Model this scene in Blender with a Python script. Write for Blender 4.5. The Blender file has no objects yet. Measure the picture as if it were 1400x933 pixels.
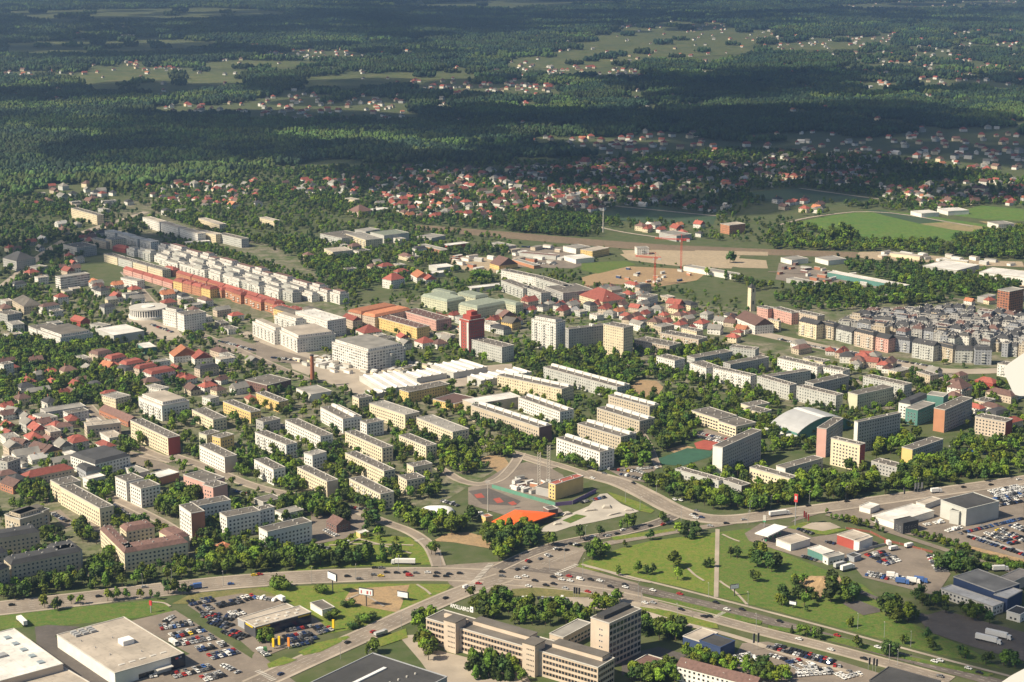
import bpy, bmesh, math, random
import numpy as np
from mathutils import Vector, Matrix
R = math.radians
random.seed(7)
sc = bpy.context.scene
COL = sc.collection
# ------------------------------------------------------------------ camera, sky, sun, exposure
HM, FPX = 415.0, 2400.0
PITCH = math.atan(551 / FPX)
cam = bpy.data.objects.new('camera', bpy.data.cameras.new('camera'))
COL.objects.link(cam)
cam.location = (0, 0, HM)
cam.rotation_euler = (R(90) - PITCH, 0, 0)
cam.data.sensor_width = 36
cam.data.lens = FPX / 1400 * 36
cam.data.clip_start = 1
cam.data.clip_end = 60000
sc.camera = cam
SUN_DIR = Vector((-.92, -.39, 0)).normalized()
SUN_EL = R(43)
world = bpy.data.worlds.new('World'); sc.world = world; world.use_nodes = True
nt = world.node_tree
sky = nt.nodes.new('ShaderNodeTexSky'); sky.sky_type = 'NISHITA'; sky.sun_disc = False
sky.sun_elevation = SUN_EL
sky.sun_rotation = math.atan2(SUN_DIR.x, SUN_DIR.y)
sky.dust_density = 1.5
bg = nt.nodes['Background']; bg.inputs[1].default_value = 0.056
nt.links.new(sky.outputs[0], bg.inputs[0])
sl = bpy.data.lights.new('sun', 'SUN'); sl.energy = 5.0; sl.angle = R(.5); sl.color = (1, .88, .68)
so = bpy.data.objects.new('sun', sl); COL.objects.link(so)
tosun = Vector((SUN_DIR.x * math.cos(SUN_EL), SUN_DIR.y * math.cos(SUN_EL), math.sin(SUN_EL)))
so.rotation_euler = tosun.to_track_quat('Z', 'Y').to_euler()
so.location = (0, 0, 900)
sc.view_settings.view_transform = 'Standard'; sc.view_settings.look = 'None'
sc.view_settings.exposure = 0.72; sc.view_settings.gamma = 1
sc.render.engine = 'CYCLES'
sc.cycles.max_bounces = 5; sc.cycles.diffuse_bounces = 2; sc.cycles.glossy_bounces = 2
sc.cycles.volume_bounces = 0; sc.cycles.transparent_max_bounces = 6
sc.cycles.use_denoising = True; sc.cycles.denoiser = 'OPENIMAGEDENOISE'

# ------------------------------------------------------------------ pixel of the survey photo -> point on the ground (or on a level h)
CT, ST = math.cos(PITCH), math.sin(PITCH)
def G(px, py, h=0.0):
    x = (px - 700) / FPX; y = (466.5 - py) / FPX
    dy = CT + y * ST; dz = -ST + y * CT
    t = (h - HM) / dz
    return Vector((x * t, dy * t))
def PX(X, Y, Z=0.0):
    dz = Z - HM
    f = Y * CT - dz * ST
    return 700 + FPX * X / f, 466.5 - FPX * (Y * ST + dz * CT) / f, FPX / f
REG = {'a': 700, 'b': 520, 'c': 380, 'd': 220}
def reg(code):
    return (int(code[1]) - 1) * 350, REG[code[0]]
def P4(code, X, Y):
    o = reg(code); return o[0] + X / 4, o[1] + Y / 4

# ------------------------------------------------------------------ materials
MATS = {}
def nodes(name):
    m = bpy.data.materials.new(name); m.use_nodes = True
    n = m.node_tree
    return m, n, n.nodes['Principled BSDF']
def N(n, typ, **kw):
    x = n.nodes.new(typ)
    for k, v in kw.items(): setattr(x, k, v)
    return x
def math_(n, op, a, b=None, c=None):
    x = N(n, 'ShaderNodeMath', operation=op)
    for i, v in enumerate((a, b, c)):
        if v is None: continue
        if isinstance(v, (int, float)): x.inputs[i].default_value = v
        else: n.links.new(v, x.inputs[i])
    return x.outputs[0]
def mix(n, f, a, b, typ='MIX'):
    x = N(n, 'ShaderNodeMix', data_type='RGBA', blend_type=typ)
    for i, v in ((0, f), (6, a), (7, b)):
        if isinstance(v, (int, float)): x.inputs[i].default_value = v
        elif isinstance(v, tuple): x.inputs[i].default_value = (*v, 1)
        else: n.links.new(v, x.inputs[i])
    return x.outputs[2]
def noise(n, scale, detail=3, coord='Object', dims=None):
    tc = N(n, 'ShaderNodeTexCoord'); t = N(n, 'ShaderNodeTexNoise')
    t.inputs['Scale'].default_value = scale; t.inputs['Detail'].default_value = detail
    n.links.new(tc.outputs[coord], t.inputs['Vector'])
    return t.outputs[0]
def ramp(n, f, lo, hi):
    x = N(n, 'ShaderNodeMapRange'); x.clamp = True
    n.links.new(f, x.inputs[0]); x.inputs[1].default_value = lo; x.inputs[2].default_value = hi
    return x.outputs[0]
def flat(name, c, rough=.8, var=.18, scale=.15, metal=0, obj_rand=0.0):
    """plain surface with weathering noise"""
    if name in MATS: return MATS[name]
    m, n, b = nodes(name)
    d = tuple(v * (1 - var) for v in c); l = tuple(min(1, v * (1 + var)) for v in c)
    col = mix(n, ramp(n, noise(n, scale, 4), .3, .7), d, l)
    if obj_rand:
        oi = N(n, 'ShaderNodeObjectInfo')
        k = math_(n, 'MULTIPLY_ADD', oi.outputs['Random'], 2 * obj_rand, 1 - obj_rand)
        cc = N(n, 'ShaderNodeCombineColor')
        for i in range(3): n.links.new(k, cc.inputs[i])
        col = mix(n, 1.0, col, cc.outputs[0], 'MULTIPLY')
    n.links.new(col, b.inputs['Base Color'])
    b.inputs['Roughness'].default_value = rough; b.inputs['Metallic'].default_value = metal
    MATS[name] = m; return m
WALL = {'w': (.74, .71, .65), 'c': (.70, .60, .42), 'y': (.70, .50, .20), 't': (.52, .44, .33), 'g': (.40, .39, .37), 'p': (.62, .36, .30),
        'o': (.48, .23, .13), 'r': (.36, .07, .05), 'b': (.18, .10, .085), 'd': (.06, .06, .065), 'u': (.035, .06, .14), 'e': (.09, .22, .19),
        'l': (.58, .58, .42), 's': (.34, .35, .37), 'k': (.40, .17, .10), 'n': (.56, .46, .36), 'h': (.50, .50, .46)}
ROOF = {'G': (.122, .108, .092), 'D': (.062, .06, .058), 'L': (.70, .67, .62), 'R': (.29, .08, .058), 'O': (.43, .17, .085), 'B': (.15, .085, .07),
        'N': (.24, .27, .21), 'S': (.055, .055, .058), 'K': (.44, .38, .31), 'A': (.25, .235, .21)}
GLASS = (.035, .042, .05)
def facade(code, bay=3.0, wf=(.28, .70), hf=(.34, .78), band=0):
    """wall in metres (u, v): rows of windows, each pane its own brightness; band=1 makes ribbon windows"""
    key = ('facade', code, bay, wf, hf, band)
    if key in MATS: return MATS[key]
    m, n, b = nodes('facade_' + code)
    uv = N(n, 'ShaderNodeUVMap'); s = N(n, 'ShaderNodeSeparateXYZ'); n.links.new(uv.outputs[0], s.inputs[0])
    u = math_(n, 'DIVIDE', s.outputs[0], bay); v = math_(n, 'DIVIDE', s.outputs[1], 2.8)
    fu = math_(n, 'FRACT', u); fv = math_(n, 'FRACT', v)
    iu = math_(n, 'FLOOR', u); iv = math_(n, 'FLOOR', v)
    mk = math_(n, 'MULTIPLY', math_(n, 'GREATER_THAN', fu, wf[0]), math_(n, 'LESS_THAN', fu, wf[1]))
    mk = math_(n, 'MULTIPLY', mk, math_(n, 'MULTIPLY', math_(n, 'GREATER_THAN', fv, hf[0]), math_(n, 'LESS_THAN', fv, hf[1])))
    cx = N(n, 'ShaderNodeCombineXYZ'); n.links.new(iu, cx.inputs[0]); n.links.new(iv, cx.inputs[1])
    oi = N(n, 'ShaderNodeObjectInfo'); n.links.new(oi.outputs['Random'], cx.inputs[2])
    wn = N(n, 'ShaderNodeTexWhiteNoise', noise_dimensions='3D'); n.links.new(cx.outputs[0], wn.inputs[0])
    pane = mix(n, math_(n, 'POWER', wn.outputs[0], 2.0), (.06, .06, .065), tuple(x * .75 for x in WALL[code]))
    c = WALL[code]
    base = mix(n, ramp(n, noise(n, .12, 4), .3, .7), tuple(x * .86 for x in c), tuple(min(.9, x * 1.08) for x in c))
    # panel joints and storeys a little darker, and every third bay recessed loggia tone
    jt = math_(n, 'LESS_THAN', fv, .07)
    base = mix(n, math_(n, 'MULTIPLY', jt, .22), base, tuple(x * .5 for x in c))
    n.links.new(mix(n, mk, base, pane), b.inputs['Base Color'])
    n.links.new(math_(n, 'MULTIPLY_ADD', mk, -.6, .85), b.inputs['Roughness'])
    MATS[key] = m; return m
def wallmat(c): return flat('wall_' + c, WALL[c], .85, .10, .12)
def roof_sheet(c, seam):
    key = 'roofsheet_' + c
    if key in MATS: return MATS[key]
    m, n, b = nodes(key); col = ROOF[c]
    base = mix(n, ramp(n, noise(n, .06, 5), .3, .7), tuple(x * .72 for x in col), tuple(min(.85, x * 1.12) for x in col))
    base = mix(n, math_(n, 'MULTIPLY', ramp(n, noise(n, .35, 5), .52, .72), .45), base, tuple(x * .45 for x in col))
    tc = N(n, 'ShaderNodeTexCoord'); s = N(n, 'ShaderNodeSeparateXYZ'); n.links.new(tc.outputs['Object'], s.inputs[0])
    for i in (0, 1):
        ln = math_(n, 'LESS_THAN', math_(n, 'FRACT', math_(n, 'DIVIDE', s.outputs[i], seam * (1 + .6 * i))), .035)
        base = mix(n, math_(n, 'MULTIPLY', ln, .35), base, tuple(x * .5 for x in col))
    n.links.new(base, b.inputs['Base Color']); b.inputs['Roughness'].default_value = .7
    MATS[key] = m; return m
def roofmat(c):
    if c in 'LKD': return roof_sheet(c, {'L': 6, 'K': 9, 'D': 7}[c])
    if c in 'ROBN': return flat('rooftile_' + c, ROOF[c], .8, .22, .5, obj_rand=.25)
    if c == 'L': return flat('roof_L', ROOF[c], .6, .10, .08)
    return flat('roof_' + c, ROOF[c], .9, .25, .09, obj_rand=.12)

# ------------------------------------------------------------------ objects
def tag(o, label=None, cat=None, group=None, kind=None):
    if label: o['label'] = label
    if cat: o['category'] = cat
    if group: o['group'] = group
    if kind: o['kind'] = kind
    return o
def obj(name, me, parent=None, loc=None):
    o = bpy.data.objects.new(name, me); COL.objects.link(o)
    if parent is not None: o.parent = parent
    if loc is not None: o.location = loc
    return o
def empty(name, loc, rz=0):
    o = bpy.data.objects.new(name, None); COL.objects.link(o)
    o.location = loc; o.rotation_euler = (0, 0, rz); o.empty_display_size = 2
    return o
def mesh(name, vs, fs, mats, fm=None, uvs=None):
    me = bpy.data.meshes.new(name); me.from_pydata([tuple(v) for v in vs], [], fs)
    for m in mats: me.materials.append(m)
    if fm: me.polygons.foreach_set('material_index', fm)
    if uvs:
        l = me.uv_layers.new(name='UVMap'); flatuv = [c for f in uvs for p in f for c in p]
        l.data.foreach_set('uv', flatuv)
    me.update(); return me
def copy_tree(o, parent=None):
    c = o.copy(); COL.objects.link(c); c.parent = parent
    for ch in o.children: copy_tree(ch, c)
    return c
def box_v(x0, y0, z0, x1, y1, z1):
    return [(x0, y0, z0), (x1, y0, z0), (x1, y1, z0), (x0, y1, z0), (x0, y0, z1), (x1, y0, z1), (x1, y1, z1), (x0, y1, z1)]
BOXF = [(0, 3, 2, 1), (4, 5, 6, 7), (0, 1, 5, 4), (1, 2, 6, 5), (2, 3, 7, 6), (3, 0, 4, 7)]
class MB:
    """several shapes collected into ONE mesh"""
    def __init__(s): s.v, s.f, s.m = [], [], []
    def add(s, vs, fs, mi=0):
        k = len(s.v); s.v += [tuple(v) for v in vs]; s.f += [tuple(i + k for i in f) for f in fs]; s.m += [mi] * len(fs)
        return s
    def box(s, x0, y0, z0, x1, y1, z1, mi=0): return s.add(box_v(x0, y0, z0, x1, y1, z1), BOXF, mi)
    def bar(s, a, b, r, mi=0, n=6, r2=None):
        a, b = Vector(a), Vector(b); r2 = r if r2 is None else r2
        q = (b - a).to_track_quat('Z', 'Y'); vs = []
        for p, rr in ((a, r), (b, r2)):
            for i in range(n):
                t = 2 * math.pi * i / n; vs.append(p + q @ Vector((rr * math.cos(t), rr * math.sin(t), 0)))
        fs = [(i, (i + 1) % n, n + (i + 1) % n, n + i) for i in range(n)] + [tuple(range(n))[::-1], tuple(range(n, 2 * n))]
        return s.add(vs, fs, mi)
    def mesh(s, name, mats): return mesh(name, s.v, s.f, mats, s.m)
    def build(s, name, mats, parent=None, loc=None):
        return obj(name, s.mesh(name, mats if isinstance(mats, (list, tuple)) else [mats]), parent, loc)
_shared = {}
def shared(key, fn):
    if key not in _shared: _shared[key] = fn()
    return _shared[key]
ORD = ['zeroth', 'first', 'second', 'third', 'fourth', 'fifth', 'sixth', 'seventh', 'eighth', 'ninth', 'tenth', 'eleventh', 'twelfth', 'thirteenth', 'fourteenth',
       'fifteenth', 'sixteenth', 'seventeenth', 'eighteenth', 'nineteenth', 'twentieth']
def ordw(i):
    if i <= 20: return ORD[i]
    return f"{i}{'st' if i % 10 == 1 and i % 100 != 11 else 'nd' if i % 10 == 2 and i % 100 != 12 else 'rd' if i % 10 == 3 and i % 100 != 13 else 'th'}"
def nth(i, n):
    """i counts from 0, left to right"""
    if n == 1: return ''
    if i == 0: return 'leftmost '
    if i == n - 1: return 'rightmost '
    return ordw(i + 1) + ' from left '

# ------------------------------------------------------------------ occupancy of the near ground, so that trees keep off roofs and roads
CELL, OX, OY, NXC, NYC = 2.0, -1100.0, 800.0, 1100, 1500
occ = np.zeros((NXC, NYC), dtype=np.uint8)
def inpoly(pts, X, Y):
    ins = np.zeros(X.shape, bool); n = len(pts)
    for i in range(n):
        x0, y0 = pts[i]; x1, y1 = pts[(i + 1) % n]
        if y0 == y1: continue
        c = ((y0 > Y) != (y1 > Y)) & (X < (x1 - x0) * (Y - y0) / (y1 - y0) + x0)
        ins ^= c
    return ins
def mark(pts, val=1):
    xs = [p[0] for p in pts]; ys = [p[1] for p in pts]
    i0 = max(0, int((min(xs) - OX) / CELL)); i1 = min(NXC, int((max(xs) - OX) / CELL) + 2)
    j0 = max(0, int((min(ys) - OY) / CELL)); j1 = min(NYC, int((max(ys) - OY) / CELL) + 2)
    if i1 <= i0 or j1 <= j0: return
    X, Y = np.meshgrid(OX + (np.arange(i0, i1) + .5) * CELL, OY + (np.arange(j0, j1) + .5) * CELL, indexing='ij')
    m = inpoly(pts, X, Y); occ[i0:i1, j0:j1][m] = np.maximum(occ[i0:i1, j0:j1][m], val)
def is_free(x, y, r=0.0, lim=1):
    for dx, dy in ((0, 0), (r, 0), (-r, 0), (0, r), (0, -r)):
        i = int((x + dx - OX) / CELL); j = int((y + dy - OY) / CELL)
        if 0 <= i < NXC and 0 <= j < NYC and occ[i, j] >= lim: return False
    return True
# ------------------------------------------------------------------ ground, fields, roads
def ground_mat():
    m, n, b = nodes('ground_cover')
    a = ramp(n, noise(n, .012, 5), .35, .65); c = ramp(n, noise(n, .09, 4), .35, .7); f = noise(n, .6, 3)
    col = mix(n, a, (.052, .088, .012), (.078, .098, .022))
    col = mix(n, math_(n, 'MULTIPLY', c, .42), col, (.19, .16, .105))
    col = mix(n, math_(n, 'MULTIPLY', f, .5), col, (.035, .05, .016))
    n.links.new(col, b.inputs['Base Color']); b.inputs['Roughness'].default_value = .95
    return m
def grassy(name, c1, c2, c3, s1=.03, s2=.25):
    m, n, b = nodes(name)
    col = mix(n, ramp(n, noise(n, s1, 5), .35, .65), c1, c2)
    col = mix(n, math_(n, 'MULTIPLY', ramp(n, noise(n, s2, 6), .40, .66), .75), col, c3)
    col = mix(n, math_(n, 'MULTIPLY', ramp(n, noise(n, s2 * 3.1, 4), .48, .62), .45), col, tuple(x * .45 for x in c1))
    n.links.new(col, b.inputs['Base Color']); b.inputs['Roughness'].default_value = .95
    return m
def asphalt(name, c, patch):
    m, n, b = nodes(name)
    col = mix(n, ramp(n, noise(n, .05, 5), .35, .65), c, tuple(x * .72 for x in c))
    col = mix(n, math_(n, 'MULTIPLY', ramp(n, noise(n, .35, 4), .5, .75), .5), col, patch)
    n.links.new(col, b.inputs['Base Color']); b.inputs['Roughness'].default_value = .85
    return m
M_GROUND = ground_mat()
M_MEADOW = grassy('meadow_grass', (.092, .165, .009), (.135, .185, .016), (.21, .19, .04))
M_LAWN = grassy('lawn_grass', (.062, .130, .009), (.092, .150, .014), (.15, .145, .035))
M_DRY = grassy('dry_grass', (.15, .14, .04), (.22, .185, .07), (.10, .12, .03))
M_FIELD = grassy('crop_green', (.065, .155, .018), (.098, .175, .020), (.13, .17, .03), .008, .06)
M_FIELDD = grassy('crop_dark', (.03, .075, .03), (.045, .085, .035), (.06, .075, .04), .008, .06)
M_WHEAT = grassy('crop_straw', (.34, .25, .12), (.25, .21, .10), (.20, .19, .08), .008, .06)
M_FAR = grassy('far_pasture', (.095, .12, .028), (.055, .085, .022), (.16, .15, .06), .004, .02)
M_EARTH = grassy('bare_earth', (.40, .27, .14), (.33, .22, .12), (.26, .19, .11), .03, .2)
M_SAND = grassy('pale_sand', (.46, .36, .24), (.38, .30, .20), (.30, .24, .16), .02, .2)
M_RAIL = grassy('railway_ballast', (.19, .13, .09), (.24, .17, .11), (.13, .11, .06), .02, .2)
M_ROAD = asphalt('asphalt_road', (.150, .125, .104), (.205, .172, .140))
M_ROADL = asphalt('worn_asphalt', (.27, .222, .175), (.34, .285, .225))
M_LOT = asphalt('parking_asphalt', (.225, .185, .148), (.28, .23, .18))
M_LOTD = asphalt('dark_asphalt', (.11, .095, .085), (.15, .13, .11))
M_PAVE = asphalt('pavement_slabs', (.42, .355, .28), (.33, .28, .22))
M_CONC = asphalt('skatepark_concrete', (.50, .45, .38), (.40, .36, .31))
M_RED = flat('court_red', (.34, .075, .05), .9, .15)
M_GREEN = flat('court_green', (.03, .095, .055), .9, .15)
M_WHITE = flat('road_paint', (.50, .46, .40), .7, .2)
gnd = obj('ground', mesh('ground', [(-9000, 300, 0), (9000, 300, 0), (9000, 17000, 0), (-9000, 17000, 0)], [(0, 1, 2, 3)], [M_GROUND]))
tag(gnd, kind='structure')
_zl = [0]
def sheet(name, pts, m, z, block=True, code=None):
    """pts: photo pixels (flat string, optionally inside a region at 4x)"""
    v = [float(x) for x in pts.split()]; q = list(zip(v[::2], v[1::2]))
    if code: q = [P4(code, *p) for p in q]
    _zl[0] += 1; z += .0017 * _zl[0]
    g = [G(*p) for p in q]
    ar = sum(g[i].x * g[(i + 1) % len(g)].y - g[(i + 1) % len(g)].x * g[i].y for i in range(len(g)))
    if ar < 0: g = g[::-1]
    o = obj(name, mesh(name, [(p.x, p.y, z) for p in g], [tuple(range(len(g)))], [m])); tag(o, kind='structure')
    if block: mark([(p.x, p.y) for p in g], 2)
    return o
def smooth(p, it=2):
    for _ in range(it):
        q = [p[0]]
        for a, b in zip(p, p[1:]): q += [a * .75 + b * .25, a * .25 + b * .75]
        p = q + [p[-1]]
    return p
def offs(p, d):
    out = []
    for i in range(len(p)):
        t = (p[min(i + 1, len(p) - 1)] - p[max(i - 1, 0)]).normalized()
        out.append(p[i] + Vector((-t.y, t.x)) * d)
    return out
def ribbon(name, p, w0, w1, m, z, kind='structure'):
    _zl[0] += 1; z += .0017 * _zl[0] + .02
    a, b = offs(p, w0), offs(p, w1)
    vs = [(q.x, q.y, z) for q in a] + [(q.x, q.y, z) for q in b]; n = len(a)
    fs = [(n + i, n + i + 1, i + 1, i) for i in range(n - 1)] if w1 < w0 else [(i, i + 1, n + i + 1, n + i) for i in range(n - 1)]
    return tag(obj(name, mesh(name, vs, fs, [m])), kind=kind)
ROADS = {}
marks = MB()
def road(key, pts, w, m, z=.06, pave=2.2, lanes=0, code=None, block=True):
    v = [float(x) for x in pts.split()]; q = list(zip(v[::2], v[1::2]))
    if code: q = [P4(code, *p) for p in q]
    p = smooth([G(*x) for x in q]); ROADS[key] = (p, w)
    z0 = z; ribbon('road', p, w / 2, -w / 2, m, z)
    if block:
        mark([tuple(x) for x in offs(p, w / 2 + 1)] + [tuple(x) for x in offs(p, -w / 2 - 1)][::-1], 3)
    if pave:
        for s in (1, -1):
            e0, e1 = s * (w / 2), s * (w / 2 + pave)
            a, b = offs(p, e0), offs(p, e1); n = len(a); zz = z + .12
            _zl[0] += 1; z = z0 + .0017 * _zl[0]; zz = z + .14
            vs = [(x.x, x.y, z - .05) for x in a] + [(x.x, x.y, zz) for x in a] + [(x.x, x.y, zz) for x in b] + [(x.x, x.y, 0) for x in b]
            fs = [(k * n + i, k * n + i + 1, (k + 1) * n + i + 1, (k + 1) * n + i) for k in range(3) for i in range(n - 1)]
            if s > 0: fs = [f[::-1] for f in fs]
            tag(obj('pavement', mesh('pavement', vs, fs, [M_PAVE])), kind='structure')
    zr = z0 + .0017 * _zl[0] + .05
    # painted lane lines
    for k in range(1, lanes):
        d = -w / 2 + w * k / lanes
        c = offs(p, d); dist = 0; on = True
        for a, b in zip(c, c[1:]):
            L = (b - a).length; t = (b - a) / max(L, 1e-6); s = Vector((-t.y, t.x)) * .13; u = 0
            while u < L:
                e = min(u + 4, L)
                if on:
                    x, y = a + t * u, a + t * e
                    marks.add([(*(x + s), zr), (*(x - s), zr), (*(y - s), zr), (*(y + s), zr)], [(0, 1, 2, 3)])
                on = not on; u += 4
# far fields first (world-sized, farthest detail smallest)
for i, t in enumerate(["100 110 115 95 190 92 330 100 345 112 250 125 130 122", "395 112 420 106 600 98 625 106 520 117 420 120", "780 62 850 40 960 24 1010 40 1070 44 1010 70 900 80 800 92",
                       "690 82 800 70 880 86 800 96 700 92", "500 112 620 100 700 98 640 108", "240 88 330 84 470 86 440 92 300 95", "0 16 300 12 430 20 250 26 60 30", "1040 70 1080 60 1200 52 1180 68",
                       "900 70 1000 62 1040 72 930 80", "480 8 700 2 900 4 700 12", "0 60 200 54 330 60 200 70 0 72", "1120 8 1400 0 1400 8 1200 14"]):
    sheet('field', t, M_FAR, .5 + .06 * i)
sheet('field', "90 350 340 300 600 268 830 295 1340 372 1000 440 700 445 480 440 440 380 300 375", M_FIELD, .06, code='d4')
sheet('field', "830 345 1000 335 1345 385 1290 405 1180 395 1010 378", M_WHEAT, .12, code='d4')
sheet('field', "540 272 600 268 980 330 830 345 640 300", M_FIELDD, .12, code='d4')
sheet('field', "-90 170 190 150 590 212 500 226 100 222 -80 212", M_FIELDD, .06, code='d4')
sheet('field', "1010 285 1160 245 1400 265 1400 330 1190 322 1020 300", M_FIELD, .06, code='d4')
sheet('field', "1150 330 1400 345 1400 385 1300 375", M_WHEAT, .1, code='d4')
sheet('field', "430 300 600 260 780 250 1120 305 1100 350 850 345 640 335", M_FIELDD, .08, code='d3')
sheet('railway', "565 307 690 317 815 328 912 335 1050 341 1175 345 1400 360 1400 366 1175 353 1050 349 912 345 815 337 690 326 565 314", M_RAIL, .1)
sheet('sand_lot', "590 512 700 500 880 508 1390 545 1400 590 1250 585 1000 556 850 568 640 545", M_SAND, .1, code='d3')
sheet('sand_lot', "600 490 800 488 1000 495 1250 520 1200 590 1000 585 850 570 640 545", M_SAND, .1, code='d3', block=False)
sheet('building_site', "380 640 480 610 640 578 850 588 1080 603 1010 655 800 690 500 672 400 690", M_EARTH, .14, code='d3')
sheet('grass_strip', "380 560 620 548 680 568 470 618 380 600", M_LAWN, .18, code='d3')
sheet('sand_lot', "1000 490 1400 500 1400 520 1000 512", M_SAND, .15, code='d3')
sheet('sand_lot', "500 500 660 495 1000 530 1100 545 1390 552 1400 580 1120 575 860 555 540 540 480 520", M_SAND, .15, code='d4')
sheet('yard', "1050 610 1400 600 1400 700 1150 660 1040 632", M_SAND, .16, code='d4', block=False)
sheet('yard', "60 560 330 600 740 690 600 720 300 690 40 650", M_LOT, .12, code='d4')
sheet('yard', "1060 520 1280 530 1400 560 1400 620 1140 600 1060 560", M_SAND, .12, code='d2')
sheet('yard', "0 480 300 470 420 560 330 590 0 580", M_LOT, .12, code='d3')
sheet('plaza', "680 225 780 215 960 270 1000 320 930 350 840 330 780 280", M_PAVE, .1, code='c1')
sheet('yard', "1130 350 1260 320 1400 370 1400 410 1260 410", M_LOT, .1, code='c1')
sheet('market_yard', "180 440 420 430 900 560 1000 500 1400 470 1400 560 900 620 560 640 200 500", M_PAVE, .1, code='c2')
sheet('market_yard', "0 330 140 380 420 440 380 470 200 470 0 450", M_LOT, .14, code='c2')
M_CITY = grassy('city_ground_mix', (.060, .098, .016), (.125, .125, .065), (.27, .225, .175), .018, .07)
for t in ("0 480 350 470 560 490 700 520 760 560 700 630 600 690 450 700 330 720 130 720 0 640", "0 400 330 380 470 420 600 400 860 395 1050 430 1000 470 700 470 480 470 200 500 0 480", "1000 460 1260 505 1330 520 1320 560 1100 560 1000 540 850 520 840 480", "0 640 130 650 330 700 420 740 300 765 110 790 0 800", "120 280 240 270 480 390 460 420 300 380 130 330",
          "1080 425 1120 415 1240 415 1400 405 1400 500 1290 508 1137 474 1090 460"):
    sheet('city_ground', t, M_CITY, .02, block=False)
# estate grounds with more paving
sheet('square', "690 430 780 410 900 455 1000 500 900 500 760 470", M_LOT, .1, code='b1')
sheet('meadow', "0 562 300 530 600 505 890 478 945 548 760 580 640 592 450 612 300 628 180 625 60 640 0 645", M_LAWN, .04, code='a1', block=False)
sheet('meadow', "782 776 800 768 848 750 890 740 980 728 979 816 930 803 862 788", M_MEADOW, .04, block=False)
sheet('meadow', "983 728 1030 722 1052 748 1110 772 1180 800 1240 850 1330 890 1372 916 1275 893 1137 856 1050 833 983 817", M_LAWN, .04, block=False)
sheet('meadow', "262 812 350 804 500 798 618 799 610 808 560 832 500 858 440 868 430 845 380 815 330 806 258 822", M_MEADOW, .04, block=False)
sheet('meadow', "405 760 480 728 560 735 588 757 600 772 450 776 400 784", M_MEADOW, .04, block=False)
sheet('dry_verge', "235 826 262 812 350 804 380 815 300 824 258 826", M_DRY, .08, block=False)
sheet('dry_verge', "480 806 560 800 545 838 510 832 470 822", M_EARTH, .1)
sheet('dry_verge', "592 740 610 730 640 728 690 742 680 752 620 742", M_EARTH, .1)
sheet('dry_verge', "1250 722 1330 740 1400 760 1400 772 1330 752 1260 735", M_EARTH, .1)
sheet('dry_verge', "170 370 240 350 330 370 340 400 280 480 240 440 250 380", M_EARTH, .1, code='a4')
sheet('sand_play_area', "655 628 672 622 690 626 700 640 680 646", M_EARTH, .12)
sheet('sand_play_area', "640 600 700 560 790 565 830 600 800 640 700 660", M_EARTH, .12, code='c3')
sheet('sand_play_area', "840 380 940 355 1000 370 890 400", M_EARTH, .12, code='b3')
sheet('sports_court', "995 345 1050 328 1130 342 1085 385 1010 375", M_RED, .16, code='b3')
sheet('sports_court', "800 430 960 372 1100 390 1085 420 930 470 820 462", M_GREEN, .12, code='b3')
sheet('sports_court', "640 672 668 668 712 686 705 692 660 690", M_LOTD, .2)
for t in ("648 677 658 675 663 681 652 682", "674 683 683 681 689 687 680 689", "694 688 702 686 707 690 700 692"): sheet('sports_court', t, M_RED, .26)
sheet('yard', "640 667 660 660 700 676 760 690 770 700 740 712 690 705 640 690", M_LOT, .1)
sheet('building_site', "655 662 690 640 720 632 752 640 770 650 776 668 750 684 700 676", M_LOT, .14)
sheet('skate_park', "180 800 300 740 420 690 480 625 520 620 600 680 695 718 600 745 440 780 330 800 240 830 150 830", M_CONC, .16, code='b3')
sheet('grass_strip', "275 770 350 735 410 745 320 785", M_LAWN, .24, code='b3')
sheet('car_park', "525 490 620 470 800 470 730 560 620 545", M_LOT, .12, code='b3')
sheet('car_park', "990 300 1060 265 1250 320 1180 360", M_LOT, .12, code='b3')
sheet('car_park', "600 655 690 665 800 770 830 790 700 780", M_LOT, .12, code='b1')
sheet('car_park', "270 720 330 710 420 790 360 810", M_LOT, .12, code='b1')
sheet('car_park', "300 740 540 700 640 740 600 800 480 870 310 900", M_LOT, .1, code='b2')
# supermarket and showroom lots
sheet('car_park', "190 632 260 620 440 630 300 680 330 720 640 935 440 935 200 720", M_LOTD, .1, code='a1')
sheet('car_park', "710 600 960 540 1180 680 1420 830 1420 940 620 940 620 870 1040 780", M_LOT, .12, code='a1')
sheet('car_park', "256 828 268 822 330 812 352 815 378 816 392 828 432 846 446 858 436 868 388 888 368 896 346 892 330 878 300 858", M_LOT, .14)
sheet('car_park', "1380 790 1400 760 1560 890 1620 935 1380 935", M_LOT, .14, code='a1', block=False)
sheet('yard', "545 870 575 868 600 890 660 905 720 925 730 940 600 940 575 905", M_PAVE, .12)
sheet('yard', "870 892 900 885 940 896 920 908 850 925 850 905", M_LOTD, .12)
sheet('yard', "735 800 800 808 890 830 940 850 930 862 870 845 790 828 735 815", M_PAVE, .1)
sheet('car_park', "1015 880 1050 878 1150 905 1215 925 1220 940 1030 940 1000 905", M_LOT, .12)
sheet('petrol_forecourt', "1018 730 1040 716 1080 720 1110 735 1160 728 1200 742 1195 752 1150 770 1120 770 1060 752 1024 740", M_LOT, .14)
sheet('grass_strip', "1076 722 1100 714 1112 716 1148 724 1160 724 1130 732 1110 730", M_MEADOW, .2)
sheet('gravel_patch', "1095 722 1110 715 1135 715 1150 722 1125 727", M_PAVE, .24)
sheet('yard', "1080 715 1100 702 1140 694 1250 676 1400 655 1400 765 1330 748 1260 735 1190 722 1130 700", M_LOT, .1)
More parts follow.
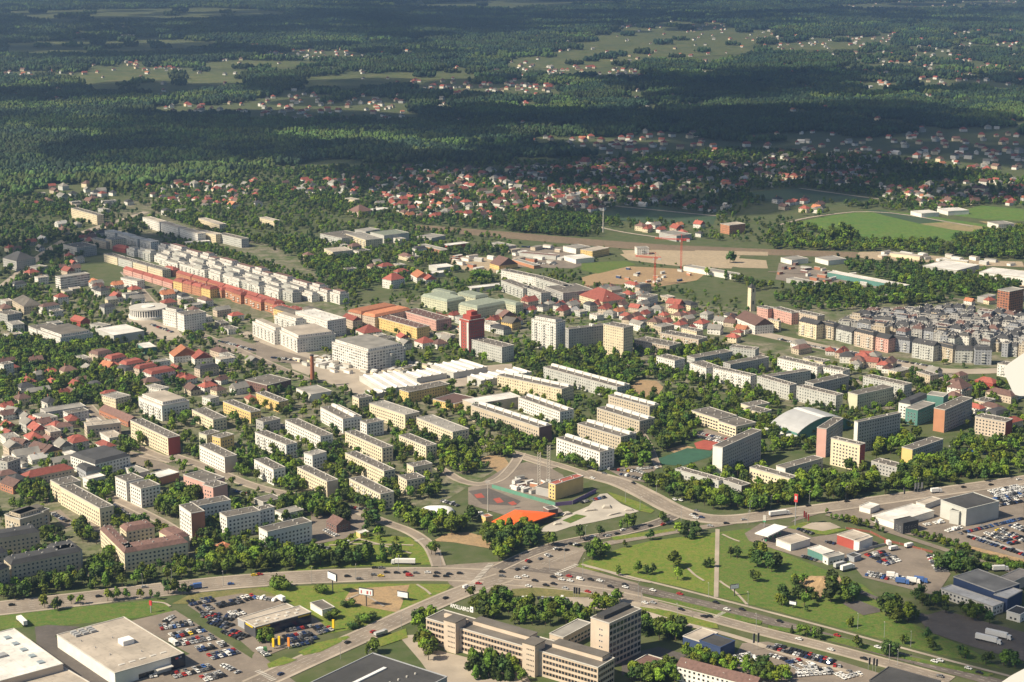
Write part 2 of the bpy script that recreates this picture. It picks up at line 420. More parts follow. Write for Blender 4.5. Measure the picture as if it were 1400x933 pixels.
sheet('yard', "1160 766 1190 755 1215 746 1260 750 1300 785 1280 815 1220 800 1180 790", M_LOT, .12)
sheet('yard', "1255 845 1290 835 1400 865 1400 905 1330 885 1270 865", M_LOTD, .12)
sheet('yard', "1150 825 1175 822 1210 836 1180 842", M_LOTD, .12)
# junction, then the carriageways
sheet('junction', "598 774 655 770 690 768 735 752 765 742 800 752 788 775 872 798 884 826 800 814 700 808 640 813 615 800", M_ROADL, .05)
road('west', "-40 836 0 832.5 125 818 225 806 350 793 500 786 600 785 665 788", 21, M_ROADL, lanes=6)
road('south', "345 938 430 899 500 868 565 838 640 806 690 790", 14, M_ROADL, z=.08, lanes=4)
road('east_far', "700 775 782 785 875 806 975 829 1050 849 1137 873 1275 910 1400 944", 11, M_ROAD, z=.07, lanes=3, pave=0)
road('east_near', "680 795 800 805 875 820 975 846 1050 866 1125 884 1200 904 1300 931", 9.5, M_ROADL, z=.09, lanes=3, pave=1.5)
road('footway_east', "795 772 860 789 930 806 1050 837 1137 860 1275 898 1400 930", 2.6, M_PAVE, pave=0)
road('north_a', "680 778 720 759 762 745 800 737 850 729 900 716 925 704", 9, M_ROAD, z=.07, lanes=3, pave=1.5)
road('north_b', "730 778 775 758 830 743 885 734 930 726 985 718 1010 713", 8, M_ROADL, z=.1, lanes=3, pave=0)
road('avenue', "796 646 822 653 850 660 890 680 920 697 955 709 1000 712 1060 704 1130 695 1250 678 1420 654", 14, M_ROADL, z=.12, lanes=4, pave=3)
road('avenue_west', "690 616 740 630 770 638 800 648", 7, M_ROADL, z=.12, lanes=2, pave=1)
road('estate_curve', "495 702 530 716 562 727 585 743 594 758 600 775", 7, M_ROADL, z=.1, pave=1.5)
road('meadow_path', "981 724 980 770 979 817", 3, M_PAVE, pave=0)
road('lane_a', "232 622 290 642 350 668 430 683 500 702", 8, M_ROADL, pave=1.5)
road('lane_b', "150 680 190 698 237 722 262 745", 6, M_ROADL, pave=1.5)
road('lane_c', "600 640 640 664 680 660 700 640 712 620", 6, M_ROADL, pave=1.5)
road('lane_d', "120 555 160 600 235 632", 7, M_ROADL, pave=1.5)
road('lane_e', "660 606 690 616 720 628 760 640", 5, M_ROADL, pave=1.5)
road('lane_f', "170 372 230 440 300 468 350 490 420 520", 8, M_ROADL, pave=1.5)
road('market_avenue', "330 455 380 474 432 490 490 506 560 520", 14, M_PAVE, pave=0)
road('estate_avenue', "1020 452 1060 461 1137 478 1225 496 1290 510 1400 506", 20, M_PAVE, pave=0)
road('west_street', "0 395 75 334 120 315 160 303 200 290", 12, M_PAVE, pave=0)
road('field_track', "1065 308 1110 296 1200 287 1330 310", 6, M_PAVE, z=.2, pave=0)
road('field_track', "1094 258 1180 270 1230 276", 7, M_PAVE, z=.2, pave=0)
road('field_track', "820 280 880 286 960 294 985 296", 7, M_PAVE, z=.2, pave=0)
road('field_track', "815 310 850 318 900 325", 6, M_PAVE, z=.2, pave=0)
road('works_street', "1050 372 1130 376 1250 402 1330 412", 5, M_LOT, z=.2, pave=0)
road('lot_road', "940 855 1010 872 1080 898 1180 925", 5, M_PAVE, z=.2, pave=0)
road('hedge_street', "1130 704 1180 716 1260 742 1330 765 1400 788", 6, M_LOT, z=.2, pave=0)
road('works_lane', "1130 790 1200 820 1260 842 1330 862 1400 880", 5, M_LOTD, z=.14, pave=0)
sheet('grass_median', "770 470 860 476 1370 600 1360 618 1250 604 1000 545 800 492", M_LAWN, .14, code='a3')
sheet('grass_median', "0 622 120 640 450 700 760 790 1240 890 1200 905 900 840 640 786 300 700 0 640", M_LAWN, .14, code='a4')
sheet('grass_verge', "0 425 200 412 420 450 560 478 420 470 0 462", M_DRY, .14, code='a3')
sheet('grass_verge', "700 522 860 545 1120 615 1130 640 1040 636 700 535", M_MEADOW, .16, code='a3')
sheet('grass_verge', "540 140 880 92 900 104 720 135 560 158", M_MEADOW, .14, code='a3')
sheet('grass_verge', "230 770 330 720 500 680 515 690 350 770 260 788", M_MEADOW, .14, code='a2')
sheet('grass_verge', "60 835 150 795 225 812 150 840 70 858", M_MEADOW, .16, code='a2')
sheet('grass_verge', "660 700 820 640 830 690 680 740", M_MEADOW, .14, code='a2')
sheet('grass_verge', "520 610 700 670 780 715 760 730 690 715 560 650", M_MEADOW, .1, code='b3', block=False)
tag(marks.build('road_markings', M_WHITE), kind='structure')
def track(pts, w, m, code):
    v = [float(x) for x in pts.split()]; q = [P4(code, *p) for p in zip(v[::2], v[1::2])]
    ribbon('footpath', smooth([G(*x) for x in q]), w / 2, -w / 2, m, .2)
for t, c in (("1135 380 1160 400 1210 430 1250 470 1285 510", 'a3'), ("1150 125 1200 150 1245 165", 'a3'), ("960 310 1000 350 1050 380", 'a3'), ("400 300 520 330 640 370 760 390", 'a3'), ("400 185 520 178 700 180 860 185", 'a2'), ("500 180 560 150 610 125", 'a2'), ("880 400 930 430 955 455", 'a2'),
             ("830 495 900 500 930 520", 'a1'), ("560 150 640 170 740 200 850 230", 'a2'), ("490 560 580 640 620 700", 'b2'), ("1210 290 1300 330 1400 370", 'b2'), ("560 455 500 480", 'a2'), ("700 520 620 470 560 440", 'a2')):
    track(t, 1.8, M_PAVE, c)
road('lane_g', "352 600 400 620 470 650 530 690", 4, M_ROADL, pave=1); road('lane_h', "540 560 600 590 660 612", 4, M_ROADL, pave=1); road('lane_i', "830 560 880 590 900 640", 4, M_ROADL, pave=1); road('lane_j', "20 640 80 650 120 700 140 740", 5, M_ROADL, pave=1)
road('lane_k', "320 560 380 580 440 600 480 590", 4, M_ROADL, pave=1); road('lane_l', "900 545 960 560 1000 585", 4, M_ROADL, pave=1); road('lane_m', "60 600 130 610 235 632", 5, M_ROADL, pave=1); road('lane_n', "1000 470 1080 500 1160 520 1260 540 1300 512", 6, M_ROADL, pave=1.5)
# zebra crossings at the junction
zb = MB()
def zebra(a, b, w, n):
    A, B = G(*a), G(*b); t = (B - A) / n; p = Vector((-t.y, t.x)).normalized() * w / 2
    for i in range(n):
        x = A + t * i; y = x + t * .5
        zb.add([(*(x - p), .5), (*(y - p), .5), (*(y + p), .5), (*(x + p), .5)], [(0, 1, 2, 3)])
zebra((640, 806), (672, 771), 4, 18); zebra((760, 786), (790, 772), 4, 9); zebra((352, 918), (376, 932), 4, 9); zebra((568, 741), (580, 737), 3, 7); zebra((990, 838), (976, 846), 3, 9)
tag(zb.build('zebra_crossing', M_WHITE), kind='structure')
# ------------------------------------------------------------------ buildings
M_TRIM = flat('pale_trim', (.52, .49, .44), .8, .1)
M_FRAME = flat('window_frame_paint', (.62, .60, .56), .6, .05)
M_GLASS = flat('window_glass', (.03, .037, .045), .12, .3, 1.0, obj_rand=.5)
M_METAL = flat('grey_metal', (.33, .33, .33), .5, .1)
M_DARK = flat('dark_metal', (.05, .05, .055), .6, .1)
def window_mesh(w, h):
    def mk():
        m = MB(); m.box(-w / 2, -.04, 0, w / 2, .10, h, 1)
        m.add([(-w / 2 + .1, -.05, .1), (w / 2 - .1, -.05, .1), (w / 2 - .1, -.05, h - .1), (-w / 2 + .1, -.05, h - .1)], [(0, 1, 2, 3)], 0)
        return m.mesh('window', [M_GLASS, M_FRAME])
    return shared(('win', w, h), mk)
def roof_prism(form, L, d, h, ov=.35, rise=None):
    """gable or hip roof with eaves, closed below"""
    rise = rise or d * .32
    x0, x1, y0, y1 = -ov, L + ov, -ov, d + ov
    z0, z1 = h - .05, h + rise
    if form == 'g':
        vs = [(x0, y0, z0), (x1, y0, z0), (x1, y1, z0), (x0, y1, z0), (x0, d / 2, z1), (x1, d / 2, z1)]
    else:
        i = min(L * .45, d * .5)
        vs = [(x0, y0, z0), (x1, y0, z0), (x1, y1, z0), (x0, y1, z0), (x0 + i, d / 2, z1), (x1 - i, d / 2, z1)]
        if L < d:
            i = L * .5; vs[4] = (L / 2, y0 + i, z1); vs[5] = (L / 2, y1 - i, z1)
            return vs, [(0, 3, 2, 1), (0, 1, 4), (1, 2, 5, 4), (2, 3, 5), (3, 0, 4, 5)]
    return vs, [(0, 3, 2, 1), (0, 1, 5, 4), (1, 2, 5), (2, 3, 4, 5), (3, 0, 4)]
def roof_mansard(L, d, h):
    o, i, rz = .3, min(2.2, d * .2), 2.6
    vs = [(-o, -o, h - .05), (L + o, -o, h - .05), (L + o, d + o, h - .05), (-o, d + o, h - .05), (i, i, h + rz), (L - i, i, h + rz), (L - i, d - i, h + rz), (i, d - i, h + rz)]
    return vs, BOXF
def roof_flat(L, d, h):
    """slab with a raised rim round a sunken deck, one closed surface"""
    o, r, t = .2, .35, .55
    a = [(-o, -o), (L + o, -o), (L + o, d + o), (-o, d + o)]; b = [(r, r), (L - r, r), (L - r, d - r), (r, d - r)]
    vs = [(*p, h) for p in a] + [(*p, h + t) for p in a] + [(*p, h + t) for p in b] + [(*p, h + .15) for p in b]
    fs, mi = [(3, 2, 1, 0)], [1]
    for k in range(3):
        for i in range(4):
            j = (i + 1) % 4; fs.append((k * 4 + i, k * 4 + j, k * 4 + 4 + j, k * 4 + 4 + i)); mi.append(1)
    fs.append((12, 13, 14, 15)); mi.append(0)
    return vs, fs, mi
NAMES = {'apartment block': 'apartment_block', 'tower block': 'tower_block', 'house': 'house', 'shop': 'shop_building', 'hall': 'industrial_hall', 'office': 'office_building', 'school': 'school_building',
         'warehouse': 'warehouse', 'church': 'church', 'shed': 'shed', 'market hall': 'market_hall', 'terrace': 'terraced_house', 'hospital': 'hospital_building', 'showroom': 'car_showroom'}
NWIN = [0]
BUILT = []
last_root = None
def block(A, B, d, h, wall='c', roof='G', fl='', label=None, cat='apartment block', group=None, near=None):
    """A, B: ends of one roof edge on the ground plan (world), the house stands on the far side of it (d < 0: on the near side)"""
    global last_root
    u = (B - A); n = Vector((-u.y, u.x)); mid = (A + B) / 2
    if (n.dot(mid) < 0) != (d < 0): A, B = B, A; u = -u
    d = abs(d); L = u.length; rz = math.atan2(u.y, u.x)
    Wm = Matrix.Translation((A.x, A.y, 0)) @ Matrix.Rotation(rz, 4, 'Z')
    ctr = Wm @ Vector((L / 2, d / 2, 0))
    px, py, s = PX(ctr.x, ctr.y)
    if near is None: near = py > 560 and -30 < px < 1430
    endc = wall; plainends = 'x' in fl
    frontc = None
    if 'F' in fl:
        k = fl.index('F'); frontc = fl[k + 1]; fl = fl[:k] + fl[k + 2:]
    if 'E' in fl:
        k = fl.index('E'); endc = fl[k + 1]; fl = fl[:k] + fl[k + 2:]; plainends = True
    form = 'g' if 'g' in fl else 'h' if 'h' in fl else 'm' if 'm' in fl else 'f'
    wing = label == '+'
    if wing: root = last_root
    else:
        root = empty(NAMES.get(cat, cat.replace(' ', '_')), (A.x, A.y, 0), rz); tag(root, label, cat, group); last_root = root; root['M'] = [x for r in Wm for x in r]
    Rm = Matrix([list(root['M'])[i * 4:i * 4 + 4] for i in range(4)])
    T = Rm.inverted() @ Wm
    mark([tuple((Wm @ Vector((x, y, 0))).xy) for x, y in ((-1, -1), (L + 1, -1), (L + 1, d + 1), (-1, d + 1))], 4)
    nowin = 'n' in fl
    vis = []      # which sides the photographer sees
    for (p, nn) in ((Vector((L / 2, 0, h / 2)), Vector((0, -1, 0))), (Vector((L, d / 2, h / 2)), Vector((1, 0, 0))), (Vector((L / 2, d, h / 2)), Vector((0, 1, 0))), (Vector((0, d / 2, h / 2)), Vector((-1, 0, 0)))):
        w = Wm @ p; vis.append((Wm.to_3x3() @ nn).dot(Vector((0, 0, HM)) - w) > 0)
    vs = box_v(0, 0, 0, L, d, h); fs = [(0, 1, 5, 4), (1, 2, 6, 5), (2, 3, 7, 6), (3, 0, 4, 7), (4, 5, 6, 7)]
    ws = [L, d, L, d]; uvs = [[(0, 0), (w, 0), (w, h), (0, h)] for w in ws] + [[(0, 0)] * 4]
    band = 'i' in fl
    fkw = dict(bay=4.5, wf=(.06, .94), hf=(.35, .75)) if band else dict(bay=3.6, wf=(.15, .85), hf=(.25, .85)) if 'B' in fl else {}
    mats, fm = [], []
    for k in range(4):
        c = endc if k in (1, 3) else frontc or wall
        if nowin or (k in (1, 3) and plainends) or (frontc and k in (0, 2)) or (near and vis[k]): m = wallmat(c)
        else: m = facade(c, **fkw)
        if m not in mats: mats.append(m)
        fm.append(mats.index(m))
    fm.append(0)
    wl = obj('wall', mesh('wall', vs, fs, mats, fm, uvs), root); wl.matrix_local = T
    # roof
    if form == 'f':
        rv, rf, rm = roof_flat(L, d, h); ro = obj('roof', mesh('roof', rv, rf, [roofmat(roof), M_TRIM if roof != 'D' else wallmat(wall)], rm), root)
    elif form == 'm':
        rv, rf = roof_mansard(L, d, h); ro = obj('roof', mesh('roof', rv, rf, [roofmat(roof)]), root)
    else:
        rv, rf = roof_prism(form, L, d, h); ro = obj('roof', mesh('roof', rv, rf, [roofmat(roof)]), root)
    ro.matrix_local = T
    rng = random.Random(int(abs(A.x * 7 + A.y * 13)))
    zt = h + (.15 if form == 'f' else 2.55 if form == 'm' else d * .12)
    if 'v' in fl:       # chimneys and vents standing on the roof
        nv = max(2, min(9, int(L / 8)))
        for i in range(nv):
            x = (i + .5) * L / nv + rng.uniform(-.8, .8)
            for y in ((d * .3, d * .72) if s > 1.2 else (d * rng.choice((.3, .5, .7)),)):
                sz = rng.choice((.3, .42, .55)); hh = rng.choice((.6, .9, 1.1))
                me = shared(('vent', sz, hh), lambda: MB().box(-sz, -sz * .7, 0, sz, sz * .7, hh).mesh('chimney', [flat('vent_white', (.50, .47, .43), .8, .2)]))
                obj('chimney', me, ro, (x, y + rng.uniform(-.6, .6), zt))
    if 'k' in fl:       # row of low stair housings along the back half
        seg = max(2, round(L / 11)); w = L / seg
        me = shared(('bulk', round(w, 1)), lambda: MB().box(.5, 0, 0, w - .5, 2.6, 2.1).mesh('stair_housing', [wallmat('w')]))
        for i in range(seg): obj('stair_housing', me, ro, (i * w, d * .58, h + .15))
        for i in range(seg): obj('chimney', shared('ch2', lambda: MB().box(-.5, -.4, 0, .5, .4, 1.3).mesh('chimney', [flat('vent_white', (.50, .47, .43), .8, .2)])), ro, ((i + .5) * w, d * .3, h + .15))
    if 'P' in fl:       # set-back penthouse storey
        i = min(2.5, d * .2); me = mesh('penthouse', *((lambda q: (box_v(i, i, h, L - i, d - i, h + 2.9), [(0, 1, 5, 4), (1, 2, 6, 5), (2, 3, 7, 6), (3, 0, 4, 7), (4, 5, 6, 7)]))(0)), [facade(wall), roofmat(roof)], [0, 0, 0, 0, 1],
                    [[(0, 0), (w, 0), (w, 2.8), (0, 2.8)] for w in ws] + [[(0, 0)] * 4])
        p = obj('penthouse', me, root); p.matrix_local = T
    if 'z' in fl:       # long roof ridges
        nr = max(2, int(d / 9)); me = shared(('ridge', round(L), round(d / nr)), lambda: MB().add([(0, 0, 0), (L, 0, 0), (L, 3.2, 0), (0, 3.2, 0), (0, 1.6, 1.5), (L, 1.6, 1.5)], [(0, 1, 5, 4), (1, 2, 5), (2, 3, 4, 5), (3, 0, 4)]).mesh('roof_ridge', [flat('ridge_white', (.72, .70, .66), .5, .08)]))
        for i in range(nr): obj('roof_ridge', me, ro, (0, (i + .5) * d / nr - 1.6, h + .5))
    # windows: real ones on the sides seen from the air, near buildings only
    if near and not nowin:
        wins = []
        ww, wh = (2.6, 1.5) if band else (1.5, 1.45)
        for k in range(4):
            if not vis[k] or (k in (1, 3) and plainends) or (frontc and k in (0, 2)): continue
            w = ws[k]; bay = 3.4 if band else 3.0
            nb = max(1, int((w - .8) / bay)); nf = max(1, int((h - .3) / 2.8)); m0 = (w - nb * bay) / 2
            for f in range(nf):
                for b_ in range(nb):
                    x = m0 + (b_ + .5) * bay; z = f * 2.8 + .95
                    p = {0: (x, 0, z), 1: (L, x, z), 2: (L - x, d, z), 3: (0, d - x, z)}[k]
                    wins.append((-f * .001 - (0 if k == 0 else 1), p, k))
        wins.sort(key=lambda q: q[0], reverse=True)
        me = window_mesh(ww, wh)
        for _, p, k in wins[:100]:
            o = obj('window', me, root); o.matrix_local = T @ Matrix.Translation(p) @ Matrix.Rotation(k * math.pi / 2, 4, 'Z'); NWIN[0] += 1
        if len(wins) > 100:
            m = MB()
            for _, p, k in wins[100:]:
                Mx = Matrix.Translation(p) @ Matrix.Rotation(k * math.pi / 2, 4, 'Z')
                m.add([Mx @ Vector(v) for v in box_v(-ww / 2, -.04, 0, ww / 2, .1, wh)], BOXF, 1)
                m.add([Mx @ Vector(v) for v in ((-ww / 2 + .1, -.05, .1), (ww / 2 - .1, -.05, .1), (ww / 2 - .1, -.05, wh - .1), (-ww / 2 + .1, -.05, wh - .1))], [(0, 1, 2, 3)], 0)
            o = m.build('window_rows', [M_GLASS, M_FRAME], root); o['kind'] = 'stuff'; o.matrix_local = T
    if 'b' in fl:       # balconies on the long front
        nb = max(1, int(L / 9)); nf = max(1, int((h - .3) / 2.8))
        me = shared('balcony', lambda: MB().box(-1.6, -1.1, 0, 1.6, -.02, 1.05).mesh('balcony', [wallmat('h')]))
        if nb * nf <= 60:
            for f in range(1, nf):
                for i in range(nb):
                    o = obj('balcony', me, root); o.matrix_local = T @ Matrix.Translation(((i + .5) * L / nb, 0, f * 2.8))
    BUILT.append((root, px, py))
    return root
def parse(code, rows):
    for ln in rows.strip().split('\n'):
        ln = ln.strip()
        if not ln: continue
        q = [x.strip() for x in ln.split('|')]; f = q[0].split()
        h = float(f[5]); pa = P4(code, float(f[0]), float(f[1])); pb = P4(code, float(f[2]), float(f[3]))
        A, B = G(*pa, h), G(*pb, h)
        if f[4][0] == 'c':
            C = G(*P4(code, *map(float, f[4][1:].split(','))), h); t = (B - A).normalized(); d = abs((C - A).x * t.y - (C - A).y * t.x)
            d = min(d, 60)
        else: d = float(f[4])
        block(A, B, d, h, f[6], f[7], f[8] if len(f) > 8 else '', q[1], q[2] if len(q) > 2 else 'apartment block')
def chain(code, x1, y1, x2, y2, n, d, h, walls, roof, fl, label, gap=.06, cat='apartment block', group=None, hv=0, jog=0):
    """n separate houses in a row along one line; label holds {} for the place in the row"""
    A, B = G(*P4(code, x1, y1), h), G(*P4(code, x2, y2), h); u = (B - A) / n
    nn = Vector((-u.y, u.x)).normalized(); nn = nn if nn.dot(A) > 0 else -nn
    for i in range(n):
        w = walls[i % len(walls)]; o = nn * (jog * (i % 2))
        lb = label.format(ordw(i + 1) if i < n - 1 else 'last', w=WNAME.get(w, 'pale'))
        block(A + u * (i + gap / 2) + o, A + u * (i + 1 - gap / 2) + o, d, h + hv * ((i * 7) % 3 - 1), w, roof, fl, lb, cat, group)
WNAME = {'w': 'white', 'c': 'cream', 'y': 'yellow', 't': 'tan', 'g': 'grey', 'p': 'pinkish', 'o': 'orange', 'r': 'red', 's': 'slate grey', 'l': 'pale green', 'n': 'sandy', 'h': 'pale grey', 'b': 'brown', 'k': 'brick'}

parse('b1', """
713 222 918 318 11 15 c G vEr | long cream slab block with a pinkish red end wall
475 254 660 234 13 11 n K v | small square sandy block beside the tree clump and the pinkish-ended slab
757 92 885 142 c1012,105 14 w K vbP | white modern apartment block with balconies above a small street
556 83 632 104 c690,78 10.5 c A v | small cream cube block west of the white balconied block
795 32 880 52 c925,40 8 w A v | low white block behind the white balconied block
1050 163 1165 218 c1240,205 10 c G v | cream three-storey slab east of the white balconied block
1220 118 1370 178 c1420,165 10 y G v | pale yellow slab beside the cream three-storey slab
1160 306 1205 318 c1290,300 11 y G v | small block with a yellow end among trees
1088 290 1130 302 c1190,280 11 l G v | small pale green block beside the yellow-ended one
1090 357 1228 424 c1298,412 13 w G vEn | white slab with a sandy end wall beside the car park street
630 530 690 558 c770,530 15 w G v | white stepped double block with grey roof beside the parked cars
710 567 770 596 c880,575 15 w G v | +
275 549 326 576 c400,530 14 c G v | long bent yellow and cream block north of the courtyard estates
328 585 545 704 c625,690 14 c G v | +
808 516 868 536 c978,505 6 o L n | low orange shop with a flat white roof | shop
1003 520 1120 562 c1262,545 14 p G vEp | salmon pink block with a projecting wing
1108 572 1165 590 c1240,566 14 p G vEp | +
980 686 1045 731 c1117,716 19 w G vEk | tall white block with a brick red end wall
1075 692 1262 657 12 16 w G v | +
1240 752 1425 716 12 16 w G v | white slab block beside the brick-ended tall block
385 412 520 460 c680,402 12 w S m | white modern office with a slate blue mansard roof | office
150 535 405 482 12 7 t R h | long low terrace with a red roof beside the slate-roofed office | terrace
80 552 150 535 11 7 g S h | +
452 530 485 545 c555,515 8 w L | small white annex beside the bent yellow block | shop
-20 440 40 452 c120,430 12 g G v | grey block at the far west edge beside houses
250 177 470 143 14 7 g A | low grey flat-roofed school behind trees | school
178 190 250 214 12 6 w A | +
541 160 700 228 12 5 k B g | long low red-brown market building beside the white balconied block | shop
1105 92 1150 104 c1190,90 7 w A | small white cube house beside the pale yellow slab | house
25 738 108 765 c130,690 14 t G vbP | terraced tan block with stepped balconies above the courtyard estate
110 762 270 706 13 14 t G vbP | +
45 338 120 352 c165,335 6 w B g | white house with a red-brown roof north of the red-roofed terrace | house
155 362 225 385 c285,365 6 w B g | pale house with a grey-brown roof next to the slate-roofed office | house
222 392 240 400 c330,375 7 y B g | house with a yellow gable beside the slate-roofed office | house
0 560 70 585 c110,550 6 k B g | long brown-roofed workshop at the west edge below the grey block | shop
300 262 400 250 10 6 w B h | low white house with brown hips in front of the flat-roofed school | house
380 330 470 320 10 5 k R h | low red-roofed shop row west of the square sandy block | shop
245 250 300 262 c350,240 6 p R h | small pink house with a red hip roof beside the square | house
680 478 760 510 c800,490 4 w A n | low white pavilion wall building on the paved square | shop
340 395 385 410 c400,390 6 w L n | small white shop in front of the slate-roofed office | shop
420 470 470 500 c525,470 8 s S m | slate mansard house joined to the modern office | house
""")
parse('a1', """
312 675 628 885 c1035,795 8 w K n | big supermarket with a flat pale roof and a dark glazed entrance front | shop
548 95 680 226 c740,205 13 c B mv | brown-roofed U-shaped cream apartment complex beside the road trees
680 226 1028 166 14 13 c B mv | +
690 108 845 80 13 12 c B mv | +
870 108 945 150 c1000,110 11 c B m | +
60 292 440 216 14 15 t S mv | grey courtyard estate with curved white roof ribs by the western road
255 190 310 235 c440,200 15 h S mv | +
-40 150 215 108 13 14 t S mv | +
-60 345 50 298 14 15 t S mv | +
120 262 150 285 16 13 h S mv | +
-40 240 40 215 13 13 g S mv | grey block behind the courtyard estate at the west edge
""")
parse('b2', """
0 70 125 120 c150,100 10 y G v | yellow slab among trees west of the chimney
0 218 40 232 c90,197 10 g G v | short grey block under trees south of the yellow slab
160 221 352 310 c415,295 12 w G v | white slab block standing between tree rows south of the yellow slab
352 150 475 214 c562,190 13 w G k | white slab with a raised back row beside the small white cube
-5 287 165 356 c228,345 12 w G vb | white slab with a busy row of roof vents and balconies
-10 436 95 490 c165,480 13 w G vb | white slab west of the cream-ended slab, half behind trees
262 400 308 414 c396,396 14 w A v | small white cube tower among dark trees
226 478 388 557 c450,545 12 c G vEn | cream slab with a sandy end wall beside pale green trees
487 284 690 374 c747,362 12 c G v | cream slab between trees south of the small cream cube
488 400 700 500 c760,488 12 c G v | cream slab directly south of the other cream slab between trees
510 540 680 626 c742,605 12 c G vb | cream slab with white vents next to the little roundabout
570 226 605 240 c697,222 12 w G v | small square white block at the end of the raised-roof slab
782 304 930 364 c988,352 12 c G v | short cream slab south of the long stepped chain
825 460 862 477 c960,455 11 c G v | small cream cube block, the upper of a touching pair
778 525 825 550 c930,535 12 c G v | small cream cube block, the lower of a touching pair
15 808 62 832 c305,775 14 w G v | cream stepped block with three towers in front of the road trees
-20 702 10 716 c112,700 15 w G v | white block just behind the three-towered stepped block
104 716 148 736 c240,700 5 w A | low white flat building behind the three-towered stepped block | shop
-10 648 40 670 c140,645 4 g G n | low grey garages row west of the stepped block | shed
""")
parse('c2', """
220 606 300 640 c388,610 7 w A n | white boiler house at the foot of the brick chimney | hall
527 648 562 662 c622,645 13 c G v | cream cube block heading the long stepped chain
620 688 815 752 c880,730 13 c A v | western half of the long cream chain with dark joints
878 767 1075 845 c1165,828 12 c A v | eastern half of the long cream chain with dark joints
835 628 1060 582 14 10 y G v | yellow school wing north of the chain | school
968 665 1085 692 c1165,650 6 y B | low yellow school annex with a brown roof | school
1130 668 1192 694 c1420,640 9 t L n | sports hall with a plain bright white roof beside the school | hall
""")
parse('b3', """
-80 -25 272 50 c335,30 12 c G k | long cream slab east of the white-roofed sports hall
35 95 262 175 c337,160 12 w G k | white slab south of the long cream slab
-225 138 148 260 c220,245 14 t G kEb | tan slab with a dark brown end wall beside the tree row
527 85 752 146 c792,130 12 t G k | tan slab with a pale raised strip, northernmost of three parallel slabs
465 154 697 226 c775,205 12 t G k | tan slab, middle one of three parallel slabs
358 240 595 312 c668,287 12 t G k | tan slab, southernmost of three parallel slabs
243 318 480 396 c563,378 15 w G k | bright white slab beside the avenue car park
982 168 1130 216 c1215,190 10 c G vi | cream school with ribbon windows beside its crowded car park | school
1130 226 1225 256 c1312,225 10 c G vi | +
893 488 1130 553 c1165,540 11 h G v | pale grey slab half hidden behind the avenue trees
1150 546 1255 581 c1306,568 11 g G vEb | dark-ended grey slab at the corner of the avenue
200 562 237 573 c365,518 12 y R vx | yellow and blue building with a red roof on the building site
130 585 200 600 c225,560 6 g G n | +
""")
parse('c3', """
172 490 575 600 c648,585 12 h G k | longest pale slab with a row of white stair housings
1252 690 1300 706 c1390,680 8 c G v | cream L-shaped nursery, upper building | school
1270 716 1362 740 c1410,722 8 c G v | cream L-shaped nursery, lower building | school
107 224 240 248 c292,235 30 w G Pb | broad white high-rise at the west of the tower trio | tower block
292 276 310 283 c500,246 25 g G k | long grey high-rise slab at the middle of the tower trio | tower block
500 254 610 276 c665,264 31 c G v | cream high-rise at the east of the tower trio | tower block
668 340 860 376 c945,362 11 n G vb | sandy stepped block with red corner roof east of the towers
810 302 1020 340 c1090,330 12 n G vb | sandy stepped block behind the other sandy one
365 94 495 132 c585,105 9 c R hv | cream hall with a big red dormered roof north of the towers
957 430 1000 442 c1175,395 13 h G v | pale slab north-westernmost of the courtyard group
1155 465 1195 476 c1385,430 13 g G v | grey slab in the middle of the courtyard group
972 464 1062 496 c1118,480 13 w G vb | short white slab at the west of the courtyard group
1100 494 1305 540 c1332,530 13 w G vb | long white slab south of the grey courtyard slab
790 430 890 455 c935,440 12 w G v | white cube block beside the car park under the towers
1190 380 1330 395 12 13 h G v | pale slab closing the courtyard group at the back
-60 240 0 250 c70,240 8 y G g | pale yellow house west of the broad white high-rise | house
1222 218 1330 262 c1400,240 10 w B g | white church nave with a brown roof | church
""")
parse('b4', """
157 34 372 86 c407,75 14 h G v | pale block with six roof humps north of the arched hall
438 68 490 82 c668,33 15 l G vFl | grey-green block seen from its shaded side north of the arched hall
908 154 968 165 c1180,110 20 g G vFo | hospital slab with a bright orange end wall | hospital
715 120 780 132 c900,90 14 w S m | white wing with a slate roof beside the round hospital block | hospital
820 165 915 127 12 14 e A | teal hospital link wing | hospital
870 80 960 92 14 18 e A n | teal tower with a flat top behind the hospital | hospital
1133 200 1300 231 c1346,215 15 n G vEr | sandy block with a dark red end wall at the east
732 368 790 382 c985,330 12 g G vFy | low block with a bright yellow end wall in dense trees
45 470 95 485 c310,430 8 g G vFw | low grey building with a white end below the pinkish tower
-100 478 120 540 c173,530 11 c G v | cream slab in trees north of the petrol station
565 445 705 480 c762,465 9 g G v | low grey building behind the cream tower with a red end
570 740 690 780 c860,700 5 w L n | white flat-roofed car dealership with a dark glass front | showroom
690 765 740 785 c820,765 8 d D | +
980 35 1060 50 c1100,25 11 w B h | white building with a brown hipped roof behind the hospital | house
1050 62 1110 50 14 9 n B h | +
995 712 1045 722 c1095,704 10 h D n | light grey low tower joined to the big dark-roofed showroom | showroom
1190 60 1330 90 12 7 n B h | sandy long house with a brown roof at the east edge | house
1130 0 1230 20 12 7 r R h | red low house north of the hospital | house
810 668 860 682 c955,655 4 w K n | white workshop beside the grey showroom | shed
500 690 560 705 c640,690 4 w L n | white garage behind the hedge beside the dealership | shed
""")
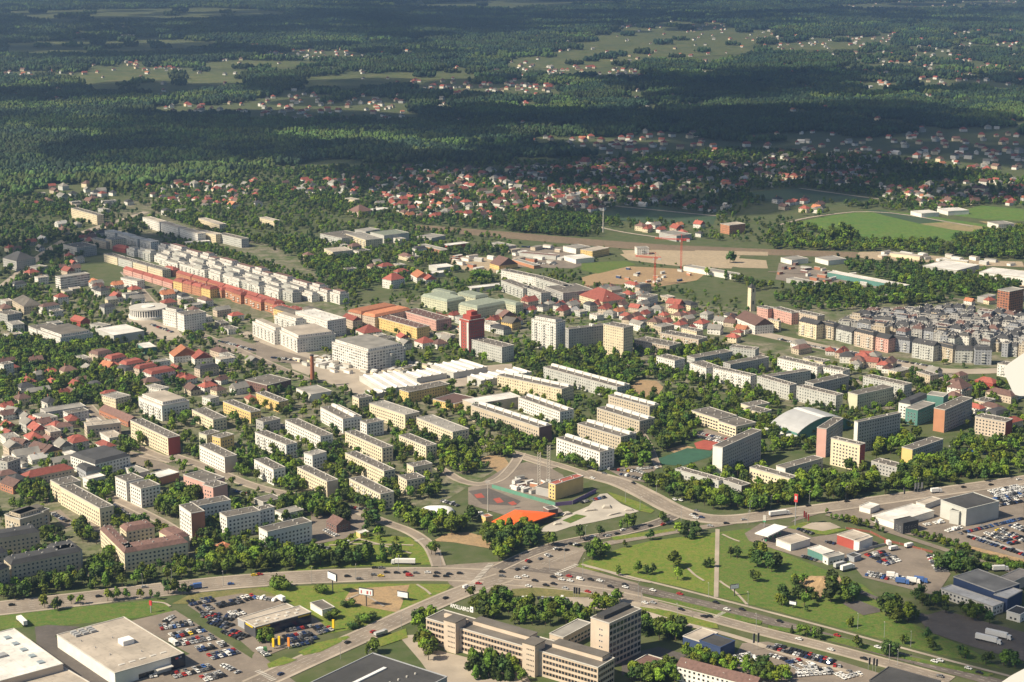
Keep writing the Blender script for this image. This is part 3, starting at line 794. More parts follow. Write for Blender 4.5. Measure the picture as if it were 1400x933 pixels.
for a in (((1286.3, 684.4), (1321.4, 696.9), (1363, 684.9), 13, 'h', 'D', 'n', 'big light grey car showroom with a dark flat roof'), ((1117.1, 585.4), (1130, 587.3), (1170, 575), 24, 'g', 'G', 'vFp', 'grey tower slab with a tall blank pale pink end wall'),
          ((1168, 576.5), (1173, 578), (1228, 564), 26, 'g', 'G', 'vFw', 'grey tower slab with a white end rising over the pink-ended one'),
          ((1136.2, 599.7), (1175.9, 609.1), (1187.6, 607.7), 22, 'c', 'G', 'vEr', 'sunlit cream tower with a dark red end wall'),
          ((974.6, 610), (987.9, 612.6), (1067.5, 593.7), 25, 'g', 'G', 'vFw', 'white tower slab, long side painted shade-grey, tall blank white end wall beside the avenue')):  # white slab: shade on its long sides painted in as grey wall colour
    A, B, C = (G(*p, a[3]) for p in a[:3])
    t = (B - A).normalized(); d = abs((C - A).x * t.y - (C - A).y * t.x)
    block(A, B, d, a[3], a[4], a[5], a[6], a[7], 'showroom' if a[3] == 13 else 'tower block')
parse('c4', """
-60 540 118 590 c150,580 14 h G v | pale block next to the six-humped block
203 570 250 582 c432,535 14 g G v | grey block seen end-on among the pale slabs
-30 535 0 545 c185,492 13 h G v | pale slab seen end-on behind the end-on grey block
52 440 270 490 12 12 w G v | white slab south of the green-roofed market sheds
300 490 410 512 12 11 w G v | short white slab beside the orange-roofed houses
520 540 745 590 12 13 h G v | pale slab behind the grey-green block
190 440 300 462 12 7 c G v | low cream building west of the orange-roofed houses
1255 470 1320 482 14 12 w G vb | white block by the aeroplane wing tip beside the estate avenue
0 225 60 240 c-60,215 11 c G v | cream block at the western foot of the avenue
-60 160 0 172 12 13 p G v | pink block, western one of the row above the avenue
20 165 130 195 12 13 p G v | pink block, middle one of the row above the avenue
145 185 270 212 12 13 n G v | sandy block, eastern one of the row above the avenue
1322 78 1400 62 16 27 k A B | unfinished red brick high-rise at the east edge | tower block
""")
parse('a3', """
205 668 280 690 c428,608 8 n A i | low sandy wing running to the tall office tower | office
650 830 735 856 c822,806 4 k B | low red-brick building in the shaded yard | shed
935 682 1025 712 c1130,665 5 u K n | dark blue showroom with a beige flat roof front part | showroom
1025 706 1140 745 c1250,718 8 u D n | +
900 842 1330 955 11 9 w B gv | long white house with a brown dormered roof beside the blue showroom | terrace
""")
parse('a4', """
45 150 125 180 c232,150 5 w K n | white flat shop of the petrol station | shop
378 126 470 157 c570,134 7 r K n | red and white fast food restaurant with a beige roof | shop
470 157 500 166 c572,138 7 w K n | +
217 200 300 234 c352,213 5 e L n | low car wash with a white roof and a green stripe | shed
300 240 330 254 c412,232 5 w A | white cube building next to the car wash | shed
1015 357 1240 440 c1400,405 10 u A n | dark blue factory hall with a grey roof | hall
945 422 1230 521 c1287,498 6 w L | long white shed with a pale roof in front of the blue hall | hall
1235 455 1310 476 c1420,440 9 u L n | white-roofed blue annex of the factory hall | hall
1262 362 1340 385 c1440,330 7 n K n | flat beige hall behind the factory | hall
1305 545 1380 566 c1450,540 5 w D | dark-roofed gatehouse beside the factory | shed
660 850 945 928 -24 6 d D n | dark flat-roofed pavilion with a glazed strip at the bottom edge | shop
""")
parse('c1', """
888 176 962 192 14 17 w G vP | white office, western half beside the round building | office
967 192 1006 206 c1130,190 19 w G v | white office, eastern half with a red banner | office
520 280 622 317 c768,284 9 h L n | grey cinema-like hall with a white roof | hall
205 286 330 330 c540,312 12 w G vP | white terraced office west of the white-roofed hall | office
155 266 200 285 c330,268 11 w G v | +
750 360 790 386 c848,374 6 e L n | teal-walled market shed with a pale roof | market hall
925 411 950 432 c1052,392 7 w O g | house with a bright orange gable roof beside the market shed | house
1040 425 1065 445 c1155,428 6 w R g | house with a red roof next to the orange-roofed one | house
485 410 535 422 c592,400 11 n B m | sandy block with a dark red roof, first of a chain of five
570 436 610 446 c672,424 11 n R m | sandy block with a dark red roof, second of a chain of five
650 466 690 478 c762,450 11 n R m | sandy block with a dark red roof, third of a chain of five
730 490 762 500 c850,478 11 n R m | sandy block with a dark red roof, fourth of a chain of five
780 512 828 530 c942,500 11 w R m | white-fronted block with a red roof, last of a chain of five
-10 470 20 478 c65,464 14 w G v | white block at the west edge beside the thicket
-20 190 40 205 c106,188 12 g G v | old grey tenement at the west edge
65 120 130 158 c235,150 9 t G h | old grey-brown hipped building west of the terraced office
385 225 440 240 12 7 r R g | dark red house west of the terraced office | house
490 255 560 268 12 7 h A | grey low block behind the white-roofed hall | office
""")
parse('d1', """
302 632 330 640 c462,610 14 w A vi | white office slab seen end-on in the western trees | office
388 260 530 300 11 14 c G v | cream slab alone at the edge of the forest
15 530 90 548 c160,525 13 g S h | grey block with a hipped roof at the west edge
345 460 420 478 c492,455 13 g S v | grey block beside the western street
495 425 580 445 10 10 t A v | tan block along the western street
578 425 610 434 c672,420 13 c A v | cream block at the corner of the western street
615 470 685 482 11 6 r R h | low red-roofed house in the white estate | house
1085 315 1200 350 11 13 c K v | cream slab north-east of the white slab trio, upper one
1085 385 1180 405 11 13 c K v | cream slab north-east of the white slab trio, middle one
1190 400 1320 430 12 12 h G v | pale slab north-east of the white slab trio, lower one
1020 450 1150 440 10 5 w L n | long low white shed behind the white estate | shed
880 590 945 600 12 8 k R h | red-roofed house in front of the orange terraces | house
660 640 750 660 11 10 w A v | white cube block in front of the pink terrace
150 580 200 588 c250,575 8 g A | small grey block beside the hipped grey block
""")
chain('d1', 777, 308, 1085, 402, 3, 12, 14, 'w', 'K', 'v', 'white slab, {} from west of the trio at the forest edge')
chain('d1', 570, 382, 815, 448, 4, 13, 11, 'w', 'L', 'vb', 'white stepped block, {} from west in the short row by the western street', jog=3)
chain('d1', 862, 455, 1845, 735, 20, 13, 12, 'w', 'B', 'vbP', 'white terraced block, {} from west in the northern long row of the white estate', jog=3.5, hv=1.4)
chain('d1', 690, 475, 1580, 735, 18, 12, 10, 'wwh', 'A', 'vbP', 'white terraced block, {} from west in the middle long row of the white estate', jog=5, hv=1.5)
chain('d1', 880, 492, 1690, 732, 16, 11, 10, 'whw', 'A', 'vbP', 'white terraced block, {} from west in the inner long row of the white estate', jog=4, hv=1.5)
chain('d1', 565, 510, 890, 600, 4, 12, 10, 'chc', 'G', 'v', 'pale block, {} from west in the southern short row of the white estate')
chain('d1', 900, 545, 1120, 600, 3, 12, 10, 'w', 'A', 'vb', 'white block, {} from west in the inner row beside the orange terraces', jog=2)
chain('d1', 1210, 620, 1420, 690, 3, 12, 10, 'wh', 'A', 'vb', 'white block, {} from west in the inner row above the orange terraces', jog=2)
chain('d1', 672, 590, 942, 672, 5, 9, 7, 'p', 'R', 'g', 'small pink terraced house with red roof, {} from west in its row', cat='terrace')
chain('d1', 945, 655, 1150, 705, 4, 13, 11, 'yoo', 'R', 'mv', '{w} terraced block with a red roof, {} from west in the back orange row', cat='terrace')
chain('d1', 1160, 690, 1600, 830, 8, 14, 10, 'o', 'R', 'mvb', 'orange terraced block with a red roof, {} from west in the front orange row', cat='terrace', jog=4, hv=1)
chain('d1', 960, 610, 1500, 770, 6, 8, 12, 'o', 'R', 'g', 'orange terraced block with a long red ridge, {} from west behind the front orange row', cat='terrace')
parse('c2', """
-20 240 100 292 c135,272 15 w K vbP | white ornate courtyard block, western one of the cluster by the avenue
120 284 225 334 c400,292 15 w K vbP | white ornate courtyard block, southern one of the cluster by the avenue
100 205 215 240 14 15 w K vbP | white ornate courtyard block, northern one of the cluster by the avenue
215 185 390 238 c470,215 18 w L v | tall white block with a dark stacked balcony end by the avenue
95 168 210 200 11 12 y G m | yellow block with a grey roof behind the white ornate cluster
250 170 330 190 11 12 c G m | cream block with a grey roof behind the white ornate cluster
470 215 530 235 12 10 n R g | sandy house with a red gable behind the tall white block | house
415 352 610 410 c735,352 20 w A vBP | large white office with a green roof garden beside the market | office
690 412 740 418 c830,388 15 h A v | +
655 214 880 276 c950,264 12 y B v | yellow block with a row of rounded gables
795 180 985 234 c1085,225 12 p B v | pinkish block with white gables behind the yellow gabled one
502 184 575 200 c720,148 13 n O m | sandy block with an orange roof, western of a pair
582 202 650 216 c800,165 13 n O m | sandy block with an orange roof, eastern of a pair
1180 340 1345 382 c1396,365 16 h G v | pale broad block beside the red tower
903 100 1045 132 c1106,105 12 l N m | pale green block with a green roof, nearest the red hip house
960 72 1060 95 12 11 l N m | pale green block with a green roof, behind the nearest one
1098 88 1200 112 c1250,95 11 l N m | pale green block with a green roof, northern one by the long shed
1108 145 1210 168 c1310,125 12 l N m | pale green block with a green roof, beside the red tower
1310 128 1420 152 12 12 l N m | pale green block with a green roof, easternmost of the group
565 538 690 614 c882,572 5 h L nz | market hall with long white roof ridges, westernmost of the market | market hall
800 524 880 552 c1048,525 5 h L nz | market hall with a bumpy white roof, middle of the market | market hall
955 480 1080 522 c1258,486 6 h L nz | market hall with a white roof below the pale broad block | market hall
1155 540 1230 566 c1460,485 6 h L nz | long market hall with a white ridged roof, easternmost of the market | market hall
590 628 640 642 c680,615 4 h L nz | small white-roofed kiosk block at the foot of the market | market hall
545 285 590 305 c662,280 5 w R h | white house with a wide red hip roof beside the big white office | house
765 315 790 330 c822,315 5 w R g | red-roofed house under the yellow gabled block | house
865 345 910 360 c970,345 6 w R h | red-roofed house between the yellow block and the red tower | house
1320 205 1345 215 c1400,195 8 y B g | yellow gabled house east of the red tower | house
-60 560 60 590 c140,545 9 b G v | dark brown block at the west of the chimney
""")
parse('d3', """
-60 655 60 700 14 13 h G vb | pale grey stepped block, western of the cluster north of the towers
60 690 160 725 13 13 h G vb | pale grey stepped block, southern of the cluster north of the towers
130 640 290 690 13 13 h G vb | pale grey stepped block, northern of the cluster north of the towers
180 690 280 725 c400,690 13 g G vb | pale grey stepped block, eastern of the cluster north of the towers
-60 600 130 640 13 12 w G v | white block at the back of the cluster north of the towers
938 577 1225 628 14 6 w A n | long grey-roofed warehouse beside the sand lot | warehouse
805 392 900 412 c955,396 8 g A n | grey-roofed depot among the red-roofed houses | warehouse
375 486 440 496 c482,470 9 y K | yellow square building at the end of the sand lot | office
280 468 350 482 c388,462 7 w A n | pale shed beside the yellow square building | shed
1140 345 1190 355 c1252,340 13 o K v | ochre and white block beside the dim fields
40 505 240 522 12 5 h B n | long brown-roofed depot west of the yellow building | warehouse
0 540 120 575 10 4 o A n | low orange depot row west of the yellow building | warehouse
-120 450 -20 470 14 6 g A n | grey depot beside the railway | warehouse
285 520 350 540 c382,510 6 w L n | white workshop beside the long brown-roofed depot | shed
685 480 750 478 14 9 w A b | pale office among trees south of the crane site | office
690 745 740 752 c800,735 10 w G v | white block beside the thicket below the crane site
""")
parse('d2', """
350 400 470 425 c500,385 11 h G vb | pale long block at the wood's edge, western one
490 400 600 435 c625,405 12 c A vb | cream long block at the wood's edge, eastern one
625 392 700 410 c800,385 11 h N n | big hall with a green roof and red corner | hall
372 480 420 500 c505,480 10 c K vb | cream villa block with a flat beige roof
885 460 1020 492 12 6 o A i | long orange building by the depots | warehouse
1015 458 1050 466 c1142,445 6 r L n | red shed with a white roof by the depots | shed
945 572 990 588 c1062,570 6 h L n | white-roofed depot shed, upper one beside the poplars | shed
930 610 960 620 c1040,602 5 h L n | white-roofed depot shed, lower one beside the poplars | shed
690 645 740 655 c805,640 11 w R h | white block with a red hipped roof in the meadows
1150 690 1180 700 c1345,660 5 h L n | long white-roofed shed north of the green-roofed blocks | warehouse
1278 560 1330 575 c1420,560 6 y B g | yellow and brown depot building | warehouse
485 205 540 215 11 8 c K | pale yellow villa at the suburb's edge | house
595 268 640 275 c690,255 5 h L n | long white-roofed shop at the suburb's edge | shop
500 272 560 282 c600,265 7 n B h | brown-roofed school at the suburb's edge | school
20 310 100 330 10 8 c K | cream house at the wood's west edge | house
845 620 880 640 c930,620 7 w O g | house with an orange gable, western one by the poplars | house
910 640 930 652 c965,632 6 w R g | house with a red gable, eastern one by the poplars | house
880 415 960 425 c1010,405 5 g A n | long grey shed by the railway | shed
540 378 600 388 c660,372 8 g A n | grey hall behind the cream long block | hall
""")
parse('d4', """
325 610 735 688 14 6 e L n | very long green shed with a pale roof | warehouse
100 645 300 685 14 5 g A n | long grey shed west of the green one | warehouse
845 575 1035 602 c1095,562 10 h L n | large white industrial hall beside its yard | hall
1155 610 1410 640 40 10 w L n | huge white warehouse at the east edge | warehouse
258 530 330 548 c400,530 6 w A n | white-roofed shed beside the crossing | shed
70 530 130 545 c160,520 6 w A n | small pale shed west of the crossing | shed
590 740 610 745 c650,728 5 s A n | small shed with a blue tarpaulin roof | shed
780 275 840 290 c880,270 6 w L n | long white-roofed barn beside the big field, western one | shed
925 262 985 278 c1062,262 6 w L n | long white-roofed barn beside the big field, eastern one | shed
1145 745 1190 752 c1240,735 6 g A n | grey pavilion beside the brick high-rise | shed
945 540 1090 552 8 6 c L n | cream strip building behind the industrial hall | shed
665 505 830 525 10 5 c K n | low cream depot row on the sand | shed
1200 335 1260 350 c1290,330 7 w A | white farmhouse at the field's edge | house
""")
# the dense slate-roofed estate: front row along the avenue, seven rows behind
FR = [(165, 236, 'c'), (275, 258, 't'), (368, 276, 'h'), (468, 298, 'n'), (585, 322, 'p'), (668, 336, 's'), (785, 352, 'h'), (915, 374, 't'), (1020, 396, 'h'), (1130, 398, 's'), (1235, 400, None)]
for i in range(len(FR) - 1):
    a, b = FR[i], FR[i + 1]
    hh_ = 16 - (i % 3) * 1.4; A, B = G(*P4('c4', a[0] + 5, a[1] - (i % 2) * 7), hh_), G(*P4('c4', b[0] - 9, b[1] - (i % 2) * 7), hh_)
    block(A, B, 12, hh_, a[2], 'S', 'mvbP' if i % 2 else 'gvb', f'{WNAME[a[2]]} slate-roofed block, {ordw(i + 1)} from west in the front row on the estate avenue', 'apartment block', 'blocks of the slate-roofed estate')
erng = random.Random(9)
_A0, _A1, _B0, _B1 = (365, 250), (1300, 395), (620, 135), (1420, 215)
for r in range(1, 13):
    k = r / 12.4
    x0 = _A0[0] + (_B0[0] - _A0[0]) * k; y0 = _A0[1] + (_B0[1] - _A0[1]) * k; x1 = _A1[0] + (_B1[0] - _A1[0]) * k + 110; y1 = _A1[1] + (_B1[1] - _A1[1]) * k
    if r > 8: x0 += 85 * (r - 8); y0 += 5 * (r - 8)
    cs = 'hssgtwgsgsghstgs'
    x, k2 = x0, 0; spans = []
    while x < x1 - 30:
        w = erng.choice((34, 42, 52, 60, 75)); spans.append((x, min(x + w, x1))); x += w + erng.choice((2, 4, 8, 18))
    for i, (xa, xb) in enumerate(spans):
        h = erng.choice((9, 11, 13, 14)); dy = erng.uniform(-7, 7); f = lambda q: y0 + (y1 - y0) * (q - x0) / (x1 - x0) + dy + erng.uniform(-2, 2)
        c = erng.choice(cs); o = ordw(i + 1) if i < len(spans) - 1 else 'last'
        block(G(*P4('c4', xa, f(xa)), h), G(*P4('c4', xb, f(xb)), h), erng.uniform(9, 14), h, c, erng.choice('SSDSSB'), erng.choice(('mvb', 'fv', 'fvP', 'fvbP', 'mv')), f'{WNAME[c]} slate-roofed block, {o} from west in the {ordw(r + 1)} row from the avenue', 'apartment block', 'blocks of the slate-roofed estate')
# ------------------------------------------------------------------ landmarks with their own shapes
def at4(code, X, Y, h=0): 
    p = G(*P4(code, X, Y), h); return p
def frame(A, B):
    """origin at A, x towards B, y away from the photographer"""
    u = B - A; n = Vector((-u.y, u.x))
    if n.dot((A + B) / 2) < 0: A, B = B, A; u = -u
    return A, u.length, math.atan2(u.y, u.x)
def local(root, name, mb, mats): return mb.build(name, mats, root)
# long institute building with two stair towers
A, B = G(582.5, 846, 15), G(817.5, 913.8, 15)
ins = block(A, B, 17, 15, 'n', 'G', 'in', 'long three-storey institute with ribbon windows, two stair towers and roof letters', 'office')
LI = (B - A).length
def add_ribbons(root, L, d, h, floors, faces, bay=2.2, z0=1.6, fh=None, skip=()):
    fh = fh or (h - 1) / floors
    me = shared(('rib', round(bay, 2)), lambda: MB().box(.15, -.06, 0, bay - .15, .1, 1.9, 1).add([(.3, -.07, .15), (bay - .3, -.07, .15), (bay - .3, -.07, 1.75), (.3, -.07, 1.75)], [(0, 1, 2, 3)]).mesh('window', [M_GLASS, flat('brown_frame', (.26, .17, .11), .7, .2)]))
    spots = []
    for fc in faces:
        w = L if fc == 0 else d; n = int((w - 1) / bay)
        for f in range(floors):
            for i in range(n):
                x = (w - n * bay) / 2 + i * bay
                if any(a < x < b for a, b in skip) and fc == 0: continue
                spots.append((fc, x, f * fh + z0))
    spots.sort(key=lambda t: -t[2])
    def mat(t):
        fc, x, z = t
        return Matrix.Translation((x, 0, z)) if fc == 0 else Matrix.Translation((L, x, z)) @ Matrix.Rotation(math.pi / 2, 4, 'Z')
    for t in spots[:100]:
        o = obj('window', me, root); o.matrix_local = mat(t)
    if len(spots) > 100:
        m = MB()
        for t in spots[100:]:
            M_ = mat(t)
            for p in me.polygons: m.add([M_ @ me.vertices[i].co for i in p.vertices], [tuple(range(len(p.vertices)))], p.material_index)
        o = m.build('window_rows', list(me.materials), root); o['kind'] = 'stuff'
t1, t2 = LI * .135, LI * .60
add_ribbons(ins, LI, 17, 15, 4, (0, 1), skip=((t1 - 1, t1 + 10), (t2 - 1, t2 + 10)))
for i, t in enumerate((t1, t2)):
    m = MB().box(t, -4, 0, t + 9, 6, 19.5); m.box(t - .3, -4.3, 19.5, t + 9.3, 6.3, 20, 1)
    o = m.build('stair_tower', [wallmat('n'), roofmat('G')], ins)
    for k in range(5):
        for j in range(5): obj('window', shared('slot', lambda: MB().box(0, -.06, 0, .55, .1, .8).mesh('window', [M_GLASS])), o, (t + 3.2 + j * 1.1, -4.02, 3.2 + k * 3.2))
for x0, x1 in ((t1 + 12, t2 - 4), (t2 + 12, LI - 3)):
    MB().box(x0, 9, 15.1, x1, 16.6, 17.6).box(x0 - .2, 8.8, 17.6, x1 + .2, 16.8, 18, 1).build('raised_roof', [wallmat('n'), roofmat('G')], ins)
MB().box(LI * .06, 8, 15.1, LI * .2, 10, 17.3).build('roof_housing', [wallmat('n')], ins)
MB().box(t2 - 13, -4, 0, t2 - 4, 0, 4).build('entrance_porch', [wallmat('n')], ins)
# roof lettering
txt = bpy.data.curves.new('roof_letters', 'FONT'); txt.body = 'APOLLABRO'; txt.size = 3.4; txt.extrude = .12; txt.offset = .06
tobj = bpy.data.objects.new('tmp', txt); COL.objects.link(tobj)
dg = bpy.context.evaluated_depsgraph_get(); me = bpy.data.meshes.new_from_object(tobj.evaluated_get(dg)); bpy.data.objects.remove(tobj)
me.materials.clear(); me.materials.append(flat('sign_white', (.82, .80, .76), .6, .03))
ls = empty('roof_sign', (0, 0, 0)); tag(ls, 'white letters and a square emblem standing on the institute roof', 'sign')
Ls = G(*P4('a2', 1062, 520), 15.6); Le = G(*P4('a2', 1188, 552), 15.6)
ls.location = (Ls.x, Ls.y, 15.6); ls.rotation_euler = (0, 0, math.atan2(Le.y - Ls.y, Le.x - Ls.x))
wl_ = (Le - Ls).length; kx = (wl_ * .84) / max(v.co.x for v in me.vertices)
o = obj('letters', me, ls); o.rotation_euler = (R(90), 0, 0); o.scale = (kx, 1, 1); o['kind'] = 'stuff'
MB().box(wl_ * .87, -.1, 0, wl_, .1, 3.6).build('emblem', [flat('sign_white', (.82, .80, .76), .6, .03)], ls)
MB().box(wl_ * .915, -.16, 1.3, wl_ * .955, -.1, 2.3).build('emblem_mark', [M_DARK], ls)
m = MB()
for i in range(12): m.bar((wl_ * i / 11, .5, -.4), (wl_ * i / 11, .15, 3), .06)
m.bar((0, .2, .1), (wl_, .2, .1), .07).build('support_rails', [M_METAL], ls)
# office tower
tw = block(G(807.6, 844.3, 28), G(833, 852.5, 28), 24, 28, 'n', 'G', 'n', 'seven-storey office tower with a blank sandy end and a window grid', 'office')
A, B, C = G(807.6, 844.3, 28), G(833, 852.5, 28), G(874.8, 831.9, 28)
w_, d_ = (B - A).length, (C - B).length
for o in list(tw.children): bpy.data.objects.remove(o)
m = MB().box(0, 0, 0, w_, d_, 27.6); m.build('wall', [wallmat('n')], tw)
rv, rf, rm = roof_flat(w_, d_, 27.6); ro = obj('roof', mesh('roof', rv, rf, [roofmat('G'), M_TRIM], rm), tw)
MB().box(2, 3, 27.75, w_ * .55, d_ - 2, 30).build('plant_room', [roofmat('D')], ro)
for k in range(6):
    for j in range(2): obj('window', window_mesh(1.1, 1.1), tw, (w_ * .5 + j * 1.6, 0, 4 + k * 3.6))
nb = int(d_ / 3.2)
for k in range(7):
    for j in range(nb):
        o = obj('window', shared('grid', lambda: MB().box(-1.45, -.05, 0, 1.45, .1, 2.5, 1).add([(-1.3, -.06, .15), (1.3, -.06, .15), (1.3, -.06, 2.35), (-1.3, -.06, 2.35)], [(0, 1, 2, 3)]).mesh('window', [M_GLASS, M_METAL])), tw, (w_, (j + .5) * d_ / nb, 1.6 + k * 3.7))
        o.rotation_euler = (0, 0, math.pi / 2)
# dark-roofed hall at the bottom edge
h_ = block(at4('a2', 640, 775, 9), at4('a2', 1045, 905, 9), -62, 9, 's', 'D', 'n', 'big hall with a dark roof, white rooflight strip and small round vents', 'hall')
LH = (at4('a2', 640, 775, 9) - at4('a2', 1045, 905, 9)).length
for n_, (bx, mt) in {'rooflight': ((LH * .62, 12, 9.2, LH * .66, 46, 9.9), flat('rooflight_white', (.75, .74, .72), .4, .05))}.items():
    MB().box(*bx).build(n_, [mt], h_)
for i in range(7): obj('vent', shared('rv', lambda: MB().bar((0, 0, 0), (0, 0, .9), .55, n=10).mesh('vent', [M_TRIM])), h_, (LH * (.30 + .02 * i), 8 + 6 * i, 9.1))
# low warehouse at the bottom-left corner
wh = block(at4('a1', 75, 640, 9), at4('a1', 345, 835, 9), -75, 9, 'n', 'L', 'n', 'white flat-roofed warehouse with five rooflights in the corner of the photo', 'warehouse')
LW = (at4('a1', 75, 640, 9) - at4('a1', 345, 835, 9)).length
for i in range(5): obj('rooflight', shared('rl', lambda: MB().box(-2, -1.7, 0, 2, 1.7, .8).mesh('rooflight', [flat('rooflight_glass', (.30, .35, .38), .25, .2)])), wh, (LW * (.83 - .17 * i), 9, 9.1))
MB().box(LW * .45, 20, 9.1, LW * .52, 32, 10.4).build('plant_frame', [M_METAL], wh)
lo = at4('a1', 345, 850, 5); lo2 = at4('a1', 490, 935, 5)
block(lo, lo2, -60, 5, 'n', 'K', 'n', 'low beige annex roof in front of the white warehouse', 'warehouse')
# supermarket details
sm = [b for b, *_ in BUILT if 'big supermarket' in b.get('label', '')][0]
Ls_ = (at4('a1', 312, 675, 8) - at4('a1', 628, 885, 8)).length
Cs = at4('a1', 1035, 795, 8); ds = min(60, (Cs - at4('a1', 628, 885, 8)).length)
MB().box(Ls_ * .47, ds * .50, 8.1, Ls_ * .56, ds * .66, 11).build('roof_plant_room', [flat('plant_white', (.78, .77, .74), .6, .05)], sm)
m = MB()
for i in range(9): m.box(Ls_ * .04 + (i % 3) * 3, 7 + (i // 3) * 5, 8.1, Ls_ * .04 + 2 + (i % 3) * 3, 10.5 + (i // 3) * 5, 9.6)
o = m.build('cooling_units', [M_METAL], sm); o['kind'] = 'stuff'
for i in range(5): obj('skylight', shared('sk', lambda: MB().box(-.8, -2, 0, .8, 2, .35).mesh('skylight', [M_TRIM])), sm, (Ls_ * .88, ds * (.2 + .15 * i), 8.1))
for i in range(6): obj('roof_vent', shared('rvv', lambda: MB().bar((0, 0, 0), (0, 0, 1), .35, n=8).mesh('roof_vent', [M_METAL])), sm, (Ls_ * (.25 + .1 * i), ds * (.15 + (i * .37) % .7), 8.1))
MB().box(Ls_, ds * .80, .1, Ls_ + .6, ds * 1.0, 8.3).build('glazed_front', [flat('dark_glazing', (.02, .025, .045), .15, .3)], sm)
m = MB().box(Ls_ + .6, ds * .86, 6.2, Ls_ + .75, ds * .90, 7.2).box(Ls_ + .6, ds * .905, 6.4, Ls_ + .75, ds * .925, 7.4, 1).box(Ls_ + .6, ds * .93, 6.5, Ls_ + .75, ds * .95, 7.4, 2)
m.build('wall_sign', [flat('sign_red', (.55, .05, .05), .5, .05), flat('sign_blue', (.04, .12, .45), .5, .05), M_TRIM], sm)
MB().box(Ls_, ds * .56, 3.6, Ls_ + 4, ds * .79, 4.1).build('entrance_canopy', [M_TRIM], sm)
MB().box(Ls_, ds * .33, .4, Ls_ + .12, ds * .55, 3.4).build('shop_window', [M_GLASS], sm)
# car showroom with dark glass front and yellow fascia
A, B, C = G(333.75, 849.5, 7), G(349, 858.5, 7), G(426, 838, 7)
t = (B - A).normalized(); dd = abs((C - A).x * t.y - (C - A).y * t.x)
cs = block(A, B, dd, 7, 'd', 'K', 'n', 'long car showroom with dark glass front and yellow fascia', 'showroom')
Lc = (B - A).length
MB().box(Lc, 1, .3, Lc + .12, dd - 1, 5.6).build('glass_front', [flat('dark_glazing', (.02, .025, .045), .15, .3)], cs)
M_YEL = flat('sign_yellow', (.75, .50, .02), .5, .05)
for a, b in ((.02, .26), (.76, .97)): MB().box(Lc + .02, dd * a, 5.8, Lc + .2, dd * b, 6.7).build('yellow_fascia', [M_YEL], cs)
MB().box(2, -.2, 5.8, Lc - 3, -.02, 6.7).build('yellow_fascia', [M_YEL], cs)
for i in range(10): obj('skylight', shared('sk2', lambda: MB().box(-1.1, -1.1, 0, 1.1, 1.1, .4).mesh('skylight', [M_TRIM])), cs, (Lc * (.35 if i % 2 else .65), dd * (.08 + .09 * i), 7.1))
bk = block(G(325, 846, 5), G(335, 851, 5), dd * .92, 5, 's', 'K', 'n', 'low workshop wing behind the yellow-fascia car showroom', 'showroom')
# ruin with painted walls, kiosk
block(at4('a2', 297, 500, 4), at4('a2', 362, 540, 4), 9, 4, 'w', 'G', 'n', 'small derelict shed with graffiti in the scrub', 'shed')
block(at4('b2', 385, 770, 6), at4('b2', 440, 795, 6), 12, 6, 'b', 'B', 'g', 'dark red-brown pub with a pitched roof beside the stepped cream block', 'house')
block(at4('a2', 548, 105, 4), at4('a2', 570, 118, 4), 7, 3.6, 'y', 'L', 'n', 'yellow kiosk on the grass beside the curving street', 'shop')
block(at4('a1', 1172, 185, 4), at4('a1', 1225, 205, 4), 9, 4, 'n', 'O', 'h', 'small pavilion with an orange roof among the road trees', 'house')
block(G(658, 705, 5), G(664, 708, 5), 6, 5, 'y', 'O', 'n', 'bright yellow two-level kiosk beside the orange canopy', 'shop')
block(G(743, 694, 6), G(750, 698, 6), 8, 6, 'b', 'G', 'n', 'small dark gatehouse at the edge of the skate park', 'shed')
block(G(1158, 759, 4), G(1168, 762, 4), 8, 3.5, 's', 'D', 'n', 'low dark bin store behind the fast food restaurant', 'shed')
# orange canopy over the tennis court
q = [G(*p, 5) for p in ((672, 713), (703, 722.5), (760, 702), (735, 699), (704, 697))]
rt = empty('court_canopy', (q[0].x, q[0].y, 0)); tag(rt, 'big bright orange canopy roof over a sports court', 'canopy')
M_ORA = flat('orange_membrane', (.80, .13, .02), .6, .06)
ctr = sum(q, Vector((0, 0))) / 5
vs = [(p.x - q[0].x, p.y - q[0].y, 5) for p in q] + [(ctr.x - q[0].x, ctr.y - q[0].y, 8)] + [(p.x - q[0].x, p.y - q[0].y, 4.4) for p in q]
fs = [((i + 1) % 5, 5, i) for i in range(5)] + [(i, 6 + i, 6 + (i + 1) % 5, (i + 1) % 5) for i in range(5)] + [(6, 7, 8, 9, 10)]
obj('membrane', mesh('membrane', vs, fs, [M_ORA]), rt)
for p in q: obj('post', shared('cpost', lambda: MB().bar((0, 0, 0), (0, 0, 4.5), .2).mesh('post', [M_METAL])), rt, (p.x - q[0].x, p.y - q[0].y, 0))
mark([tuple(p) for p in q], 4)
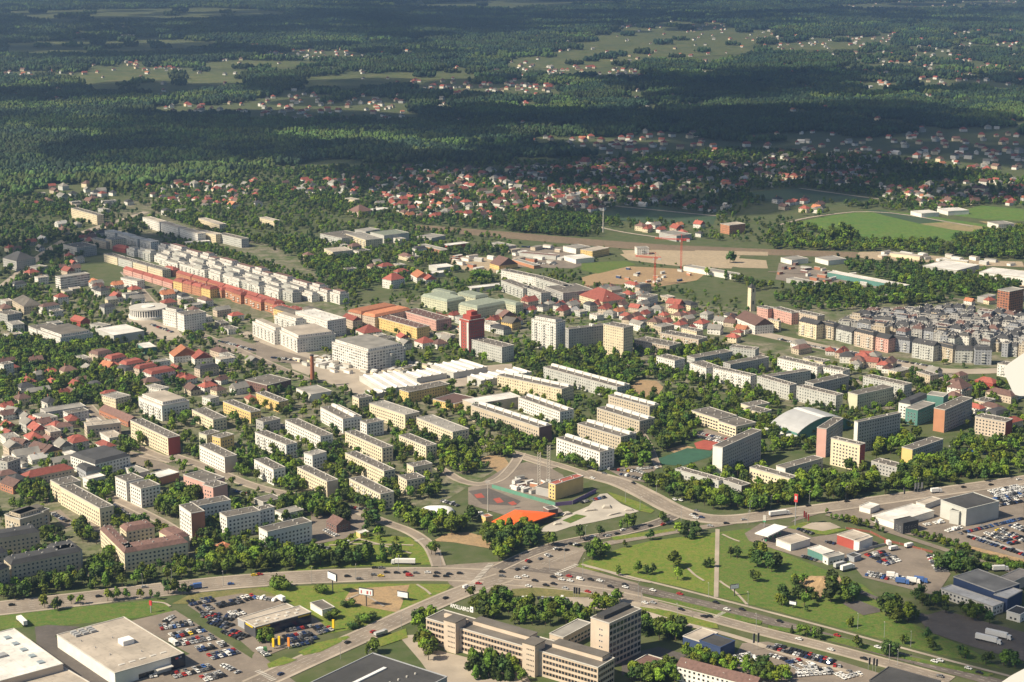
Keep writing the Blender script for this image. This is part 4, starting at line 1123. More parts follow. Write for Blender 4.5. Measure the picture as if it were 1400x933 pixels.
# white air dome
c = G(*P4('b2', 990, 728)); r1, r2 = 13, 9
vs, fs = [], []
for i in range(9):
    a = i / 8 * math.pi / 2
    for j in range(28):
        b = j / 28 * 2 * math.pi; ca = abs(math.cos(b)) ** .6 * (1 if math.cos(b) > 0 else -1); sa = abs(math.sin(b)) ** .6 * (1 if math.sin(b) > 0 else -1)
        vs.append((r1 * ca * math.cos(a) ** .7, r2 * sa * math.cos(a) ** .7 if i < 8 else 0, 5 * math.sin(a)))
for i in range(8):
    for j in range(28): fs.append((i * 28 + j, i * 28 + (j + 1) % 28, (i + 1) * 28 + (j + 1) % 28, (i + 1) * 28 + j))
dome = obj('air_dome', mesh('air_dome', vs, fs, [flat('membrane_white', (.82, .80, .77), .5, .04)])); dome.location = (c.x, c.y, 0)
tag(dome, 'white inflated dome over a court, ringed by trees', 'air dome'); mark([(c.x - 17, c.y - 11), (c.x + 17, c.y - 11), (c.x + 17, c.y + 11), (c.x - 17, c.y + 11)], 4)
# round building with white fins
c = G(203, 433); rr = 20
rb = empty('round_building', (c.x, c.y, 0)); tag(rb, 'round white building with tall fins and dark glass between them', 'office')
MB().bar((0, 0, 0), (0, 0, 10), rr, n=40).build('wall', [flat('dark_glazing', (.02, .025, .045), .15, .3)], rb)
MB().bar((0, 0, 10), (0, 0, 11.5), rr + 1.2, n=40).build('roof', [M_TRIM], rb)
MB().bar((0, 0, 11.5), (0, 0, 12.5), 7, n=24).build('roof_drum', [wallmat('w')], rb)
MB().bar((0, 0, 0), (0, 0, 3), rr + 2, n=40).build('ground_storey', [wallmat('w')], rb)
for i in range(44):
    a = 2 * math.pi * i / 44
    o = obj('fin', shared('fin', lambda: MB().box(-.7, -.5, 3, .7, .9, 10).mesh('fin', [wallmat('w')])), rb, (rr * math.cos(a), rr * math.sin(a), 0)); o.rotation_euler = (0, 0, a)
mark([(c.x - 22, c.y - 22), (c.x + 22, c.y - 22), (c.x + 22, c.y + 22), (c.x - 22, c.y + 22)], 4)
# barrel-roofed sports hall
A, B, C = at4('b4', 15, 240, 5), at4('b4', 160, 290, 5), at4('b4', 402, 212, 5)
o0, L, rz = frame(A, B); t = (B - A).normalized(); D = min(70, abs((C - A).x * t.y - (C - A).y * t.x))
hl = empty('sports_hall', (o0.x, o0.y, 0), rz); tag(hl, 'sports hall with a wide grey barrel roof and a white ridge stripe', 'hall')
n_ = 18; vs, fs = [], []
for i in range(n_ + 1):
    y = D * i / n_; z = 5 + 10 * math.sin(math.pi * i / n_) ** .8
    vs += [(-1, y, z), (L + 1, y, z), (-1, y, z - .6), (L + 1, y, z - .6)]
for i in range(n_):
    k = i * 4; fs += [(k, k + 1, k + 5, k + 4), (k + 2, k + 6, k + 7, k + 3), (k + 1, k + 3, k + 7, k + 5), (k, k + 4, k + 6, k + 2)]
obj('roof', mesh('roof', vs, fs, [flat('roof_zinc', (.40, .40, .40), .45, .08)]), hl)
m = MB(); prof = [(y * D / n_, 4.5 + 10 * math.sin(math.pi * y / n_) ** .8) for y in range(n_ + 1)]
for x in (0, L):
    k = len(m.v); m.v += [(x, y, z) for y, z in prof] + [(x, D, 0), (x, 0, 0)]; m.f.append(tuple(range(k, k + n_ + 3))); m.m.append(0)
m.box(0, -.1, 0, L, .1, 5).box(0, D - .1, 0, L, D + .1, 5)
m.build('wall', [wallmat('e')], hl)
MB().box(-1.2, D * .42, 15.0, L + 1.2, D * .50, 15.35).build('ridge_stripe', [flat('rooflight_white', (.75, .74, .72), .4, .05)], hl)
MB().box(-2, -10, 0, L + 2, -1, 3.2).build('entrance_annex', [wallmat('w')], hl)
mark([tuple(G(*P4('b4', *p))) for p in ((0, 260), (150, 310), (420, 240), (280, 190))], 4)
# red high-rise with stepped crown
A, B, C = G(*P4('c2', 1112, 222), 36), G(*P4('c2', 1165, 236), 36), G(*P4('c2', 1228, 205), 36)
rt = block(A, B, 20, 36, 'r', 'R', 'n', 'red high-rise with white side strips and a stepped crown', 'tower block')
Lr = (B - A).length
for x0, x1 in ((0, Lr * .22), (Lr * .78, Lr)): MB().box(x0 + .3, -.6, 0, x1 - .3, 0, 34).build('side_strip', [facade('w')], rt)
m = MB().box(Lr * .12, 3, 36.1, Lr * .9, 17, 40); m.build('crown', [wallmat('r')], rt)
MB().box(Lr * .25, 6, 40, Lr * .75, 14, 44).build('crown_upper', [wallmat('r')], rt)
for k in range(11):
    for j in range(2): obj('window', window_mesh(1.5, 1.45), rt, (Lr * .42 + j * 3.2, 0, 2 + k * 3))
    for j in range(6):
        o = obj('window', window_mesh(1.5, 1.45), rt, (Lr, 2.5 + j * 3, 2 + k * 3)); o.rotation_euler = (0, 0, math.pi / 2)
# church tower
c = G(1027, 425); ch = empty('church_tower', (c.x, c.y, 0), .5); tag(ch, 'pale church tower with a dark cap beside the brown-roofed nave', 'church tower')
MB().box(-3.2, -3.2, 0, 3.2, 3.2, 27).build('shaft', [wallmat('c')], ch)
m = MB().add([(-3.5, -3.5, 27), (3.5, -3.5, 27), (3.5, 3.5, 27), (-3.5, 3.5, 27), (0, 0, 32)], [(0, 1, 4), (1, 2, 4), (2, 3, 4), (3, 0, 4), (3, 2, 1, 0)]); m.build('spire', [roofmat('D')], ch)
for k in range(2):
    for a in (0, math.pi / 2): o = obj('window', shared('bell', lambda: MB().box(-.9, -3.28, 0, .9, -3.1, 4).mesh('window', [M_GLASS])), ch, (0, 0, 8 + 14 * k)); o.rotation_euler = (0, 0, a)
# brick chimney
c = G(427.5, 530); ck = empty('brick_chimney', (c.x, c.y, 0)); tag(ck, 'tall red brick chimney of the boiler house', 'chimney')
MB().bar((0, 0, 0), (0, 0, 31), 2.3, n=14, r2=1.6).build('shaft', [flat('chimney_brick', (.30, .11, .06), .9, .2, .5)], ck)
MB().bar((0, 0, 31), (0, 0, 32), 1.95, n=14).build('cap', [M_DARK], ck)
# lattice masts of the building site, cranes, aerial
M_RW = flat('crane_red', (.55, .07, .04), .6, .1)
def lattice(m, a, b, w, n, r=.12):
    a, b = Vector(a), Vector(b); ax = (b - a) / n; q = (b - a).to_track_quat('Z', 'Y')
    cs_ = [q @ Vector((x * w / 2, y * w / 2, 0)) for x, y in ((-1, -1), (1, -1), (1, 1), (-1, 1))]
    for k in cs_: m.bar(a + k, b + k, r, n=4)
    for i in range(n):
        for k in range(4): m.bar(a + ax * i + cs_[k], a + ax * (i + 1) + cs_[(k + 1) % 4], r * .7, n=4)
    return m
for x, y, lb in ((737, 668, 'grey lattice site mast nearest the red-roofed building site house, nearer one'), (750, 658, 'grey lattice site mast behind its twin on the building site')):
    c = G(x, y); mo = empty('lattice_mast', (c.x, c.y, 0)); tag(mo, lb, 'mast')
    lattice(MB(), (0, 0, 0), (0, 0, 29), 2.2, 14, .22).build('shaft', [flat('mast_grey', (.42, .38, .33), .6, .1)], mo)
    MB().box(-2, -2, 0, 2, 2, 1.2).build('base', [wallmat('h')], mo)
def crane(px, py, ht, jib, ang, lb):
    c = G(px, py); r = empty('tower_crane', (c.x, c.y, 0), ang); tag(r, lb, 'crane')
    lattice(MB(), (0, 0, 0), (0, 0, ht), 1.8, 12, .2).build('mast', [M_RW], r)
    lattice(MB(), (0, 0, ht), (jib, 0, ht + 1.5), 1.4, 14, .18).build('jib', [M_RW], r)
    lattice(MB(), (0, 0, ht), (-jib * .3, 0, ht), 1.8, 4, .28).build('counter_jib', [M_RW], r)
    MB().box(-jib * .3, -1.2, ht - 2.6, -jib * .3 + 4, 1.2, ht + .6).build('counterweight', [wallmat('h')], r)
    MB().box(.8, -1, ht - 3, 2.8, 1, ht - .4).build('cab', [M_TRIM], r)
    MB().bar((0, 0, ht), (0, 0, ht + 7), .3).build('apex', [M_RW], r)
    MB().bar((0, 0, ht + 7), (jib * .8, 0, ht + 2), .12, n=4).bar((0, 0, ht + 7), (-jib * .28, 0, ht + 1), .12, n=4).build('tie_bars', [M_RW], r)
crane(931, 370, 40, 34, R(175), 'taller red tower crane on the bare earth site')
crane(895, 390, 34, 24, R(170), 'shorter red tower crane on the bare earth site')
c = G(824.5, 318); rm_ = empty('aerial_mast', (c.x, c.y, 0)); tag(rm_, 'tall thin white aerial by the railway', 'mast')
MB().bar((0, 0, 0), (0, 0, 36), .9, n=8, r2=.5).build('pole', [M_TRIM], rm_); MB().box(-1.2, -1.2, 31, 1.2, 1.2, 34).build('antenna_panels', [M_TRIM], rm_)
# petrol station canopy and signs
A, B = G(1032, 729.5, 5.6), G(1050, 734, 5.6)
o0, L, rz = frame(A, B); C = G(1077, 721.5, 5.6); t = (B - A).normalized(); D = abs((C - A).x * t.y - (C - A).y * t.x)
pc = empty('petrol_canopy', (o0.x, o0.y, 0), rz); tag(pc, 'white petrol station canopy over the pumps', 'canopy')
MB().box(0, 0, 5.2, L, D, 6).build('canopy_roof', [flat('plant_white', (.78, .77, .74), .6, .05)], pc)
for i in range(4): obj('post', shared('ppost', lambda: MB().box(-.25, -.25, 0, .25, .25, 5.2).mesh('post', [M_TRIM])), pc, (L * .5, D * (.14 + .24 * i), 0))
for i in range(4): obj('fuel_pump', shared('pump', lambda: MB().box(-.5, -.3, 0, .5, .3, 1.9).mesh('fuel_pump', [flat('pump_green', (.05, .25, .12), .5, .1)])), pc, (L * .5 + 1.6, D * (.14 + .24 * i), 0))
def pylon(px, py, ht, w, mats, lb, hh=None, name='pylon_sign'):
    c = G(px, py); r = empty(name, (c.x, c.y, 0), -.5); tag(r, lb, 'sign'); hh = hh or ht * .28
    MB().bar((0, 0, 0), (0, 0, ht - hh), .35, n=8).build('pole', [M_METAL], r)
    MB().box(-w / 2, -.35, ht - hh, w / 2, .35, ht).build('sign_box', [mats], r); return r
SG = flat('sign_red', (.55, .05, .05), .5, .05)
r = pylon(1087, 719, 24, 2.6, SG, 'very tall pylon with a red sign beside the petrol station', 6)
MB().box(-.7, -.42, 20, .7, -.36, 22.5).build('sign_mark', [M_TRIM], r)
r = pylon(1045, 721, 9, 2.2, M_TRIM, 'white and green price sign beside the petrol canopy', 5)
MB().box(-1.1, -.4, 4, 1.1, .4, 5).build('green_foot', [flat('pump_green', (.05, .25, .12), .5, .1)], r)
pylon(206.5, 838, 8, 2, SG, 'small red and white sign on the west meadow', 3)
for i, (x, y) in enumerate(((374, 888), (382, 885), (395, 887), (456, 862))): pylon(x, y, 7, 1.5, M_YEL if i != 2 else flat('sign_orange', (.75, .25, .04), .5, .05), ['yellow banner pylon, nearest to the showroom yard corner', 'yellow banner pylon, second along the showroom yard', 'orange pylon beside the rows of dark cars', 'yellow banner pylon at the far end of the showroom yard'][i], 5.5, 'banner_pylon')
def banner(px, py, ht, m, lb, grp):
    c = G(px, py); r = empty('flag', (c.x, c.y, 0), .3); tag(r, lb, 'flag', grp)
    MB().bar((0, 0, 0), (0, 0, ht), .1).build('pole', [M_METAL], r)
    MB().box(0, -.05, ht * .45, 1.3, .05, ht).build('cloth', [m], r)
for i, (x, y) in enumerate(((1098, 715), (1100.5, 717), (1103.5, 719.5))): banner(x, y, 9, SG, f'red flag, {ordw(i + 1)} from west of three on the grass island', 'red flags')
for i, (x, y) in enumerate(((784, 819), (787, 819.5), (790.5, 820))): banner(x, y, 8, M_DARK, f'dark flag on its pole, {ordw(i + 1)} from west of three beside the dual carriageway', 'dark flags')
for i, (x, y) in enumerate(((1250, 676), (1254, 675.5), (1259, 675), (1235, 683))): banner(x, y, 9, M_METAL if i < 3 else M_DARK, f'pale flag, {ordw(i + 1)} from west of the row by the avenue' if i < 3 else 'dark flag beside the pale flags by the avenue', 'avenue flags')
for i, (x, y) in enumerate(((1029, 890), (1035, 889.5))): banner(x, y, 11, M_DARK, f'dark red flag, {ordw(i + 1)} from west beside the blue showroom', 'showroom flags')
for i, (x, y) in enumerate(((1187, 917), (1193, 918), (1197, 919))): banner(x, y, 8, M_DARK, f'dark flag, {ordw(i + 1)} from west beside the bottom car park', 'car park flags')
def billboard(px, py, ht, w, hh, ang, lb, pic):
    c = G(px, py); r = empty('billboard', (c.x, c.y, 0), ang); tag(r, lb, 'billboard')
    MB().bar((0, 0, 0), (0, 0, ht - hh), .35, n=8).build('post', [M_DARK], r)
    MB().box(-w / 2, -.5, ht - hh, w / 2, .5, ht).build('panel', [M_DARK], r)
    m = MB().box(-w / 2 + .3, -.6, ht - hh + .3, w / 2 - .3, -.52, ht - .3)
    if pic:
        for x, ww in ((-w * .36, .9), (w * .05, 1.3), (w * .30, .7)): m.box(x, -.66, ht - hh + 1, x + ww, -.61, ht - 1.3, 1)
    m.build('poster', [flat('poster_white', (.76, .78, .80), .5, .05), flat('poster_red', (.5, .12, .10), .6, .1)], r)
billboard(455, 811, 14, 9.5, 5, R(-48), 'billboard with a blank white poster at the dual carriageway', False)
billboard(501, 829, 12, 10, 4.5, R(-22), 'billboard with red figures on white above the scrub', True)
billboard(551, 821, 6, 8, 4, R(-25), 'small pale billboard by the south road junction', False)
billboard(1004, 815, 8, 6, 3, R(20), 'grey back of a billboard on the meadow path', False)
billboard(1084, 832, 5, 5, 2.5, R(-30), 'little white billboard in the eastern meadow', False)
# aeroplane: rear tip of the flap fairing and the engine cowling, seen through the cabin window
def camray(px, py, dist):
    x = (px - 700) / FPX; y = (466.5 - py) / FPX
    return Vector((x, CT + y * ST, -ST + y * CT)) * dist
M_PLANE = flat('aircraft_white', (.80, .78, .73), .35, .03)
pl = empty('aeroplane', (0, 0, HM)); tag(pl, 'white parts of the aeroplane wing at the right edge, close by', 'aeroplane')
def slab(name, pts, dist, depth, wd=(.45, .85, -.25)):
    f = [camray(*p, dist) for p in pts]; away = Vector(wd).normalized() * depth; n = len(f)
    vs = f + [p + away for p in f]; fs = [tuple(range(n)), tuple(range(2 * n - 1, n - 1, -1))] + [(i, n + i, n + (i + 1) % n, (i + 1) % n) for i in range(n)]
    me = mesh(name, vs, fs, [M_PLANE]); bm = bmesh.new(); bm.from_mesh(me); bmesh.ops.recalc_face_normals(bm, faces=bm.faces); bm.to_mesh(me); bm.free()
    return obj(name, me, pl)
slab('flap_fairing', [(1420, 473), (1398, 484), (1380, 496.5), (1374, 501.5), (1372, 506), (1373, 511), (1380, 526), (1384.5, 536), (1388, 540), (1394, 541.5), (1420, 542), (1700, 545), (1700, 330)], 13, .5)
slab('engine_cowling', [(1366, 935), (1383, 923.5), (1400, 914.5), (1430, 900), (1700, 790), (1700, 1150), (1300, 1150), (1330, 965)], 8, .8, (.5, .6, -.62))
# ------------------------------------------------------------------ detached houses
def house_template(rc, wc, form, L, d, e):
    r = empty('house', (0, 0, 0))
    vs = box_v(0, 0, 0, L, d, e); fs = [(0, 1, 5, 4), (1, 2, 6, 5), (2, 3, 7, 6), (3, 0, 4, 7), (4, 5, 6, 7)]
    fm = [0] * 5
    if form == 'g':
        vs += [(0, d / 2, e + d * .42), (L, d / 2, e + d * .42)]; fs += [(1, 2, 6, 9, 5), (3, 0, 4, 8, 7)]; fs = [fs[0], fs[2], fs[5], fs[6], (0, 3, 2, 1)]
        uv = [[(0, 0), (L, 0), (L, e), (0, e)]] * 2 + [[(0, 0), (d, 0), (d, e), (d / 2, e + 2), (0, e)]] * 2 + [[(0, 0)] * 4]
    else: uv = [[(0, 0), (L, 0), (L, e), (0, e)], [(0, 0), (d, 0), (d, e), (0, e)]] * 2 + [[(0, 0)] * 4]
    obj('wall', mesh('wall', vs, fs, [facade(wc, bay=2.8)], [0] * len(fs), uv), r)
    rv, rf = roof_prism(form, L, d, e, .5, d * .42 if form == 'g' else d * .34)
    ro = obj('roof', mesh('roof', rv, rf, [roofmat(rc)]), r)
    obj('chimney', shared('hch', lambda: MB().box(-.4, -.4, 0, .4, .4, 2).mesh('chimney', [wallmat('k')])), ro, (L * .3, d * .5, e + d * .3))
    return r
HT = [('R', 'w', 'g', 11, 9, 5), ('R', 'c', 'h', 12, 10, 5.5), ('R', 'w', 'h', 13, 10, 5), ('O', 'w', 'g', 12, 9, 5), ('R', 'n', 'g', 14, 10, 6), ('B', 'w', 'g', 11, 9, 5), ('B', 'c', 'h', 12, 11, 6), ('B', 't', 'g', 13, 9, 5),
      ('A', 'w', 'g', 12, 9, 5), ('S', 'w', 'h', 12, 10, 6), ('A', 'h', 'h', 13, 10, 6), ('L', 'w', 'g', 14, 8, 4)]
HW = [4, 4, 3, 2, 3, 4, 3, 3, 4, 3, 3, 1]
RN = {'R': 'red', 'O': 'orange', 'B': 'brown', 'A': 'grey', 'S': 'slate', 'L': 'whitish'}
templates = [house_template(*t) for t in HT]
HZ = [("0 495 40 500 120 528 125 545 60 560 0 560", 14, 'in the gardens at the west edge', 0), ("0 565 30 560 95 600 90 628 50 640 0 610", 14, 'west of the sandy block', 0),
      ("105 393 160 388 245 408 230 420 150 415 105 402", 13, 'south of the pink terrace', 0), ("0 335 55 330 110 345 130 360 70 385 0 400", 14, 'around the hipped western block', 0),
      ("785 402 850 398 900 415 960 440 965 460 900 450 860 448 800 425", 34, 'in the dense quarter behind the tower trio', 1), ("700 415 760 405 800 415 790 440 720 430", 12, 'north of the broad white tower', 1),
      ("960 435 1010 440 1020 455 1000 470 965 462", 8, 'west of the church', 1), ("1140 478 1165 484 1225 500 1220 512 1180 508 1140 498", 12, 'beside the estate avenue', 2),
      ("590 440 620 432 660 440 700 425 740 430 700 450 640 470 600 465", 10, 'around the red high-rise', 1), ("120 505 200 500 290 525 320 520 350 560 260 540 180 520", 14, 'south of the red-roofed chain', 0),
      ("380 250 470 243 560 232 700 232 700 262 600 275 480 272 400 268", 62, 'in the suburb below the wood, western part', 0), ("520 270 700 262 705 300 640 305 560 300 500 285", 36, 'by the railway, western part', 0),
      ("700 232 840 218 900 235 900 262 780 275 700 262", 62, 'in the suburb below the wood, middle part', 1), ("700 264 850 270 930 275 1010 285 960 296 830 290 700 296", 36, 'by the railway, middle part', 1),
      ("900 230 1050 215 1180 222 1200 258 1060 255 960 268 900 262", 62, 'in the suburb below the wood, eastern part', 1), ("1200 255 1400 248 1400 282 1290 288 1210 276", 34, 'around the eastern fields', 0),
      ("860 300 915 296 965 310 960 325 900 322 860 318", 12, 'among the dim fields', 0), ("200 255 345 248 350 285 290 290 200 272", 22, 'at the forest edge', 0), ("50 258 130 256 160 270 120 280 50 268", 12, 'at the far western forest edge', 0),
      ("55 312 140 305 160 315 110 345 50 338", 12, 'south of the lone cream slab', 0), ("1060 268 1110 270 1160 290 1100 296 1060 290", 10, 'between the two big fields', 0),
      ("1290 412 1330 410 1380 400 1400 412 1350 425", 4, 'behind the slate-roofed estate', 0)]
FHZ = [("1000 195 1400 185 1400 240 1180 222 1040 214", 90), ("350 140 480 135 560 140 570 152 400 158 250 155 160 150", 60), ("360 68 480 72 560 74 560 80 420 82 360 78", 46), ("690 85 780 92 890 98 880 106 720 104", 44), ("690 112 760 118 750 128 690 125", 24),
       ("1000 55 1200 50 1400 40 1400 70 1200 78 1010 72", 80), ("1130 80 1300 70 1400 95 1380 130 1180 120", 70), ("0 96 60 98 120 103 50 106 0 104", 12), ("160 88 215 90 260 96 200 100", 14), ("560 110 700 118 690 130 560 128", 40), ("1150 0 1400 2 1400 24 1180 20", 60),
       ("840 30 1010 36 1000 46 850 44", 24), ("800 190 900 192 960 205 880 214 800 208", 24), ("0 35 200 30 260 50 100 58 0 56", 24)]
def poly(t): v = [float(x) for x in t.split()]; return list(zip(v[::2], v[1::2]))
def scatter(pts, n, mind, rng, r=6, lim=1, tries=60):
    g = [G(*p) for p in pts]; gp = [tuple(p) for p in g]; out = []
    xs = [p[0] for p in gp]; ys = [p[1] for p in gp]
    for _ in range(n * tries):
        if len(out) >= n: break
        x, y = rng.uniform(min(xs), max(xs)), rng.uniform(min(ys), max(ys))
        if not inpoly(gp, np.array([x]), np.array([y]))[0] or not is_free(x, y, r, lim): continue
        if any((x - a) ** 2 + (y - b) ** 2 < mind * mind for a, b in out): continue
        out.append((x, y))
    return out
rng = random.Random(11)
cand = []
for zi, (t, n, ph, ang) in enumerate(HZ):
    for x, y in scatter(poly(t), n, 14, rng, 7):
        k = rng.choices(range(len(HT)), HW)[0]
        cand.append((PX(x, y)[2], x, y, k, zi, (rng.choice((0, math.pi / 2)) - .85 + rng.gauss(0, .12) + .25 * ang), rng.uniform(.85, 1.25)))
        mark([(x - 4, y - 4), (x + 8, y - 4), (x + 8, y + 8), (x - 4, y + 8)], 4)
cand.sort(reverse=True)
far_h = [(x, y, k, a, s) for _, x, y, k, _, a, s in cand[262:]]
near_h = cand[:262]
by = {}
for c_ in near_h: by.setdefault((c_[4], RN[HT[c_[3]][0]]), []).append(c_)
first = [True] * len(HT)
for (zi, rn), L_ in by.items():
    L_.sort(key=lambda c_: PX(c_[1], c_[2])[0])
    for i, (_, x, y, k, _, a, s) in enumerate(L_):
        t = templates[k]
        if first[k]: o = t; first[k] = False
        else: o = copy_tree(t)
        o.location = (x, y, 0); o.rotation_euler = (0, 0, a); o.scale = (s, s, s)
        tag(o, f"{rn}-roofed house {nth(i, len(L_))}of its colour {HZ[zi][2]}" if len(L_) > 1 else f"only {rn}-roofed house {HZ[zi][2]}", 'house', 'detached houses ' + HZ[zi][2])
for i, t in enumerate(templates):
    if first[i]:
        for ch in list(t.children):
            for g_ in list(ch.children): bpy.data.objects.remove(g_)
            bpy.data.objects.remove(ch)
        bpy.data.objects.remove(t)
for t, n in FHZ:
    for x, y in scatter(poly(t), int(n * .85), 22, rng, 0): far_h.append((x, y, rng.choices(range(len(HT)), HW)[0], rng.uniform(0, 3), rng.uniform(.8, 1.25)))
for zi in (10, 11, 12, 13, 14, 15, 17):
    t, n = HZ[zi][:2]
    for x, y in scatter(poly(t), int(n * 1.1), 12, rng, 6): far_h.append((x, y, rng.choices(range(len(HT)), HW)[0], rng.choice((0, math.pi / 2)) - .85 + rng.gauss(0, .2), rng.uniform(.7, 1.0))); mark([(x - 4, y - 4), (x + 8, y - 4), (x + 8, y + 8), (x - 4, y + 8)], 4)
for t, n in (("300 60 1400 30 1400 200 900 190 560 165 300 150", 260), ("0 90 300 80 400 150 0 150", 40), ("900 20 1400 2 1400 60 950 70", 120), ("700 190 1400 170 1400 235 900 225", 90), ("350 130 560 130 560 165 350 165", 40)):
    for x, y in scatter(poly(t), n, 30, rng, 0): far_h.append((x, y, rng.choices(range(len(HT)), HW)[0], rng.uniform(0, 3), rng.uniform(.75, 1.15)))
fm_ = MB(); hm = {}
mats = [roofmat(c) for c in 'ROBASL'] + [wallmat(c) for c in 'wcnth']
for x, y, k, a, s in far_h:
    rc, wc, form, L, d, e = HT[k]; M_ = Matrix.Translation((x, y, 0)) @ Matrix.Rotation(a, 4, 'Z') @ Matrix.Scale(s, 4)
    rv, rf = roof_prism(form, L, d, e, .4, d * .4)
    fm_.add([M_ @ Vector(v) for v in rv], rf, 'ROBASL'.index(rc)); fm_.add([M_ @ Vector(v) for v in box_v(0, 0, 0, L, d, e)], BOXF[2:], 6 + 'wcnth'.index(wc))
tag(fm_.build('distant_houses', mats), 'far-off suburb houses scattered through the woods', 'houses', kind='stuff')

# small town houses with flat or hipped roofs between the blocks
def townhouses(t, n, ph, seed, walls='wwchtn', hr=(5, 9), md=18):
    r_ = random.Random(seed); q = scatter(poly(t), n, md, r_, 9); q.sort(key=lambda p: PX(*p)[0]); items = []
    for x, y in q:
        L, d, h = r_.uniform(11, 22), r_.uniform(9, 13), r_.uniform(*hr); a = r_.choice((-.92, .65)) + r_.gauss(0, .06); c = r_.choice(walls); ff, rc = r_.choice((('v', 'A'), ('v', 'G'), ('h', 'B'), ('h', 'R'), ('g', 'A'), ('m', 'S'), ('v', 'K')))
        items.append((x, y, L, d, h, a, c, ff, rc))
    cnt = {}
    for i in items: cnt.setdefault((i[6], i[7]), []).append(i)
    for (c, ff), lst in cnt.items():
        for k, (x, y, L, d, h, a, c, ff, rc) in enumerate(lst):
            u = Vector((math.cos(a), math.sin(a))) * L / 2; P = Vector((x, y))
            block(P - u, P + u, d, h, c, rc, ff, f"{WNAME[c]} {'flat-roofed' if ff == 'v' else 'hip-roofed' if ff == 'h' else 'gabled' if ff == 'g' else 'mansard'} town house, {nth(k, len(lst))}{ph}", 'town house', 'town houses ' + ph, near=False)
NAMES['town house'] = 'town_house'
townhouses("0 395 60 385 130 400 180 440 130 470 0 470", 13, 'near the western edge below the white slab', 1); townhouses("100 395 250 405 330 440 300 470 240 450 150 420", 14, 'around the round building', 2)
townhouses("0 500 110 490 200 500 330 480 420 500 340 520 200 540 120 560 0 640", 15, 'among the gardens south of the thicket', 3); townhouses("0 590 60 580 150 570 180 610 60 650 0 680", 12, 'west of the bent yellow block', 4)
townhouses("480 480 600 440 700 420 760 400 800 410 700 440 660 480", 12, 'between the red high-rise and gabled blocks', 5); townhouses("780 400 880 390 960 430 1040 450 960 470 800 440", 16, 'in the red-roofed quarter', 6)
townhouses("400 330 560 330 620 380 560 400 480 390 400 350", 14, 'in the greenery north of the pale green blocks', 7); townhouses("40 270 200 265 260 300 180 320 60 330", 16, 'at the western forest edge', 8); townhouses("1060 450 1200 480 1330 512 1320 530 1200 510 1080 480", 5, 'beside the estate avenue', 9)
townhouses("1240 520 1400 530 1400 590 1330 570 1250 560", 9, 'east of the hospital slab', 10)
# ------------------------------------------------------------------ trees
def foliage(name, c, spread=.40):
    m, n, b = nodes(name)
    oi = N(n, 'ShaderNodeObjectInfo'); ge = N(n, 'ShaderNodeNewGeometry')
    k = math_(n, 'MULTIPLY_ADD', oi.outputs['Random'], 2 * spread, 1 - spread)
    k = math_(n, 'MULTIPLY', k, math_(n, 'MULTIPLY_ADD', ge.outputs['Random Per Island'], .8, .6))
    hs = N(n, 'ShaderNodeHueSaturation'); hs.inputs['Color'].default_value = (*c, 1)
    n.links.new(math_(n, 'MULTIPLY_ADD', oi.outputs['Random'], .052, .468), hs.inputs['Hue']); n.links.new(k, hs.inputs['Value'])
    n.links.new(hs.outputs[0], b.inputs['Base Color']); b.inputs['Roughness'].default_value = .7
    b.inputs['Specular IOR Level'].default_value = .2
    return m
F_MID = foliage('leaves_mid', (.090, .142, .017)); F_DARK = foliage('leaves_dark', (.046, .082, .018)); F_LIGHT = foliage('leaves_light', (.150, .212, .018)); F_WOOD = foliage('leaves_wood', (.030, .052, .016), .35)
M_BARK = flat('bark', (.09, .065, .045), .9, .3, 1)
